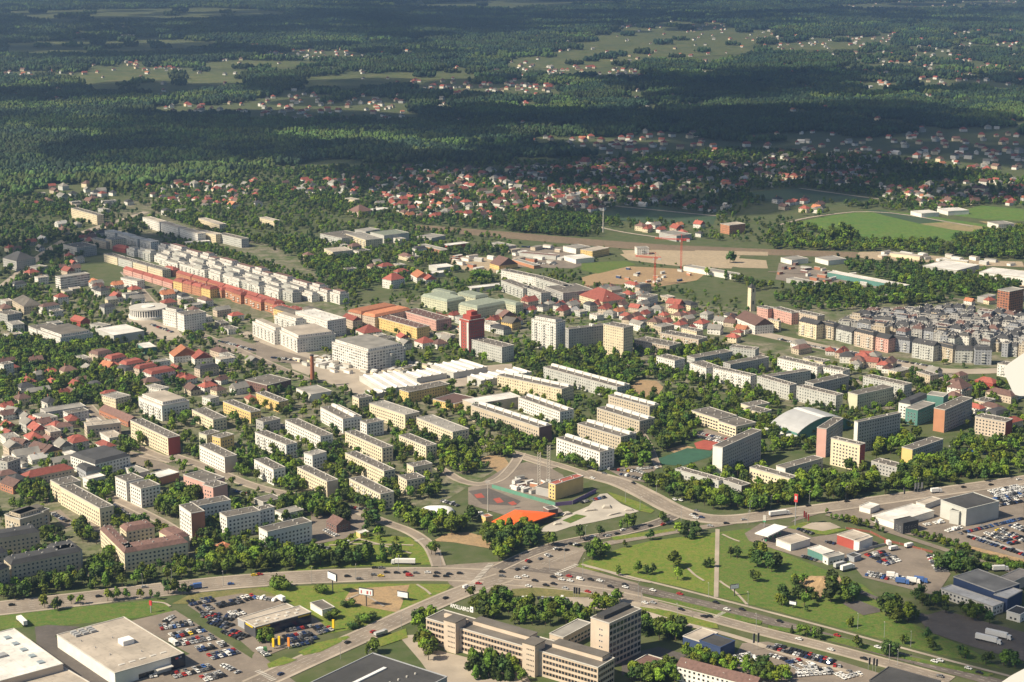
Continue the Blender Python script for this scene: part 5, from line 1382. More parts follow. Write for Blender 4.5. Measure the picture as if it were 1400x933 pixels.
def crown_mesh(seed, kind, mat, nleaf, core=True):
    """unit tree: height 1; crown of leaf sprays round several limbs' ends"""
    r = random.Random(seed); m = MB(); lobes = []
    if kind == 'round':
        for _ in range(9):
            a = r.uniform(0, 6.28); q = r.uniform(.05, .26); lobes.append((q * math.cos(a), q * math.sin(a), r.uniform(.38, .78), r.uniform(.15, .23)))
        lobes.append((0, 0, .82, .17))
    elif kind == 'tall':
        for i in range(8): a = r.uniform(0, 6.28); q = r.uniform(0, .08); lobes.append((q * math.cos(a), q * math.sin(a), .22 + .09 * i, .13 + .04 * math.sin(i / 7 * 3.1)))
    elif kind == 'cone':
        for i in range(8): lobes.append((r.uniform(-.02, .02), r.uniform(-.02, .02), .14 + .105 * i, .22 * (1 - i / 8.6)))
    elif kind == 'bush':
        for _ in range(7): a = r.uniform(0, 6.28); q = r.uniform(.1, .42); lobes.append((q * math.cos(a), q * math.sin(a), r.uniform(.25, .6), r.uniform(.25, .38)))
    tot = sum(l[3] ** 2 for l in lobes)
    for lx, ly, lz, lr in lobes:
        if core:
            n0 = len(m.v); bm = bmesh.new(); bmesh.ops.create_icosphere(bm, subdivisions=1, radius=lr * .72)
            m.add([(v.co.x * r.uniform(.8, 1.2) + lx, v.co.y * r.uniform(.8, 1.2) + ly, v.co.z * r.uniform(.75, 1.1) + lz) for v in bm.verts], [tuple(v.index for v in f.verts) for f in bm.faces]); bm.free()
        for _ in range(max(6, int(nleaf * lr * lr / tot))):
            z = r.uniform(-.75, 1); a = r.uniform(0, 6.28); s = math.sqrt(max(0, 1 - z * z)); nrm = Vector((s * math.cos(a), s * math.sin(a), z))
            p = Vector((lx, ly, lz)) + nrm * lr * r.uniform(.72, 1.12)
            nrm = (nrm + Vector((r.gauss(0, .45), r.gauss(0, .45), r.gauss(0, .45)))).normalized()
            t = nrm.orthogonal().normalized(); bt = nrm.cross(t); w = r.uniform(.035, .075); ang = r.uniform(0, 6.28)
            c_, s_ = math.cos(ang), math.sin(ang); t, bt = t * c_ + bt * s_, bt * c_ - t * s_
            m.add([p - t * w - bt * w * .6, p + t * w * .9 - bt * w * .7, p + t * w * 1.1 + bt * w * .6, p - t * w * .8 + bt * w * .8], [(0, 1, 2, 3)])
    return m
def trunk_mesh(kind):
    m = MB(); m.bar((0, 0, 0), (.01, 0, .35), .028, n=6, r2=.018)
    if kind != 'bush':
        for a in (0.3, 2.3, 4.4): m.bar((.01, 0, .32), (.16 * math.cos(a), .16 * math.sin(a), .58), .016, n=5, r2=.006)
        m.bar((.01, 0, .33), (0, 0, .75), .017, n=5, r2=.005)
    return m
TK = [('round', F_MID), ('round', F_DARK), ('round', F_LIGHT), ('round', F_MID), ('tall', F_MID), ('cone', F_DARK), ('bush', F_MID), ('bush', F_DARK), ('round', F_DARK)]
TKW = {'mix': [4, 2.2, 2.6, 3, .6, .3, 0, 0, 1.2], 'dark': [2, 3, .5, 2, .5, .6, 0, 0, 2.5], 'light': [2, .3, 4, 1, 0, 0, 0, 0, 0], 'cone': [.4, .8, 0, 0, 1.5, 4, 0, 0, .5], 'bush': [0, 0, 0, 0, 0, 0, 3, 3, 0], 'olive': [3, 1, .6, 3, 2, .5, 0, 0, 1]}
TN = ['mid green broad tree', 'dark green broad tree', 'light green broad tree', 'mid green broad tree', 'narrow upright tree', 'dark conifer', 'mid green bush', 'dark bush', 'dark green broad tree']
CR = [crown_mesh(31 + i, k, f, 420 if k != 'bush' else 260).mesh('crown', [f]) for i, (k, f) in enumerate(TK)]
TR = [trunk_mesh(k).mesh('trunk', [M_BARK]) for k, f in TK]
TZ = []
def tz(code, pts, n, hmin, hmax, mixk, label, mind=5.0):
    v = [float(x) for x in pts.split()]; q = [P4(code, *p) for p in zip(v[::2], v[1::2])] if code else list(zip(v[::2], v[1::2]))
    TZ.append((q, n, hmin, hmax, mixk, label, mind))
tz('a1', "470 290 600 270 690 330 680 420 480 430", 20, 8, 12, 'mix', 'in the clump beside the brown-roofed complex')
tz('a1', "0 410 120 420 400 360 470 400 250 460 0 490", 26, 6, 11, 'mix', 'in front of the grey courtyard estate')
tz('a1', "700 360 930 300 1230 290 1240 330 900 385 720 400", 26, 6, 10, 'mix', 'in the road row below the brown-roofed complex')
tz('a1', "1040 190 1230 210 1400 230 1400 345 1240 340 1060 280", 24, 8, 12, 'mix', 'below the brick-ended tall block')
tz('a1', "420 90 540 90 540 180 420 170", 10, 7, 11, 'mix', 'beside the yellow and cream bent block')
tz('a2', "0 215 130 215 400 250 560 230 640 260 560 300 380 310 0 330", 46, 7, 12, 'dark', 'in the belt north of the west road')
tz('a2', "670 230 840 215 850 270 690 285", 10, 6, 9, 'dark', 'in the clump by the street junction')
tz('b2', "760 730 880 740 920 790 1120 800 1200 740 1180 830 1080 860 900 850 760 810", 26, 8, 13, 'mix', 'around the white air dome')
tz('a2', "1240 130 1400 110 1400 290 1320 280 1250 170", 20, 8, 13, 'mix', 'south-west of the orange canopy')
tz('a3', "0 110 130 90 150 220 20 270 0 280", 16, 7, 11, 'mix', 'south of the orange canopy')
tz('a3', "0 510 330 540 420 590 380 640 0 620", 30, 7, 11, 'olive', 'in the grove behind the institute')
tz('a2', "1130 480 1270 460 1400 480 1400 560 1300 600 1200 560", 16, 7, 11, 'olive', 'beside the roof letters of the institute')
tz('a3', "440 500 580 500 560 550 440 560", 9, 7, 10, 'light', 'behind the office tower')
tz('a3', "700 600 760 600 740 690 700 690", 6, 7, 11, 'dark', 'at the foot of the office tower')
tz('a3', "770 640 920 640 930 710 800 720", 12, 8, 12, 'mix', 'between office tower and blue showroom')
tz('a2', "890 600 960 590 990 730 980 830 900 800 860 740", 14, 8, 12, 'mix', 'at the west corner of the institute')
tz('a2', "1170 830 1340 830 1400 820 1400 930 1190 920", 18, 8, 13, 'cone', 'in front of the institute windows')
tz('a3', "0 850 20 850 60 932 0 932", 3, 7, 9, 'mix', 'by the institute entrance')
tz('a3', "930 770 1230 840 1220 890 960 830", 18, 6, 8, 'light', 'in the bright hedge behind the brown dormered roof')
tz('a3', "700 860 890 850 890 940 640 940", 16, 7, 10, 'mix', 'at the shaded yard')
tz('a3', "1260 840 1400 860 1400 940 1300 930", 12, 6, 9, 'mix', 'beside the brown dormered roof')
tz('a4', "0 900 100 890 120 940 0 940", 8, 6, 8, 'light', 'at the bottom car park')
tz('a4', "100 400 260 400 270 530 60 530", 8, 7, 11, 'dark', 'west of the sand heap')
tz('a4', "340 400 375 400 370 495 340 495", 3, 11, 14, 'dark', 'directly east of the sand heap')
tz('a4', "385 430 480 430 480 505 390 505", 7, 8, 11, 'dark', 'beside the scrap yard corner')
tz('a4', "640 460 800 510 800 610 640 610", 8, 9, 13, 'dark', 'in the dark clump by the works lane')
tz('a4', "770 460 970 480 970 555 860 550", 8, 7, 10, 'dark', 'along the scrap yard')
tz('a4', "1050 540 1200 570 1220 620 1060 600", 7, 6, 10, 'dark', 'in front of the white shed')
tz('a4', "920 280 1100 270 1130 340 930 350", 15, 8, 11, 'dark', 'beside the car breakers lot')
tz('a4', "1100 240 1400 300 1400 330 1100 310", 22, 4, 6, 'bush', 'in the hedge by the dirt strip', 4)
tz('a4', "310 0 560 60 880 150 1120 225 1090 245 700 135 330 40", 60, 4, 7, 'mix', 'in the long hedge beside the dealership', 4)
tz('b3', "720 560 880 540 1230 650 1250 710 1100 712 760 610", 40, 8, 12, 'mix', 'in the belt along the avenue')
tz('b3', "1260 660 1400 640 1400 730 1290 725", 14, 8, 12, 'mix', 'at the avenue corner')
tz('b4', "0 620 100 600 240 550 430 570 620 590 600 640 450 650 200 690 0 700", 50, 9, 14, 'mix', 'in the wood strip below the cream tower')
tz('b4', "620 590 760 520 980 420 1400 460 1400 540 1000 580 640 630", 62, 8, 13, 'mix', 'in the wood strip at the eastern avenue')
tz('b4', "580 340 820 320 800 370 720 440 590 440", 20, 8, 13, 'light', 'below the grey tower slabs')
tz('b4', "1020 330 1130 330 1340 350 1380 420 1000 390", 26, 7, 11, 'mix', 'below the sandy red-ended block')
tz('b4', "80 350 260 340 250 400 80 410", 14, 7, 10, 'mix', 'beside the arched hall')
tz('b4', "-100 340 60 350 40 420 -100 430", 12, 7, 11, 'light', 'under the white-ended tower slab')
tz('b3', "560 440 700 290 900 220 980 250 960 340 820 410 770 480 610 500", 60, 8, 13, 'mix', 'in the green between slabs and sports courts')
tz('b3', "0 290 130 340 140 370 0 365", 9, 7, 10, 'dark', 'beside the dark-ended tan slab')
tz('b3', "220 270 350 240 360 320 240 320", 12, 7, 10, 'dark', 'between the dark-ended slab and bright white slab')
tz('b3', "250 440 480 450 470 505 290 490", 14, 7, 10, 'mix', 'below the bright white slab')
tz('b2', "1170 160 1400 270 1400 330 1180 230", 20, 8, 11, 'dark', 'in the tree row under the sports hall')
tz('b2', "1000 400 1230 420 1240 510 1080 560 1000 520", 30, 7, 11, 'light', 'beside the sand play area')
tz('b2', "1250 350 1400 360 1400 430 1250 430", 16, 7, 10, 'light', 'north of the building site')
tz('b2', "740 320 1180 300 1180 380 1000 400 760 420", 34, 7, 11, 'dark', 'between the short slab and the long chain')
tz('b2', "700 560 1000 560 1000 640 700 680", 26, 7, 11, 'mix', 'around the touching cream cubes')
tz('b2', "310 430 520 430 620 520 500 560 420 540", 30, 7, 11, 'dark', 'around the white cube tower')
tz('b2', "100 430 260 480 280 620 150 640 60 560", 24, 7, 11, 'mix', 'west of the sandy-ended cream slab')
tz('b2', "130 680 500 640 520 740 420 760 300 760 140 760", 40, 8, 12, 'mix', 'behind the three-towered block')
tz('b2', "450 590 700 680 700 740 620 720 460 650", 20, 7, 10, 'mix', 'below the vented cream slab')
tz('b1', "640 330 780 320 860 420 700 420", 20, 8, 12, 'dark', 'in front of the pinkish-ended slab')
tz('b1', "480 560 640 550 600 660 500 650", 18, 7, 11, 'mix', 'between the modern office and the white double block')
tz('b1', "830 690 900 660 1090 620 1090 680 980 760 850 750", 30, 8, 13, 'mix', 'in front of the salmon pink block')
tz('b1', "90 600 270 580 320 670 100 680", 22, 7, 11, 'mix', 'west of the bent yellow block')
tz('b1', "1010 400 1090 400 1220 500 1100 490", 12, 7, 10, 'mix', 'beside the sandy-ended white slab')
tz('b1', "1290 430 1400 420 1400 560 1300 540", 14, 7, 11, 'mix', 'east of the sandy-ended white slab')
tz('b1', "1110 770 1240 800 1240 880 1060 870", 16, 7, 10, 'dark', 'at the foot of the brick-ended tall block')
SING = []
def single(code, rows, mixk, label):
    for r_ in rows.split(';'):
        a = [float(x) for x in r_.split()]; SING.append((*P4(code, a[0], a[1]), a[2], mixk, label))
single('a1', "245 525 7;315 535 7;300 540 6;390 505 5;440 510 6;590 490 8;640 485 7;690 480 6;770 475 6;825 468 5;860 480 4;920 450 8;955 450 8;1000 455 6;1035 450 5", 'mix', 'on the verge of the west road')
single('a3', "225 190 9;200 185 8;375 150 8;480 135 7;630 88 8;665 80 8;595 95 6;820 60 8;835 70 7;755 155 6", 'olive', 'below the skate park')
single('a3', "420 255 9;460 235 10;500 250 9;440 265 7;480 262 7;510 240 8", 'mix', 'in the big clump at the meadow point')
single('a3', "615 195 5;580 350 6;690 340 7;740 345 6;770 340 6;885 305 9;905 372 7;1075 305 6;1055 305 5;1095 303 5", 'dark', 'standing alone on the big meadow')
single('a3', "915 125 7;940 140 8;985 148 9;960 115 8;1010 130 8;1000 110 7", 'dark', 'in the clump at the northern meadow edge')
single('a3', "1195 250 6;1230 255 7;1310 270 8;1340 300 9;1370 260 9;1350 240 8;1340 385 7;1320 380 6;1390 290 8", 'dark', 'east of the white meadow path')
single('a4', "0 310 9;40 320 9;20 330 8;55 300 8;80 515 6;60 510 6", 'dark', 'at the west of the eastern meadow')
single('a4', "130 665 5;170 680 6;210 685 6;250 690 7;285 700 6;455 630 6;440 632 5;485 745 7;500 748 6;660 790 8;680 795 7;640 788 6;750 722 5;735 725 5;880 745 6;870 700 6;900 760 5;1080 805 6;1060 800 6;1190 835 6;1220 830 6;1290 840 8;1320 830 7;1350 850 7;210 545 3", 'dark', 'along the eastern dual carriageway')
single('a2', "130 420 8;100 425 7;165 430 7;370 450 6;340 440 5;420 585 6;395 590 5;550 630 5;600 610 6;640 590 5;520 520 5;480 520 5;565 600 5;530 640 5", 'bush', 'in the scrub by the billboards')
single('a2', "640 770 8;610 785 6;650 780 7;60 720 8;40 715 7;20 720 8;80 735 7;960 235 8;980 240 7", 'mix', 'beside the south road')
single('a2', "665 140 7;690 135 6;620 80 8;650 70 9;600 60 8", 'dark', 'around the yellow kiosk')
single('a2', "450 60 9;470 65 9;490 62 9;505 60 8", 'cone', 'beside the red-brown pub')
TREES = []   # x, y, h, kind, label, rot
rng = random.Random(5)
def addtree(x, y, h, k, lb): TREES.append((x, y, h, k, lb, rng.uniform(0, 6.28))); mark([(x - 1, y - 1), (x + 1, y - 1), (x + 1, y + 1), (x - 1, y + 1)], 1)
for px, py, h, mk, lb in SING:
    p = G(px, py); k = rng.choices(range(len(TK)), TKW[mk])[0]; addtree(p.x, p.y, h * rng.uniform(1.15, 1.4), k, lb)
for q, n, h0, h1, mk, lb, md in TZ:
    for x, y in scatter(q, int(n * 1.25), md * .72, rng, 1.6, 3, 40):
        addtree(x, y, rng.uniform(h0, h1) * 1.06, rng.choices(range(len(TK)), TKW[mk])[0], lb)
TREES.sort(key=lambda t: -t[2] * PX(t[0], t[1])[2])
IND = TREES[:297]; REST = TREES[297:]
groups = {}
for t in IND: groups.setdefault((t[4], TN[t[3]]), []).append(t)
for (lb, tn), L_ in groups.items():
    L_.sort(key=lambda t: PX(t[0], t[1])[0])
    for i, (x, y, h, k, _, rot) in enumerate(L_):
        r = empty('bush' if TK[k][0] == 'bush' else 'tree', (x, y, 0), rot); sxy = h * rng.uniform(.92, 1.15); r.scale = (sxy, sxy, h)
        if len(L_) == 1: s_ = f'the {tn} standing {lb}' if lb.split()[0] in ('alone',) else f'only {tn} {lb}'
        else: s_ = f'{tn}, {nth(i, len(L_))}{lb}'
        tag(r, s_.replace('standing alone', 'alone'), 'bush' if TK[k][0] == 'bush' else 'tree', 'trees ' + lb)
        obj('trunk', TR[k], r); obj('crown', CR[k], r)

# the rest of the greenery: countless, one object each
def template_collection(name, meshes):
    c = bpy.data.collections.new(name)
    for i, me in enumerate(meshes):
        o = bpy.data.objects.new(f'{name}_{i:02d}', me); c.objects.link(o)
    return c
def scatter_object(name, pts, coll, label, cat):
    me = bpy.data.meshes.new(name); me.from_pydata([(p[0], p[1], 0) for p in pts], [], [])
    for nm, ty in (('rot', 'FLOAT'), ('scl', 'FLOAT'), ('idx', 'INT')): me.attributes.new(nm, ty, 'POINT')
    me.attributes['scl'].data.foreach_set('value', [p[2] for p in pts]); me.attributes['idx'].data.foreach_set('value', [p[3] for p in pts]); me.attributes['rot'].data.foreach_set('value', [p[4] for p in pts])
    o = obj(name, me); tag(o, label, cat, kind='stuff')
    g = bpy.data.node_groups.new(name + '_nodes', 'GeometryNodeTree')
    g.interface.new_socket('Geometry', in_out='INPUT', socket_type='NodeSocketGeometry'); g.interface.new_socket('Geometry', in_out='OUTPUT', socket_type='NodeSocketGeometry')
    gi, go = g.nodes.new('NodeGroupInput'), g.nodes.new('NodeGroupOutput')
    iop = g.nodes.new('GeometryNodeInstanceOnPoints'); ci = g.nodes.new('GeometryNodeCollectionInfo')
    ci.inputs['Collection'].default_value = coll; ci.inputs['Separate Children'].default_value = True; ci.inputs['Reset Children'].default_value = True
    def attr(nm, ty):
        a = g.nodes.new('GeometryNodeInputNamedAttribute'); a.data_type = ty; a.inputs['Name'].default_value = nm; return [s for s in a.outputs if s.enabled][0]
    cx = g.nodes.new('ShaderNodeCombineXYZ'); g.links.new(attr('rot', 'FLOAT'), cx.inputs[2])
    er = g.nodes.new('FunctionNodeEulerToRotation'); g.links.new(cx.outputs[0], er.inputs[0])
    L = g.links.new
    L(gi.outputs[0], iop.inputs['Points']); L(ci.outputs[0], iop.inputs['Instance']); iop.inputs['Pick Instance'].default_value = True
    L(attr('idx', 'INT'), iop.inputs['Instance Index']); L(er.outputs[0], iop.inputs['Rotation']); L(attr('scl', 'FLOAT'), iop.inputs['Scale'])
    L(iop.outputs[0], go.inputs[0])
    md = o.modifiers.new('scatter', 'NODES'); md.node_group = g
    return o
LOW = []
for i, (k, f) in enumerate(TK):
    m = crown_mesh(31 + i, k, f, 150); n0 = len(m.f); t = trunk_mesh(k); m.add(t.v, t.f, 1); LOW.append(m.mesh('low_tree', [f, M_BARK]))
tc = template_collection('tree_kinds', LOW)
pts = [(x, y, h, k, rot) for x, y, h, k, _, rot in REST]
# filler: courtyards, streets and gardens of the middle distance
def fill(t, step, keep, h0, h1, mk, r=2.0):
    g = [tuple(G(*p)) for p in poly(t)]; xs = [p[0] for p in g]; ys = [p[1] for p in g]
    X = np.arange(min(xs), max(xs), step); Y = np.arange(min(ys), max(ys), step)
    XX, YY = np.meshgrid(X, Y, indexing='ij'); ins = inpoly(g, XX, YY)
    for x, y in zip(XX[ins], YY[ins]):
        x += rng.uniform(-.45, .45) * step; y += rng.uniform(-.45, .45) * step
        dn = .5 + .5 * math.sin(x * .021 + 1.3 * math.sin(y * .017)) * math.sin(y * .024 + x * .006)
        if rng.random() > keep * (.35 + 1.1 * dn) or not is_free(x, y, r, 1): continue
        pts.append((x, y, rng.uniform(h0, h1), rng.choices(range(len(TK)), TKW[mk])[0], rng.uniform(0, 6.28)))
fill("0 480 350 470 760 470 1000 470 1100 500 1250 520 1250 590 1060 600 850 600 700 640 500 690 330 700 130 650 0 640", 6.8, .40, 4.5, 11, 'mix')
fill("0 400 200 400 380 450 330 480 200 500 130 480 0 500", 7.5, .5, 5, 10, 'mix')
fill("0 470 130 460 200 500 260 520 180 560 0 560", 6.8, .8, 7, 12, 'mix')
fill("0 270 130 270 220 300 180 330 120 345 30 420 0 420", 8.5, .6, 6, 12, 'dark')
fill("130 260 350 250 480 280 560 300 700 330 700 400 620 400 540 400 470 400 430 370 330 320 200 285", 8.5, .55, 6, 11, 'mix')
fill("230 300 330 335 340 330 260 290 200 285", 7, .9, 8, 12, 'mix')
fill("560 400 700 380 760 370 860 380 1050 420 1100 440 1050 450 960 470 700 470 600 460 480 470 460 420", 8, .36, 4, 8, 'mix')
fill("880 375 960 370 1030 400 1080 395 1090 405 1250 420 1390 400 1395 380 1330 385 1260 375 1200 385 1110 395 1060 395 1000 380", 7, .95, 8, 13, 'dark')
fill("1050 320 1160 330 1300 335 1400 320 1400 350 1300 350 1160 345 1050 342", 8, .85, 7, 13, 'mix')
fill("1060 300 1090 305 1110 320 1180 328 1170 300 1130 292", 8, .3, 8, 12, 'mix')
fill("1300 318 1400 312 1400 356 1310 352", 8, .95, 9, 14, 'dark')
fill("1120 345 1160 372 1250 395 1320 385 1380 378 1260 360 1180 358", 8, .7, 7, 11, 'dark')
fill("230 235 700 225 1000 205 1200 215 1400 245 1400 300 1200 290 1060 268 1000 300 820 320 700 320 560 310 400 280 240 262", 9.5, .72, 7, 12, 'dark', 3)
fill("700 295 815 300 820 325 700 320", 7, .95, 8, 13, 'dark')
fill("560 330 620 345 700 340 690 365 610 350", 9, .8, 8, 12, 'dark')
fill("1240 510 1300 520 1400 530 1400 600 1330 590 1260 560", 7, .55, 7, 11, 'mix')
fill("1200 500 1270 515 1300 530 1240 540 1210 525", 7, .7, 7, 11, 'dark')
fill("840 470 1000 480 1050 540 1050 600 940 600 850 560 780 520 700 500", 6.5, .75, 7, 12, 'mix')
fill("330 330 400 345 470 395 560 400 560 370 480 340 380 320", 8, .7, 6, 11, 'mix')
fill("1050 408 1090 400 1200 412 1200 425 1090 428", 7, .8, 6, 10, 'dark')
fill("1100 500 1240 520 1290 545 1220 545 1100 520", 7, .6, 6, 10, 'mix')
fill("1060 440 1200 470 1290 500 1330 505 1330 498 1200 466 1060 436", 6, .35, 4, 7, 'mix')
fill("0 690 60 700 110 770 60 800 0 800", 6, .6, 6, 10, 'mix')
fill("300 700 520 720 560 760 420 775 300 770", 7, .35, 5, 9, 'mix')
fill("640 600 780 610 800 650 740 640 660 650", 6, .5, 5, 9, 'light')
fill("130 640 330 690 420 720 300 760 130 720", 6.5, .55, 6, 11, 'mix')
fill("880 655 1000 640 1080 650 1240 640 1400 600 1400 640 1100 690 1000 700 930 690", 7, .6, 7, 12, 'mix')
fill("215 320 300 340 470 396 490 412 460 412 300 366 230 345", 6, .8, 4, 9, 'mix')
fill("410 330 480 340 500 400 470 420 400 350", 7, .5, 6, 10, 'mix')
fill("560 312 820 335 1050 346 1400 368 1400 400 1250 375 1050 365 860 372 700 365 560 340", 11, .07, 2, 5, 'bush')
fill("780 340 1000 372 1050 390 800 395", 8, .2, 2, 4, 'bush')
fill("1090 300 1180 330 1150 345 1060 335", 8, .5, 6, 11, 'mix')
fill("850 285 1000 300 1100 300 1060 335 900 325", 10, .3, 5, 9, 'dark')
p = G(1150, 332)
for dx, dy, h in ((0, 0, 30), (-14, 3, 24), (12, 6, 25), (4, 12, 27), (22, 4, 18), (-24, 8, 16)): pts.append((p.x + dx, p.y + dy, h, 0, dx))
p = G(998, 360); pts.append((p.x, p.y, 17, 1, 0)); pts.append((p.x + 5, p.y, 12, 1, 1))
for q in ((648, 385), (652, 386), (657, 385), (662, 386), (668, 387)): p = G(*q); pts.append((p.x, p.y, 16, 3, q[0]))
scatter_object('city_trees', pts, tc, 'countless smaller trees filling courtyards, gardens and streets', 'trees')
# forest: clumps of some thirty crowns
def clump(seed, mat, ncr=30, S=46):
    r = random.Random(seed); m = MB()
    for _ in range(ncr):
        x, y = r.uniform(-S / 2, S / 2), r.uniform(-S / 2, S / 2); h = r.uniform(8, 18); rad = r.uniform(2.6, 6.2); k = len(m.v)
        bm = bmesh.new(); bmesh.ops.create_icosphere(bm, subdivisions=2, radius=1)
        m.add([(x + v.co.x * rad * r.uniform(.72, 1.2), y + v.co.y * rad * r.uniform(.72, 1.2), max(0, h * .58 + v.co.z * h * .42 * r.uniform(.75, 1.15))) for v in bm.verts], [tuple(v.index for v in f.verts) for f in bm.faces]); bm.free()
        m.bar((x, y, 0), (x, y, h * .4), .35, 1, 5)
    return m.mesh('forest_clump', [mat, M_BARK])
F_W2 = foliage('leaves_pine', (.019, .041, .020), .3); F_W3 = foliage('leaves_fresh', (.062, .10, .024), .3)
fc = template_collection('forest_kinds', [clump(1, F_WOOD), clump(2, F_WOOD), clump(3, F_W2), clump(4, F_W2), clump(5, F_W3)])
FIELDS = [poly(t) for t in ("100 108 115 94 190 91 330 99 345 112 250 125 130 122", "395 112 420 105 600 97 625 106 520 117 420 120", "780 62 850 40 960 24 1010 40 1070 44 1010 70 900 80 800 92", "690 82 800 69 880 86 800 96 690 92",
          "500 112 620 100 700 98 640 110", "240 88 330 83 470 85 440 93 300 96", "0 16 300 11 430 20 250 27 60 31", "1040 70 1080 59 1200 51 1180 69", "900 70 1000 61 1040 72 930 81", "480 8 700 1 900 4 700 12", "0 60 200 53 330 60 200 71 0 73", "1120 8 1400 0 1400 8 1200 14")]
SUB = [poly(t) for t, _ in FHZ]
fp = []
_cl = set()
for hx, hy, *_ in far_h:
    if hy > 2000:
        for dx in (-18, 0, 18):
            for dy in (-95, -60, -30, 0, 25): _cl.add((int((hx + dx) // 30), int((hy + dy) // 30)))
def cell_clear(x, y): return (int(x // 30), int(y // 30)) in _cl
y = 2050.0
while y < 15500:
    st = 34 if y < 4200 else 34 + (y - 4200) / 130
    x = -y * .33
    while x < y * .33:
        xx, yy = x + rng.uniform(-.4, .4) * st, y + rng.uniform(-.4, .4) * st
        px, py, s = PX(xx, yy)
        edge = 262 - 40 * min(1, max(0, (px - 250) / 150)) - 24 * min(1, max(0, (px - 700) / 200)) + 8 * min(1, max(0, (px - 1150) / 100)) + 4 * math.sin(px * .05)
        keep = 1.0 if py < edge else 0
        if keep:
            q = (np.array([px]), np.array([py]))
            q2 = PX(xx, yy, 14); q2 = (np.array([q2[0]]), np.array([q2[1]]))
            if any(inpoly(f, *q)[0] or inpoly(f, *q2)[0] for f in FIELDS): keep = .05
            elif any(inpoly(f, *q)[0] or inpoly(f, *q2)[0] for f in SUB): keep = .62
        if keep and rng.random() < keep and -40 < px < 1440:
            w = .5 + .5 * math.sin(xx * .0031 + 2 * math.sin(yy * .0017)) * math.sin(yy * .0026 + 1)
            if px < 420 and 165 < py < 275: w += .25
            w2 = math.sin(xx * .0051 + 1.7 * math.sin(yy * .0033 + .4)) * math.sin(yy * .0047 + 1.1 * math.sin(xx * .0021))
            if cell_clear(xx, yy): 
                x += st; continue
            k = rng.choice((0, 1)) if w2 < .15 and w < .75 else rng.choice((2, 3)) if w2 < .55 and w < .9 else 4
            if rng.random() < .15: k = rng.randrange(5)
            fp.append((xx, yy, rng.uniform(.85, 1.15) * (1 if y < 4200 else min(2, 1 + (y - 4200) / 9000)), k, rng.uniform(0, 6.28)))
        x += st
    y += st * 1.0
scatter_object('far_forest', fp, fc, 'dark forest stretching to the hazy distance', 'forest')
# ------------------------------------------------------------------ vehicles
CARC = {'white': (.72, .71, .68), 'silver': (.40, .40, .40), 'grey': (.16, .16, .165), 'black': (.02, .02, .022), 'dark blue': (.025, .045, .12), 'red': (.38, .03, .025), 'blue': (.05, .12, .33), 'yellow': (.70, .50, .04), 'green': (.08, .22, .08)}
def carpaint(c): return flat('paint_' + c.replace(' ', '_'), CARC[c], .28, .04)
M_TYRE = flat('tyre', (.02, .02, .02), .9, .1)
def car_mesh(c, van=False):
    """body from a side outline, glasshouse, four wheels, lamps; nose to +x"""
    m = MB()
    if van: out = [(-2.4, .35), (2.4, .35), (2.45, .95), (1.75, 1.15), (1.15, 2.0), (-2.35, 2.05), (-2.45, .8)]; W = .95
    else: out = [(-2.1, .3), (2.1, .3), (2.15, .72), (1.0, .92), (.35, 1.42), (-1.15, 1.45), (-1.75, 1.0), (-2.15, .95)]; W = .88
    n = len(out); k = len(m.v)
    m.v += [(x, -W * (.86 if z > 1.2 else 1), z) for x, z in out] + [(x, W * (.86 if z > 1.2 else 1), z) for x, z in out]
    m.f += [tuple(range(k, k + n)), tuple(range(k + 2 * n - 1, k + n - 1, -1))] + [(k + (i + 1) % n, k + i, k + n + i, k + n + (i + 1) % n) for i in range(n)]; m.m += [0] * (n + 2)
    for x in (-1.3, 1.3):
        for y in (-W + .05, W - .05): m.bar((x, y - .1, .32), (x, y + .1, .32), .32, 1, 8)
    return m.mesh('car_body', [carpaint(c), M_TYRE])
def glass_mesh(van=False):
    m = MB(); W = .9
    if van:
        m.add([(1.78, -.8, 1.2), (1.78, .8, 1.2), (1.2, .75, 1.98), (1.2, -.75, 1.98)], [(0, 1, 2, 3)])
        for y in (-.965, .965): m.add([(.2, y, 1.2), (1.5, y, 1.2), (1.05, y * .93, 1.85), (.2, y * .93, 1.85)], [(0, 1, 2, 3)])
    else:
        m.add([(1.02, -.78, .95), (1.02, .78, .95), (.40, .68, 1.40), (.40, -.68, 1.40)], [(0, 1, 2, 3)]); m.add([(-1.78, .76, 1.03), (-1.78, -.76, 1.03), (-1.2, -.68, 1.43), (-1.2, .68, 1.43)], [(0, 1, 2, 3)])
        for y in (-.895, .895): m.add([(-1.6, y, 1.0), (.85, y, .97), (.35, y * .89, 1.36), (-1.1, y * .89, 1.38)], [(0, 1, 2, 3)])
    return m.mesh('windows', [flat('car_glass', (.012, .014, .016), .1, .1)])
CARS = []   # x, y, heading, colour, van, phrase, order
crng = random.Random(3)
W_ALL = {'white': 26, 'silver': 20, 'grey': 18, 'black': 22, 'dark blue': 8, 'red': 9, 'blue': 4, 'yellow': 1, 'green': 1}
W_DARK = {'black': 40, 'grey': 25, 'dark blue': 20, 'silver': 12, 'red': 6}; W_WHITE = {'white': 70, 'silver': 15, 'grey': 8, 'black': 6}; W_BLUE = {'blue': 30, 'dark blue': 30, 'grey': 15, 'black': 15, 'red': 8}
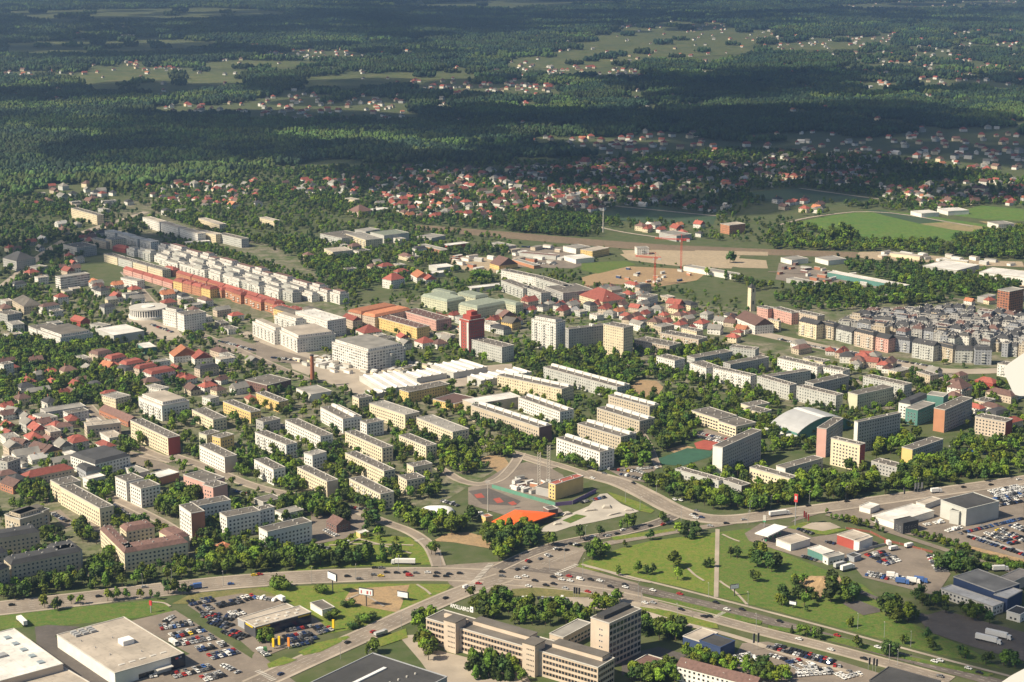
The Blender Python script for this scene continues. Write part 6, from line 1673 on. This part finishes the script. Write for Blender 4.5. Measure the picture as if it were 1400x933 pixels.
def row(code, x0, y0, x1, y1, n, phrase, w=W_ALL, along=False, vans=.06):
    A, B = G(*P4(code, x0, y0)), G(*P4(code, x1, y1)); t = B - A; h = math.atan2(t.y, t.x) + (0 if along else math.pi / 2)
    dbl = not along and any(k in phrase for k in ('in row', 'flag-side', 'in row', 'used car lot', 'fence line', 'crowded white', 'near row', 'far row', 'white group', 'display line', 'breakers'))
    n = max(2, min(n * 2, int(t.length / (2.5 if not along else 5.4)) + 1))
    for i in range(n):
        if crng.random() < .08: continue
        p = A + t * (i / max(1, n - 1))
        if dbl and crng.random() < .85:
            q = p + Vector((math.cos(h), math.sin(h))) * 5.0; CARS.append((q.x, q.y, h + crng.choice((0, math.pi)) + crng.gauss(0, .03), crng.choices(list(w), list(w.values()))[0], False, phrase))
        CARS.append((p.x, p.y, h + crng.choice((0, math.pi)) + crng.gauss(0, .03), crng.choices(list(w), list(w.values()))[0], crng.random() < vans, phrase))
SL = 'of the supermarket car park'
for i, a in enumerate(((885, 645, 1045, 622, 12), (950, 692, 1112, 656, 14), (1003, 730, 1165, 698, 14), (1068, 768, 1232, 735, 14), (1140, 812, 1295, 775, 13), (958, 908, 1155, 862, 15), (1125, 926, 1222, 900, 8))):
    row('a1', *a, f'in row {["one", "two", "three", "four", "five", "six", "seven"][i]} {SL}')
row('a1', 1208, 838, 1315, 892, 10, 'along the street edge ' + SL); row('a1', 905, 605, 940, 580, 3, 'alone near the meadow ' + SL); row('a1', 800, 912, 872, 897, 5, 'at the glazed front ' + SL)
JL = 'of the used car lot'
for i, a in enumerate(((1045, 512, 1165, 490, 8), (1095, 545, 1320, 498, 16), (1110, 575, 1265, 595, 10), (1130, 605, 1235, 640, 9), (1225, 662, 1315, 700, 9), (1110, 558, 1150, 590, 5), (1320, 492, 1395, 475, 6))):
    row('a1', *a, f'in line {["one", "two", "three", "four", "five", "six", "seven"][i]} from north {JL}', W_DARK if i < 5 else W_ALL)
row('a1', 1280, 572, 1330, 560, 3, 'in the middle ' + JL, W_WHITE)
row('a2', 15, 475, 100, 490, 5, 'behind the yellow-fascia showroom'); row('a2', 105, 668, 295, 632, 11, 'at the front of the yellow-fascia showroom', W_DARK)
for i, a in enumerate(((170, 705, 300, 680, 9), (185, 722, 325, 695, 10), (200, 738, 305, 718, 8), (335, 655, 400, 640, 6), (345, 668, 410, 650, 6))): row('a2', *a, f'in display line {ordw(i + 1)} from north at the showroom', W_DARK)
row('a2', 20, 755, 60, 790, 3, 'at the showroom entrance', W_WHITE)
row('a2', 380, 105, 440, 135, 4, 'at the red-brown pub'); row('a2', 300, 185, 395, 205, 6, 'below the three-towered stepped block')
row('a3', 60, 475, 295, 482, 18, 'in the lay-by behind the dark flags', W_ALL)
BL = 'of the bottom car park'
row('a3', 1225, 822, 1325, 800, 9, 'in the upper white group beside the blue showroom', W_WHITE); row('a3', 1230, 840, 1335, 815, 9, 'in the lower white group beside the blue showroom', W_WHITE); row('a3', 1330, 800, 1400, 830, 7, 'in the grey line beside the blue showroom')
row('a4', 5, 745, 335, 835, 26, 'in the long fence line ' + BL, W_DARK | {'white': 10}); row('a4', 15, 790, 90, 812, 6, 'in the second line ' + BL); row('a4', 110, 830, 165, 815, 4, 'in the third line ' + BL)
row('a4', 160, 868, 250, 850, 7, 'in the crowded white upper group ' + BL, W_WHITE, vans=.4); row('a4', 165, 900, 350, 885, 12, 'in the crowded white lower group ' + BL, W_WHITE, vans=.3); row('a4', 410, 915, 500, 890, 7, 'in the white flag-side group ' + BL, W_WHITE, vans=.3); row('a4', 340, 845, 390, 850, 4, 'beside the lamp ' + BL)
row('a4', 320, 170, 420, 190, 5, 'at the fast food restaurant', W_DARK); row('a4', 170, 100, 240, 122, 4, 'beside the grass island of the petrol station', W_DARK); row('a4', 190, 250, 260, 268, 4, 'beside the green-striped car wash', W_DARK)
YL = 'of the breakers yard'
for i, a in enumerate(((570, 255, 655, 235, 8), (610, 272, 690, 250, 8), (640, 292, 712, 270, 7))): row('a4', *a, f'in line {["one", "two", "three"][i]} from north {YL}', W_DARK | {'red': 25, 'white': 20})
row('a4', 880, 245, 930, 330, 9, 'along the trees ' + YL); row('a4', 540, 350, 650, 370, 8, 'in the heap ' + YL); row('a4', 660, 360, 790, 400, 9, 'in the southern heap ' + YL)
DL = 'of the eastern dealership'
for i, a in enumerate(((1240, 622, 1400, 590, 18), (1250, 640, 1400, 612, 16), (1270, 662, 1400, 635, 14), (1260, 690, 1400, 665, 14))): row('b4', *a, f'in far row {["one", "two", "three", "four"][i]} {DL}', W_WHITE if i < 2 else W_ALL)
row('a4', 1050, 122, 1385, 42, 26, 'in the blue line ' + DL, W_BLUE)
row('a4', 1100, 142, 1400, 240, 22, 'along the dirt strip ' + DL, W_DARK | {'red': 15, 'white': 15})
for i, a in enumerate(((1195, 122, 1335, 182, 12), (1255, 105, 1400, 165, 12), (1330, 82, 1400, 110, 7), (1150, 150, 1230, 185, 7))): row('a4', *a, f'in near row {["one", "two", "three", "four"][i]} {DL}')
row('a4', 980, 110, 1050, 90, 6, 'beside the big dark-roofed showroom', W_WHITE); row('a4', 860, 75, 950, 60, 6, 'behind the white flat dealership', W_WHITE, vans=.3)
row('a4', 980, 60, 1180, 30, 12, 'under the wall of the big dark-roofed showroom', W_DARK)
row('b3', 530, 490, 655, 502, 11, 'in the first row of the avenue car park'); row('b3', 600, 520, 720, 548, 11, 'in the second row of the avenue car park'); row('b3', 690, 490, 790, 482, 9, 'in the upper row of the avenue car park', W_WHITE); row('b3', 680, 500, 745, 522, 6, 'in the middle row of the avenue car park')
row('b2', 465, 690, 595, 712, 10, 'in the lay-by below the vented cream slab'); row('b3', 1000, 290, 1200, 332, 16, 'in the upper school car park row'); row('b3', 990, 305, 1150, 345, 14, 'in the lower school car park row')
row('b1', 625, 690, 705, 745, 8, 'in the western row beside the white double block', W_DARK); row('b1', 690, 735, 800, 775, 10, 'in the eastern row beside the white double block', W_DARK); row('b1', 290, 735, 395, 790, 8, 'in the terraced estate lane', W_DARK)
row('b3', 0, 588, 110, 608, 8, 'in the building site compound', W_WHITE, vans=.6); row('b3', 380, 672, 505, 645, 9, 'at the edge of the skate park'); row('b1', 1285, 610, 1400, 640, 10, 'beside the salmon pink block'); row('b2', 1020, 665, 1100, 690, 6, 'north of the white air dome')
row('c1', 830, 260, 940, 300, 10, 'on the plaza below the round building'); row('c1', 1200, 350, 1390, 400, 14, 'in the car park behind the orange-roofed house'); row('c2', 90, 440, 250, 460, 12, 'at the market edge'); row('c3', 640, 480, 770, 460, 12, 'under the tower trio'); row('c4', 60, 340, 330, 395, 20, 'on the estate avenue'); row('c4', 350, 395, 900, 490, 34, 'in the long line on the estate avenue')
row('b4', 1000, 365, 1250, 420, 20, 'behind the eastern wood strip'); row('d3', 20, 555, 230, 570, 16, 'in the depot yard', W_WHITE); row('d3', 30, 470, 260, 490, 16, 'in the northern depot yard', W_DARK)
NROW = len(CARS)
def moving(code, rows, road_key, side, phrase):
    for r_ in rows.split(';'):
        a = r_.split(); p = G(*P4(code, float(a[0]), float(a[1]))); c = ROADS[road_key][0]
        k = min(range(len(c) - 1), key=lambda i: (c[i] - p).length); t = c[k + 1] - c[k]
        CARS.append((p.x, p.y, math.atan2(t.y, t.x) + (math.pi if side < 0 else 0), {'w': 'white', 's': 'silver', 'g': 'grey', 'k': 'black', 'r': 'red', 'b': 'dark blue', 'y': 'yellow', 'B': 'blue'}[a[2][0]], len(a[2]) > 1, phrase))
moving('a2', "650 312 k;687 312 g;500 358 k;645 350 g;683 356 y;715 337 k;770 339 k;820 337 k;875 340 g;940 338 w;990 340 k;985 358 k;1040 358 k;1057 346 k;1115 342 k;838 354 rv;20 348 r;565 372 g", 'west', 1, 'on the western dual carriageway')
moving('a1', "65 515 k;540 468 k;790 417 s;1262 400 B;1390 352 y", 'west', 1, 'on the western dual carriageway')
moving('a2', "1345 334 k;1345 357 g;1217 398 r", 'west', 1, 'in the middle of the junction')
moving('a2', "1148 418 wv;1037 477 k;640 662 r;500 720 k;135 893 b", 'south', 1, 'on the south road')
moving('a3', "30 365 w;72 358 w;125 382 k;90 412 w;185 407 k;228 400 k;292 425 s;225 362 k;255 350 w;272 376 w;313 358 r;318 383 w;372 375 wv;430 376 k;480 383 w;538 415 k;620 418 w;618 405 k;770 435 w;530 466 w;588 466 r;415 443 r;728 504 w;770 503 s;925 540 k", 'east_far', 1, 'on the east side of the junction')
moving('a3', "918 455 r;1115 502 k;1175 540 w;1258 540 k", 'east_far', 1, 'on the far eastern carriageway'); moving('a3', "1048 578 k;1078 577 k", 'east_near', -1, 'on the near eastern carriageway')
moving('a4', "65 605 k;378 683 r;600 747 w;910 825 w;940 820 w;1095 862 w;1155 887 k", 'east_far', 1, 'on the far eastern carriageway'); moving('a4', "168 702 w;342 760 w;522 808 k;940 905 g", 'east_near', -1, 'on the near eastern carriageway')
moving('a3', "30 320 k;72 312 s;95 278 k;85 272 r;155 262 g;192 240 w;207 248 s;240 208 w;262 212 k;298 214 k;322 180 k;350 184 w;365 188 k;408 160 k;442 140 w;523 137 w;575 125 k;607 104 w;675 98 k;757 82 k;826 74 r", 'north_a', 1, 'in the queue on the north-east road')
moving('a3', "985 25 w;1005 38 w;1037 35 b;1000 18 k;1083 82 s;1172 68 k;1268 48 s", 'avenue', 1, 'on the avenue')
moving('b3', "440 540 w;505 515 g;665 568 k;890 658 w;922 662 w;1010 720 g", 'avenue', 1, 'on the upper avenue')
moving('b4', "220 692 k;432 668 k;912 608 w;1070 590 k;1220 577 k;1372 548 w", 'avenue', 1, 'on the eastern avenue')
scored = sorted(range(len(CARS)), key=lambda i: -(PX(CARS[i][0], CARS[i][1])[2] + (1 if i >= NROW else 0)))
# drop cars that stand inside houses
scored = [i for i in scored if i >= NROW or is_free(CARS[i][0], CARS[i][1], 1.0, 4)]
ok = []
gridc = {}
for i in scored:
    x, y = CARS[i][:2]; kx, ky = int(x / 3), int(y / 3)
    if any((x - a) ** 2 + (y - b) ** 2 < 4.2 for dx in (-1, 0, 1) for dy in (-1, 0, 1) for a, b in gridc.get((kx + dx, ky + dy), ())): continue
    gridc.setdefault((kx, ky), []).append((x, y)); ok.append(i)
ind, rest = ok[:285], ok[285:]
gr = {}
for i in ind: gr.setdefault((CARS[i][5], CARS[i][3], CARS[i][4]), []).append(i)
for (ph, c, van), L_ in gr.items():
    L_.sort(key=lambda i: PX(CARS[i][0], CARS[i][1])[0])
    for j, i in enumerate(L_):
        x, y, h, *_ = CARS[i]; k = 'van' if van else 'car'
        o = obj(k, shared(('car', c, van), lambda: car_mesh(c, van)), None, (x, y, .36)); o.rotation_euler = (0, 0, h)
        obj('windows', shared(('glass', van), lambda: glass_mesh(van)), o)
        tag(o, (f'{c} {k}, {nth(j, len(L_))}{ph}' if len(L_) > 1 else f'the only {c} {k} {ph}'), k, 'vehicles ' + ph)
m = MB(); cl = list(CARC)
for i in rest:
    x, y, h, c, van, _ = CARS[i]; M_ = Matrix.Translation((x, y, .36)) @ Matrix.Rotation(h, 4, 'Z')
    for src, off in ((shared(('car', c, van), lambda: car_mesh(c, van)), None), (shared(('glass', van), lambda: glass_mesh(van)), 9)):
        m.add([M_ @ v.co for v in src.vertices], [tuple(p.vertices) for p in src.polygons], cl.index(c) if off is None else 9)
tag(m.build('parked_cars', [carpaint(c) for c in cl] + [flat('car_glass', (.012, .014, .016), .1, .1)]), 'masses of parked cars on the farther lots', 'cars', kind='stuff')
# lorries and vans with boxes
def truck(code, x, y, ang, L, cabc, boxc, label, h=2.7, cat='truck'):
    p = G(*P4(code, x, y)); r = empty('truck', (p.x, p.y, .36), ang); tag(r, label, cat)
    c = carpaint(cabc); bx = MB().box(-L / 2, -1.25, 1.1, L / 2 - 2.6, 1.25, 1.1 + h); bx.box(-L / 2, -1, .75, L / 2 - 2.6, 1, 1.1, 1)
    bx.build('cargo_box', [flat('box_' + boxc, {'white': (.78, .76, .72), 'blue': (.06, .13, .34), 'grey': (.45, .45, .44)}[boxc], .5, .06), M_DARK], r)
    m = MB().add([(x_, y_, z_) for x_, z_ in ((L / 2 - 2.3, .5), (L / 2, .5), (L / 2, 1.6), (L / 2 - .35, 2.9), (L / 2 - 2.3, 3.1)) for y_ in (-1.2, 1.2)], [(0, 2, 4, 6, 8), (9, 7, 5, 3, 1), (0, 1, 3, 2), (2, 3, 5, 4), (4, 5, 7, 6), (6, 7, 9, 8), (8, 9, 1, 0)])
    cb = m.build('cab', [c], r); MB().add([(L / 2 + .02, -1.05, 1.7), (L / 2 + .02, 1.05, 1.7), (L / 2 - .3, 1.05, 2.75), (L / 2 - .3, -1.05, 2.75)], [(0, 1, 2, 3)]).build('windscreen', [flat('car_glass', (.012, .014, .016), .1, .1)], cb)
    wm = shared('twheel', lambda: MB().bar((0, -.15, 0), (0, .15, 0), .5, n=10).mesh('wheel', [M_TYRE]))
    for wx in ([-L / 2 + 1, -L / 2 + 2.3, L / 2 - 1.2] if L > 9 else [-L / 2 + 1.3, L / 2 - 1.2]):
        for wy in (-1.1, 1.1): obj('wheel', wm, r, (wx, wy, .42))
truck('a2', 805, 288, R(178), 16.5, 'white', 'white', 'long white articulated lorry on the western dual carriageway')
truck('b4', 62, 742, R(20), 16.5, 'white', 'white', 'long white articulated lorry beside the petrol station')
truck('a1', 120, 612, R(124), 14, 'white', 'white', 'white lorry behind the corner warehouse')
truck('a1', 1070, 424, R(200), 8, 'dark blue', 'blue', 'dark blue lorry on the west road'); truck('a2', 478, 182, R(8), 9, 'white', 'white', 'white box van parked on the grass edge', 2.2)
truck('a2', 683, 677, R(40), 9, 'silver', 'grey', 'grey tipper lorry on the south road', 1.6); truck('a2', 135, 490, R(130), 8, 'white', 'white', 'white box lorry behind the yellow-fascia showroom')
truck('a4', 1205, 715, R(-35), 16, 'white', 'white', 'white trailer lorry in the yard, nearer one', 3); truck('a4', 1260, 690, R(-35), 16, 'white', 'white', 'white trailer lorry in the yard, farther one', 3)
truck('a4', 435, 320, R(35), 12, 'white', 'white', 'white lorry parked beside the car wash', 3); truck('a4', 395, 305, R(35), 11, 'grey', 'grey', 'grey lorry parked beside the car wash')
truck('a4', 735, 395, R(-20), 9, 'blue', 'blue', 'blue lorry in the breakers yard, nearer one'); truck('a4', 835, 388, R(-20), 9, 'blue', 'blue', 'blue lorry in the breakers yard, farther one'); truck('a4', 795, 392, R(-20), 9, 'white', 'white', 'white lorry between the two blue ones'); truck('a4', 680, 362, R(-15), 8, 'white', 'white', 'white lorry in the breakers yard heap')
truck('a4', 685, 212, R(30), 7, 'white', 'white', 'white box van in the breakers yard, western one', 2); truck('a4', 770, 196, R(35), 7, 'white', 'white', 'white box van in the breakers yard, eastern one', 2); truck('a4', 655, 185, R(100), 7, 'red', 'white', 'lorry with a red cab by the fence')
truck('a4', 1270, 325, R(5), 11, 'white', 'white', 'white trailer behind the blue factory hall'); truck('a1', 950, 728, R(-50), 8, 'white', 'white', 'white box trailer beside the supermarket wall', 2); truck('b4', 1068, 740, R(150), 7, 'yellow', 'grey', 'small yellow lorry on the dirt strip', 1.5) if False else None
truck('a2', 1210, 30, R(45), 11, 'white', 'white', 'white bus parked beside the yellow kiosk', 2.1, 'bus'); truck('a2', 35, 770, R(10), 6, 'green', 'white', 'white and green van at the showroom corner', 1.8, 'van'); truck('b4', 920, 618, R(15), 9, 'white', 'white', 'white lorry at the kerb of the avenue')
# containers, stalls and site huts
def huts(name, lab, code, pts, n, dims, cols, grp, md=7, seed=2):
    v = [float(x) for x in pts.split()]; r_ = random.Random(seed); q = scatter([P4(code, *p) for p in zip(v[::2], v[1::2])], n, md, r_, 2.5, 4); q.sort(key=lambda p: PX(*p)[0])
    for i, (x, y) in enumerate(q):
        L, w, h = (r_.uniform(*k) for k in dims); c = r_.choice(cols)
        o = empty(name, (x, y, .1), r_.choice((0, math.pi / 2)) - .8 + r_.gauss(0, .15)); tag(o, f'{lab}, {nth(i, len(q))}{grp}', name.replace('_', ' '), name.replace('_', ' ') + 's ' + grp)
        MB().box(-L / 2, -w / 2, 0, L / 2, w / 2, h).build('wall', [wallmat(c)], o)
        MB().add([(-L / 2 - .2, -w / 2 - .2, h), (L / 2 + .2, -w / 2 - .2, h), (L / 2 + .2, w / 2 + .2, h), (-L / 2 - .2, w / 2 + .2, h), (-L / 2 - .2, 0, h + .6), (L / 2 + .2, 0, h + .6)], [(0, 3, 2, 1), (0, 1, 5, 4), (1, 2, 5), (2, 3, 4, 5), (3, 0, 4)]).build('roof', [roofmat(r_.choice('LLAK'))], o)
huts('market_stall', 'pale roofed market stall', 'c2', "560 480 900 470 1000 500 960 540 880 560 700 540 560 520", 26, ((5, 12), (3, 5), (2.5, 3.5)), 'whc', 'in the market between big halls', 6)
huts('market_stall', 'pale market stall', 'c2', "200 440 420 440 560 500 520 530 330 500 200 470", 22, ((5, 11), (3, 5), (2.5, 3.5)), 'whc', 'west of the market halls', 6, 3)
huts('container', 'metal site container', 'd3', "600 590 1000 610 1000 650 800 680 560 670", 16, ((6, 9), (2.4, 3), (2.5, 3)), 'wuoh', 'on the bare earth under the cranes', 9, 4)
huts('container', 'metal yard container', 'd4', "120 560 560 640 600 700 300 680 60 620", 22, ((6, 12), (2.4, 4), (2.5, 4)), 'whkb', 'in the yard south of the green shed', 9, 5)
huts('shed', 'small depot shed', 'd2', "1060 530 1280 530 1400 570 1380 620 1140 600", 14, ((8, 16), (5, 8), (3, 5)), 'whtk', 'on the sandy depot ground', 14, 6)
huts('shed', 'small depot shed', 'd3', "0 480 260 470 330 560 0 570", 12, ((8, 18), (5, 9), (3, 5)), 'whtk', 'in the northern depot yards', 14, 7)
huts('container', 'small site hut', 'b3', "10 540 120 540 190 580 130 620 0 610", 10, ((6, 8), (2.4, 3), (2.5, 3)), 'wwho', 'around the lattice masts', 7, 8)
huts('shed', 'small trade shed', 'd4', "640 500 1000 520 1390 560 1390 580 900 550 560 530", 12, ((10, 20), (5, 9), (3, 5)), 'whn', 'along the sandy railway strip', 18, 9)
huts('garage', 'row garage', 'b1', "0 400 110 500 200 520 180 470 100 420", 6, ((8, 16), (5, 7), (2.5, 3)), 'wkt', 'at the west gardens', 12, 10)
# ------------------------------------------------------------------ street lamps
lampm = shared('lamp', lambda: MB().bar((0, 0, 0), (0, 0, 10.5), .16, n=6, r2=.09).mesh('pole', [M_METAL]))
armm = shared('arm', lambda: MB().bar((0, 0, 10.4), (2.0, 0, 11), .07, n=5).mesh('arm', [M_METAL])); headm = shared('lhead', lambda: MB().box(1.7, -.2, 10.9, 2.6, .2, 11.1).mesh('lamp_head', [M_TRIM]))
def lamps(rows, code, ph, ang):
    L_ = [tuple(map(float, r_.split())) for r_ in rows.split(';')]
    for i, q in enumerate(L_):
        p = G(*P4(code, *q)); r = empty('street_lamp', (p.x, p.y, 0), ang); tag(r, f'grey street lamp, {nth(i, len(L_))}{ph}', 'street lamp', 'street lamps ' + ph)
        obj('pole', lampm, r); a = obj('arm', armm, r); obj('lamp_head', headm, a)
lamps("305 395;545 378;780 330;1010 300", 'a2', 'along the western dual carriageway by the billboards', R(90)); lamps("780 420;1222 405;940 395", 'a1', 'beside the brown-roofed complex on the west road', R(-90))
lamps("205 318;287 275;387 345;402 160;498 470;707 515;690 470", 'a3', 'around the junction', R(60)); lamps("1335 640;1075 470;1290 520;905 585", 'a3', 'along the middle of the eastern carriageways', R(-110))
lamps("635 688;662 815;708 840;780 740;490 640", 'a4', 'along the far end of the eastern carriageways', R(-110)); lamps("462 805;615 850;795 640", 'a2', 'beside the south road', R(40)); lamps("700 710;620 670;925 770;790 620;1290 790;1300 735", 'b3', 'along the avenue', R(-60)); lamps("225 680;425 655;815 605;15 705", 'b4', 'along the eastern avenue', R(-80))
c = G(667, 700); fl_ = empty('floodlight_mast', (c.x, c.y, 0)); tag(fl_, 'tall white floodlight mast beside the sports courts', 'mast')
MB().bar((0, 0, 0), (0, 0, 23), .35, n=8, r2=.2).build('pole', [M_TRIM], fl_); MB().box(-1.6, -.3, 22, 1.6, .3, 24).build('lamp_panel', [M_TRIM], fl_)
# fences and walls of the building site, small works
def fence(code, pts, h, m, label, name='fence'):
    v = [float(x) for x in pts.split()]; g = [G(*P4(code, *q)) for q in zip(v[::2], v[1::2])]; r = empty(name, (g[0].x, g[0].y, 0)); tag(r, label, name.replace('_', ' ')); mb = MB(); o = g[0]
    for a, b in zip(g, g[1:]):
        t = (b - a).normalized(); p = Vector((-t.y, t.x)) * .12; mb.add([(*(a - p - o), 0), (*(b - p - o), 0), (*(b + p - o), 0), (*(a + p - o), 0), (*(a - p - o), h), (*(b - p - o), h), (*(b + p - o), h), (*(a + p - o), h)], BOXF)
        n = max(1, int((b - a).length / 8))
        for i in range(n): q = a + (b - a) * i / n - o; obj('post', shared(('fpost', h), lambda: MB().box(-.15, -.15, 0, .15, .15, h + .2).mesh('post', [M_METAL])), r, (q.x, q.y, 0))
    mb.build('panel', [m], r)
fence('b2', "1290 590 1400 622 1640 690", 3, flat('hoarding_green', (.10, .26, .18), .8, .1), 'green hoarding along the sports courts')
fence('b3', "235 690 330 680 460 615", 3, flat('hoarding_violet', (.22, .14, .30), .8, .2), 'violet painted hoarding beside the skate park')
fence('a4', "425 95 560 115 660 165 900 225", 1.6, flat('fence_red', (.20, .07, .045), .8, .25), 'red-brown fence behind the fast food restaurant')
fence('b4', "1090 850 1260 905 1400 950", 2, M_METAL, 'wire fence along the dealership dirt strip')
fence('a4', "430 245 560 205 640 185", 2, M_METAL, 'pale fence between restaurant and breakers yard')
# sand heap and play things
bm = bmesh.new(); bmesh.ops.create_grid(bm, x_segments=14, y_segments=14, size=1)
for v in bm.verts: d = math.hypot(v.co.x, v.co.y); v.co.z = max(0, (1 - d)) * (.8 + .4 * random.random())
me = bpy.data.meshes.new('sand_heap'); bm.to_mesh(me); bm.free(); me.materials.append(M_EARTH)
p = G(*P4('a4', 290, 400)); sh = obj('sand_heap', me, None, (p.x, p.y, .25)); sh.scale = (15, 16, 5); tag(sh, 'tall heap of brown sand between dark trees', 'heap')
for i, (x, y, L, w, hh) in enumerate(((300, 735, 9, 4, 1.6), (430, 715, 12, 3, 1.2), (520, 700, 8, 5, 2), (560, 735, 14, 2, 1), (250, 790, 7, 3, 1.4), (640, 715, 8, 3, 1.3))):
    p = G(*P4('b3', x, y)); m = MB().add([(-L / 2, -w / 2, 0), (L / 2, -w / 2, 0), (L / 2, w / 2, 0), (-L / 2, w / 2, 0), (-L / 4, -w / 2, hh), (L / 4, -w / 2, hh), (L / 4, w / 2, hh), (-L / 4, w / 2, hh)], BOXF)
    o = m.build('skate_ramp', [M_CONC], None, (p.x, p.y, .17)); o.rotation_euler = (0, 0, .6 - .3 * (i % 3)); tag(o, f'concrete skate ramp, {nth([1, 2, 3, 4, 0, 5][i], 6)}in the skate park', 'skate ramp', 'skate ramps')
# ------------------------------------------------------------------ clouds that shade the woods and the east, high above the frame
cm, cn, cb = nodes('cloud_white'); cb.inputs['Base Color'].default_value = (.9, .9, .9, 1); cb.inputs['Roughness'].default_value = 1; cb.inputs['Alpha'].default_value = .54
mc = MB(); crn = random.Random(21); ALT = 1500
off = Vector((tosun.x, tosun.y)) * (ALT / tosun.z)
SM = 1.0
def cloud(px, py, rx, ry, dens=1.0):
    p = G(px, py) + off; n = max(3, int(rx * ry / 60000 * dens))
    for _ in range(n):
        a = crn.uniform(0, 6.28); q = math.sqrt(crn.random()); x, y = p.x + rx * q * math.cos(a), p.y + ry * q * math.sin(a); r_ = crn.uniform(150, 280) * (1.15 - .5 * q) * SM
        bm = bmesh.new(); bmesh.ops.create_icosphere(bm, subdivisions=2, radius=r_)
        mc.add([(x + v.co.x * crn.uniform(.9, 1.1), y + v.co.y * crn.uniform(.9, 1.1), ALT + 120 + v.co.z * .45) for v in bm.verts], [tuple(v.index for v in f.verts) for f in bm.faces]); bm.free()
#CLOUDS
cloud(620, 175, 1000, 330, 2.4); cloud(1080, 170, 900, 300, 2.4); cloud(400, 170, 700, 240, 2.2); cloud(1250, 200, 420, 260, 1.8); cloud(100, 165, 600, 260, 2.0); cloud(150, 215, 420, 140, 1.6)
cloud(180, 70, 1300, 500, 2.6); cloud(150, 35, 2400, 1500, 2.2); cloud(650, 30, 1700, 1100, 1.7); cloud(620, 125, 1300, 400, 2.2); cloud(120, 130, 900, 320, 2.4); cloud(1150, 115, 1100, 350, 1.4); cloud(1200, 20, 1700, 1400, 1.1); cloud(700, 8, 4000, 2500, .5)
SM = .5
cloud(850, 240, 640, 170, 11); cloud(1000, 205, 700, 160, 11); cloud(480, 232, 330, 110, 9); cloud(600, 256, 320, 90, 12); cloud(980, 268, 400, 90, 12); cloud(1270, 235, 330, 140, 12); cloud(800, 290, 300, 50, 8); 
cloud(1385, 905, 110, 90, 9); cloud(40, 345, 90, 120, 5)
tag(mc.build('clouds', [cm]), 'broken cumulus clouds high above the woods', 'clouds', kind='stuff')
# ------------------------------------------------------------------ haze
hm_, hn, hb = nodes('haze_air'); hn.nodes.remove(hb); pv = hn.nodes.new('ShaderNodeVolumePrincipled'); pv.inputs['Density'].default_value = 9.0e-5; pv.inputs['Color'].default_value = (.36, .55, .84, 1); pv.inputs['Anisotropy'].default_value = .5
hn.links.new(pv.outputs[0], hn.nodes['Material Output'].inputs['Volume'])
tag(MB().box(-9200, -60, -1, 9200, 17200, 460).build('haze', [hm_]), kind='stuff')
for o in sc.objects:
    if 'M' in o: del o['M']
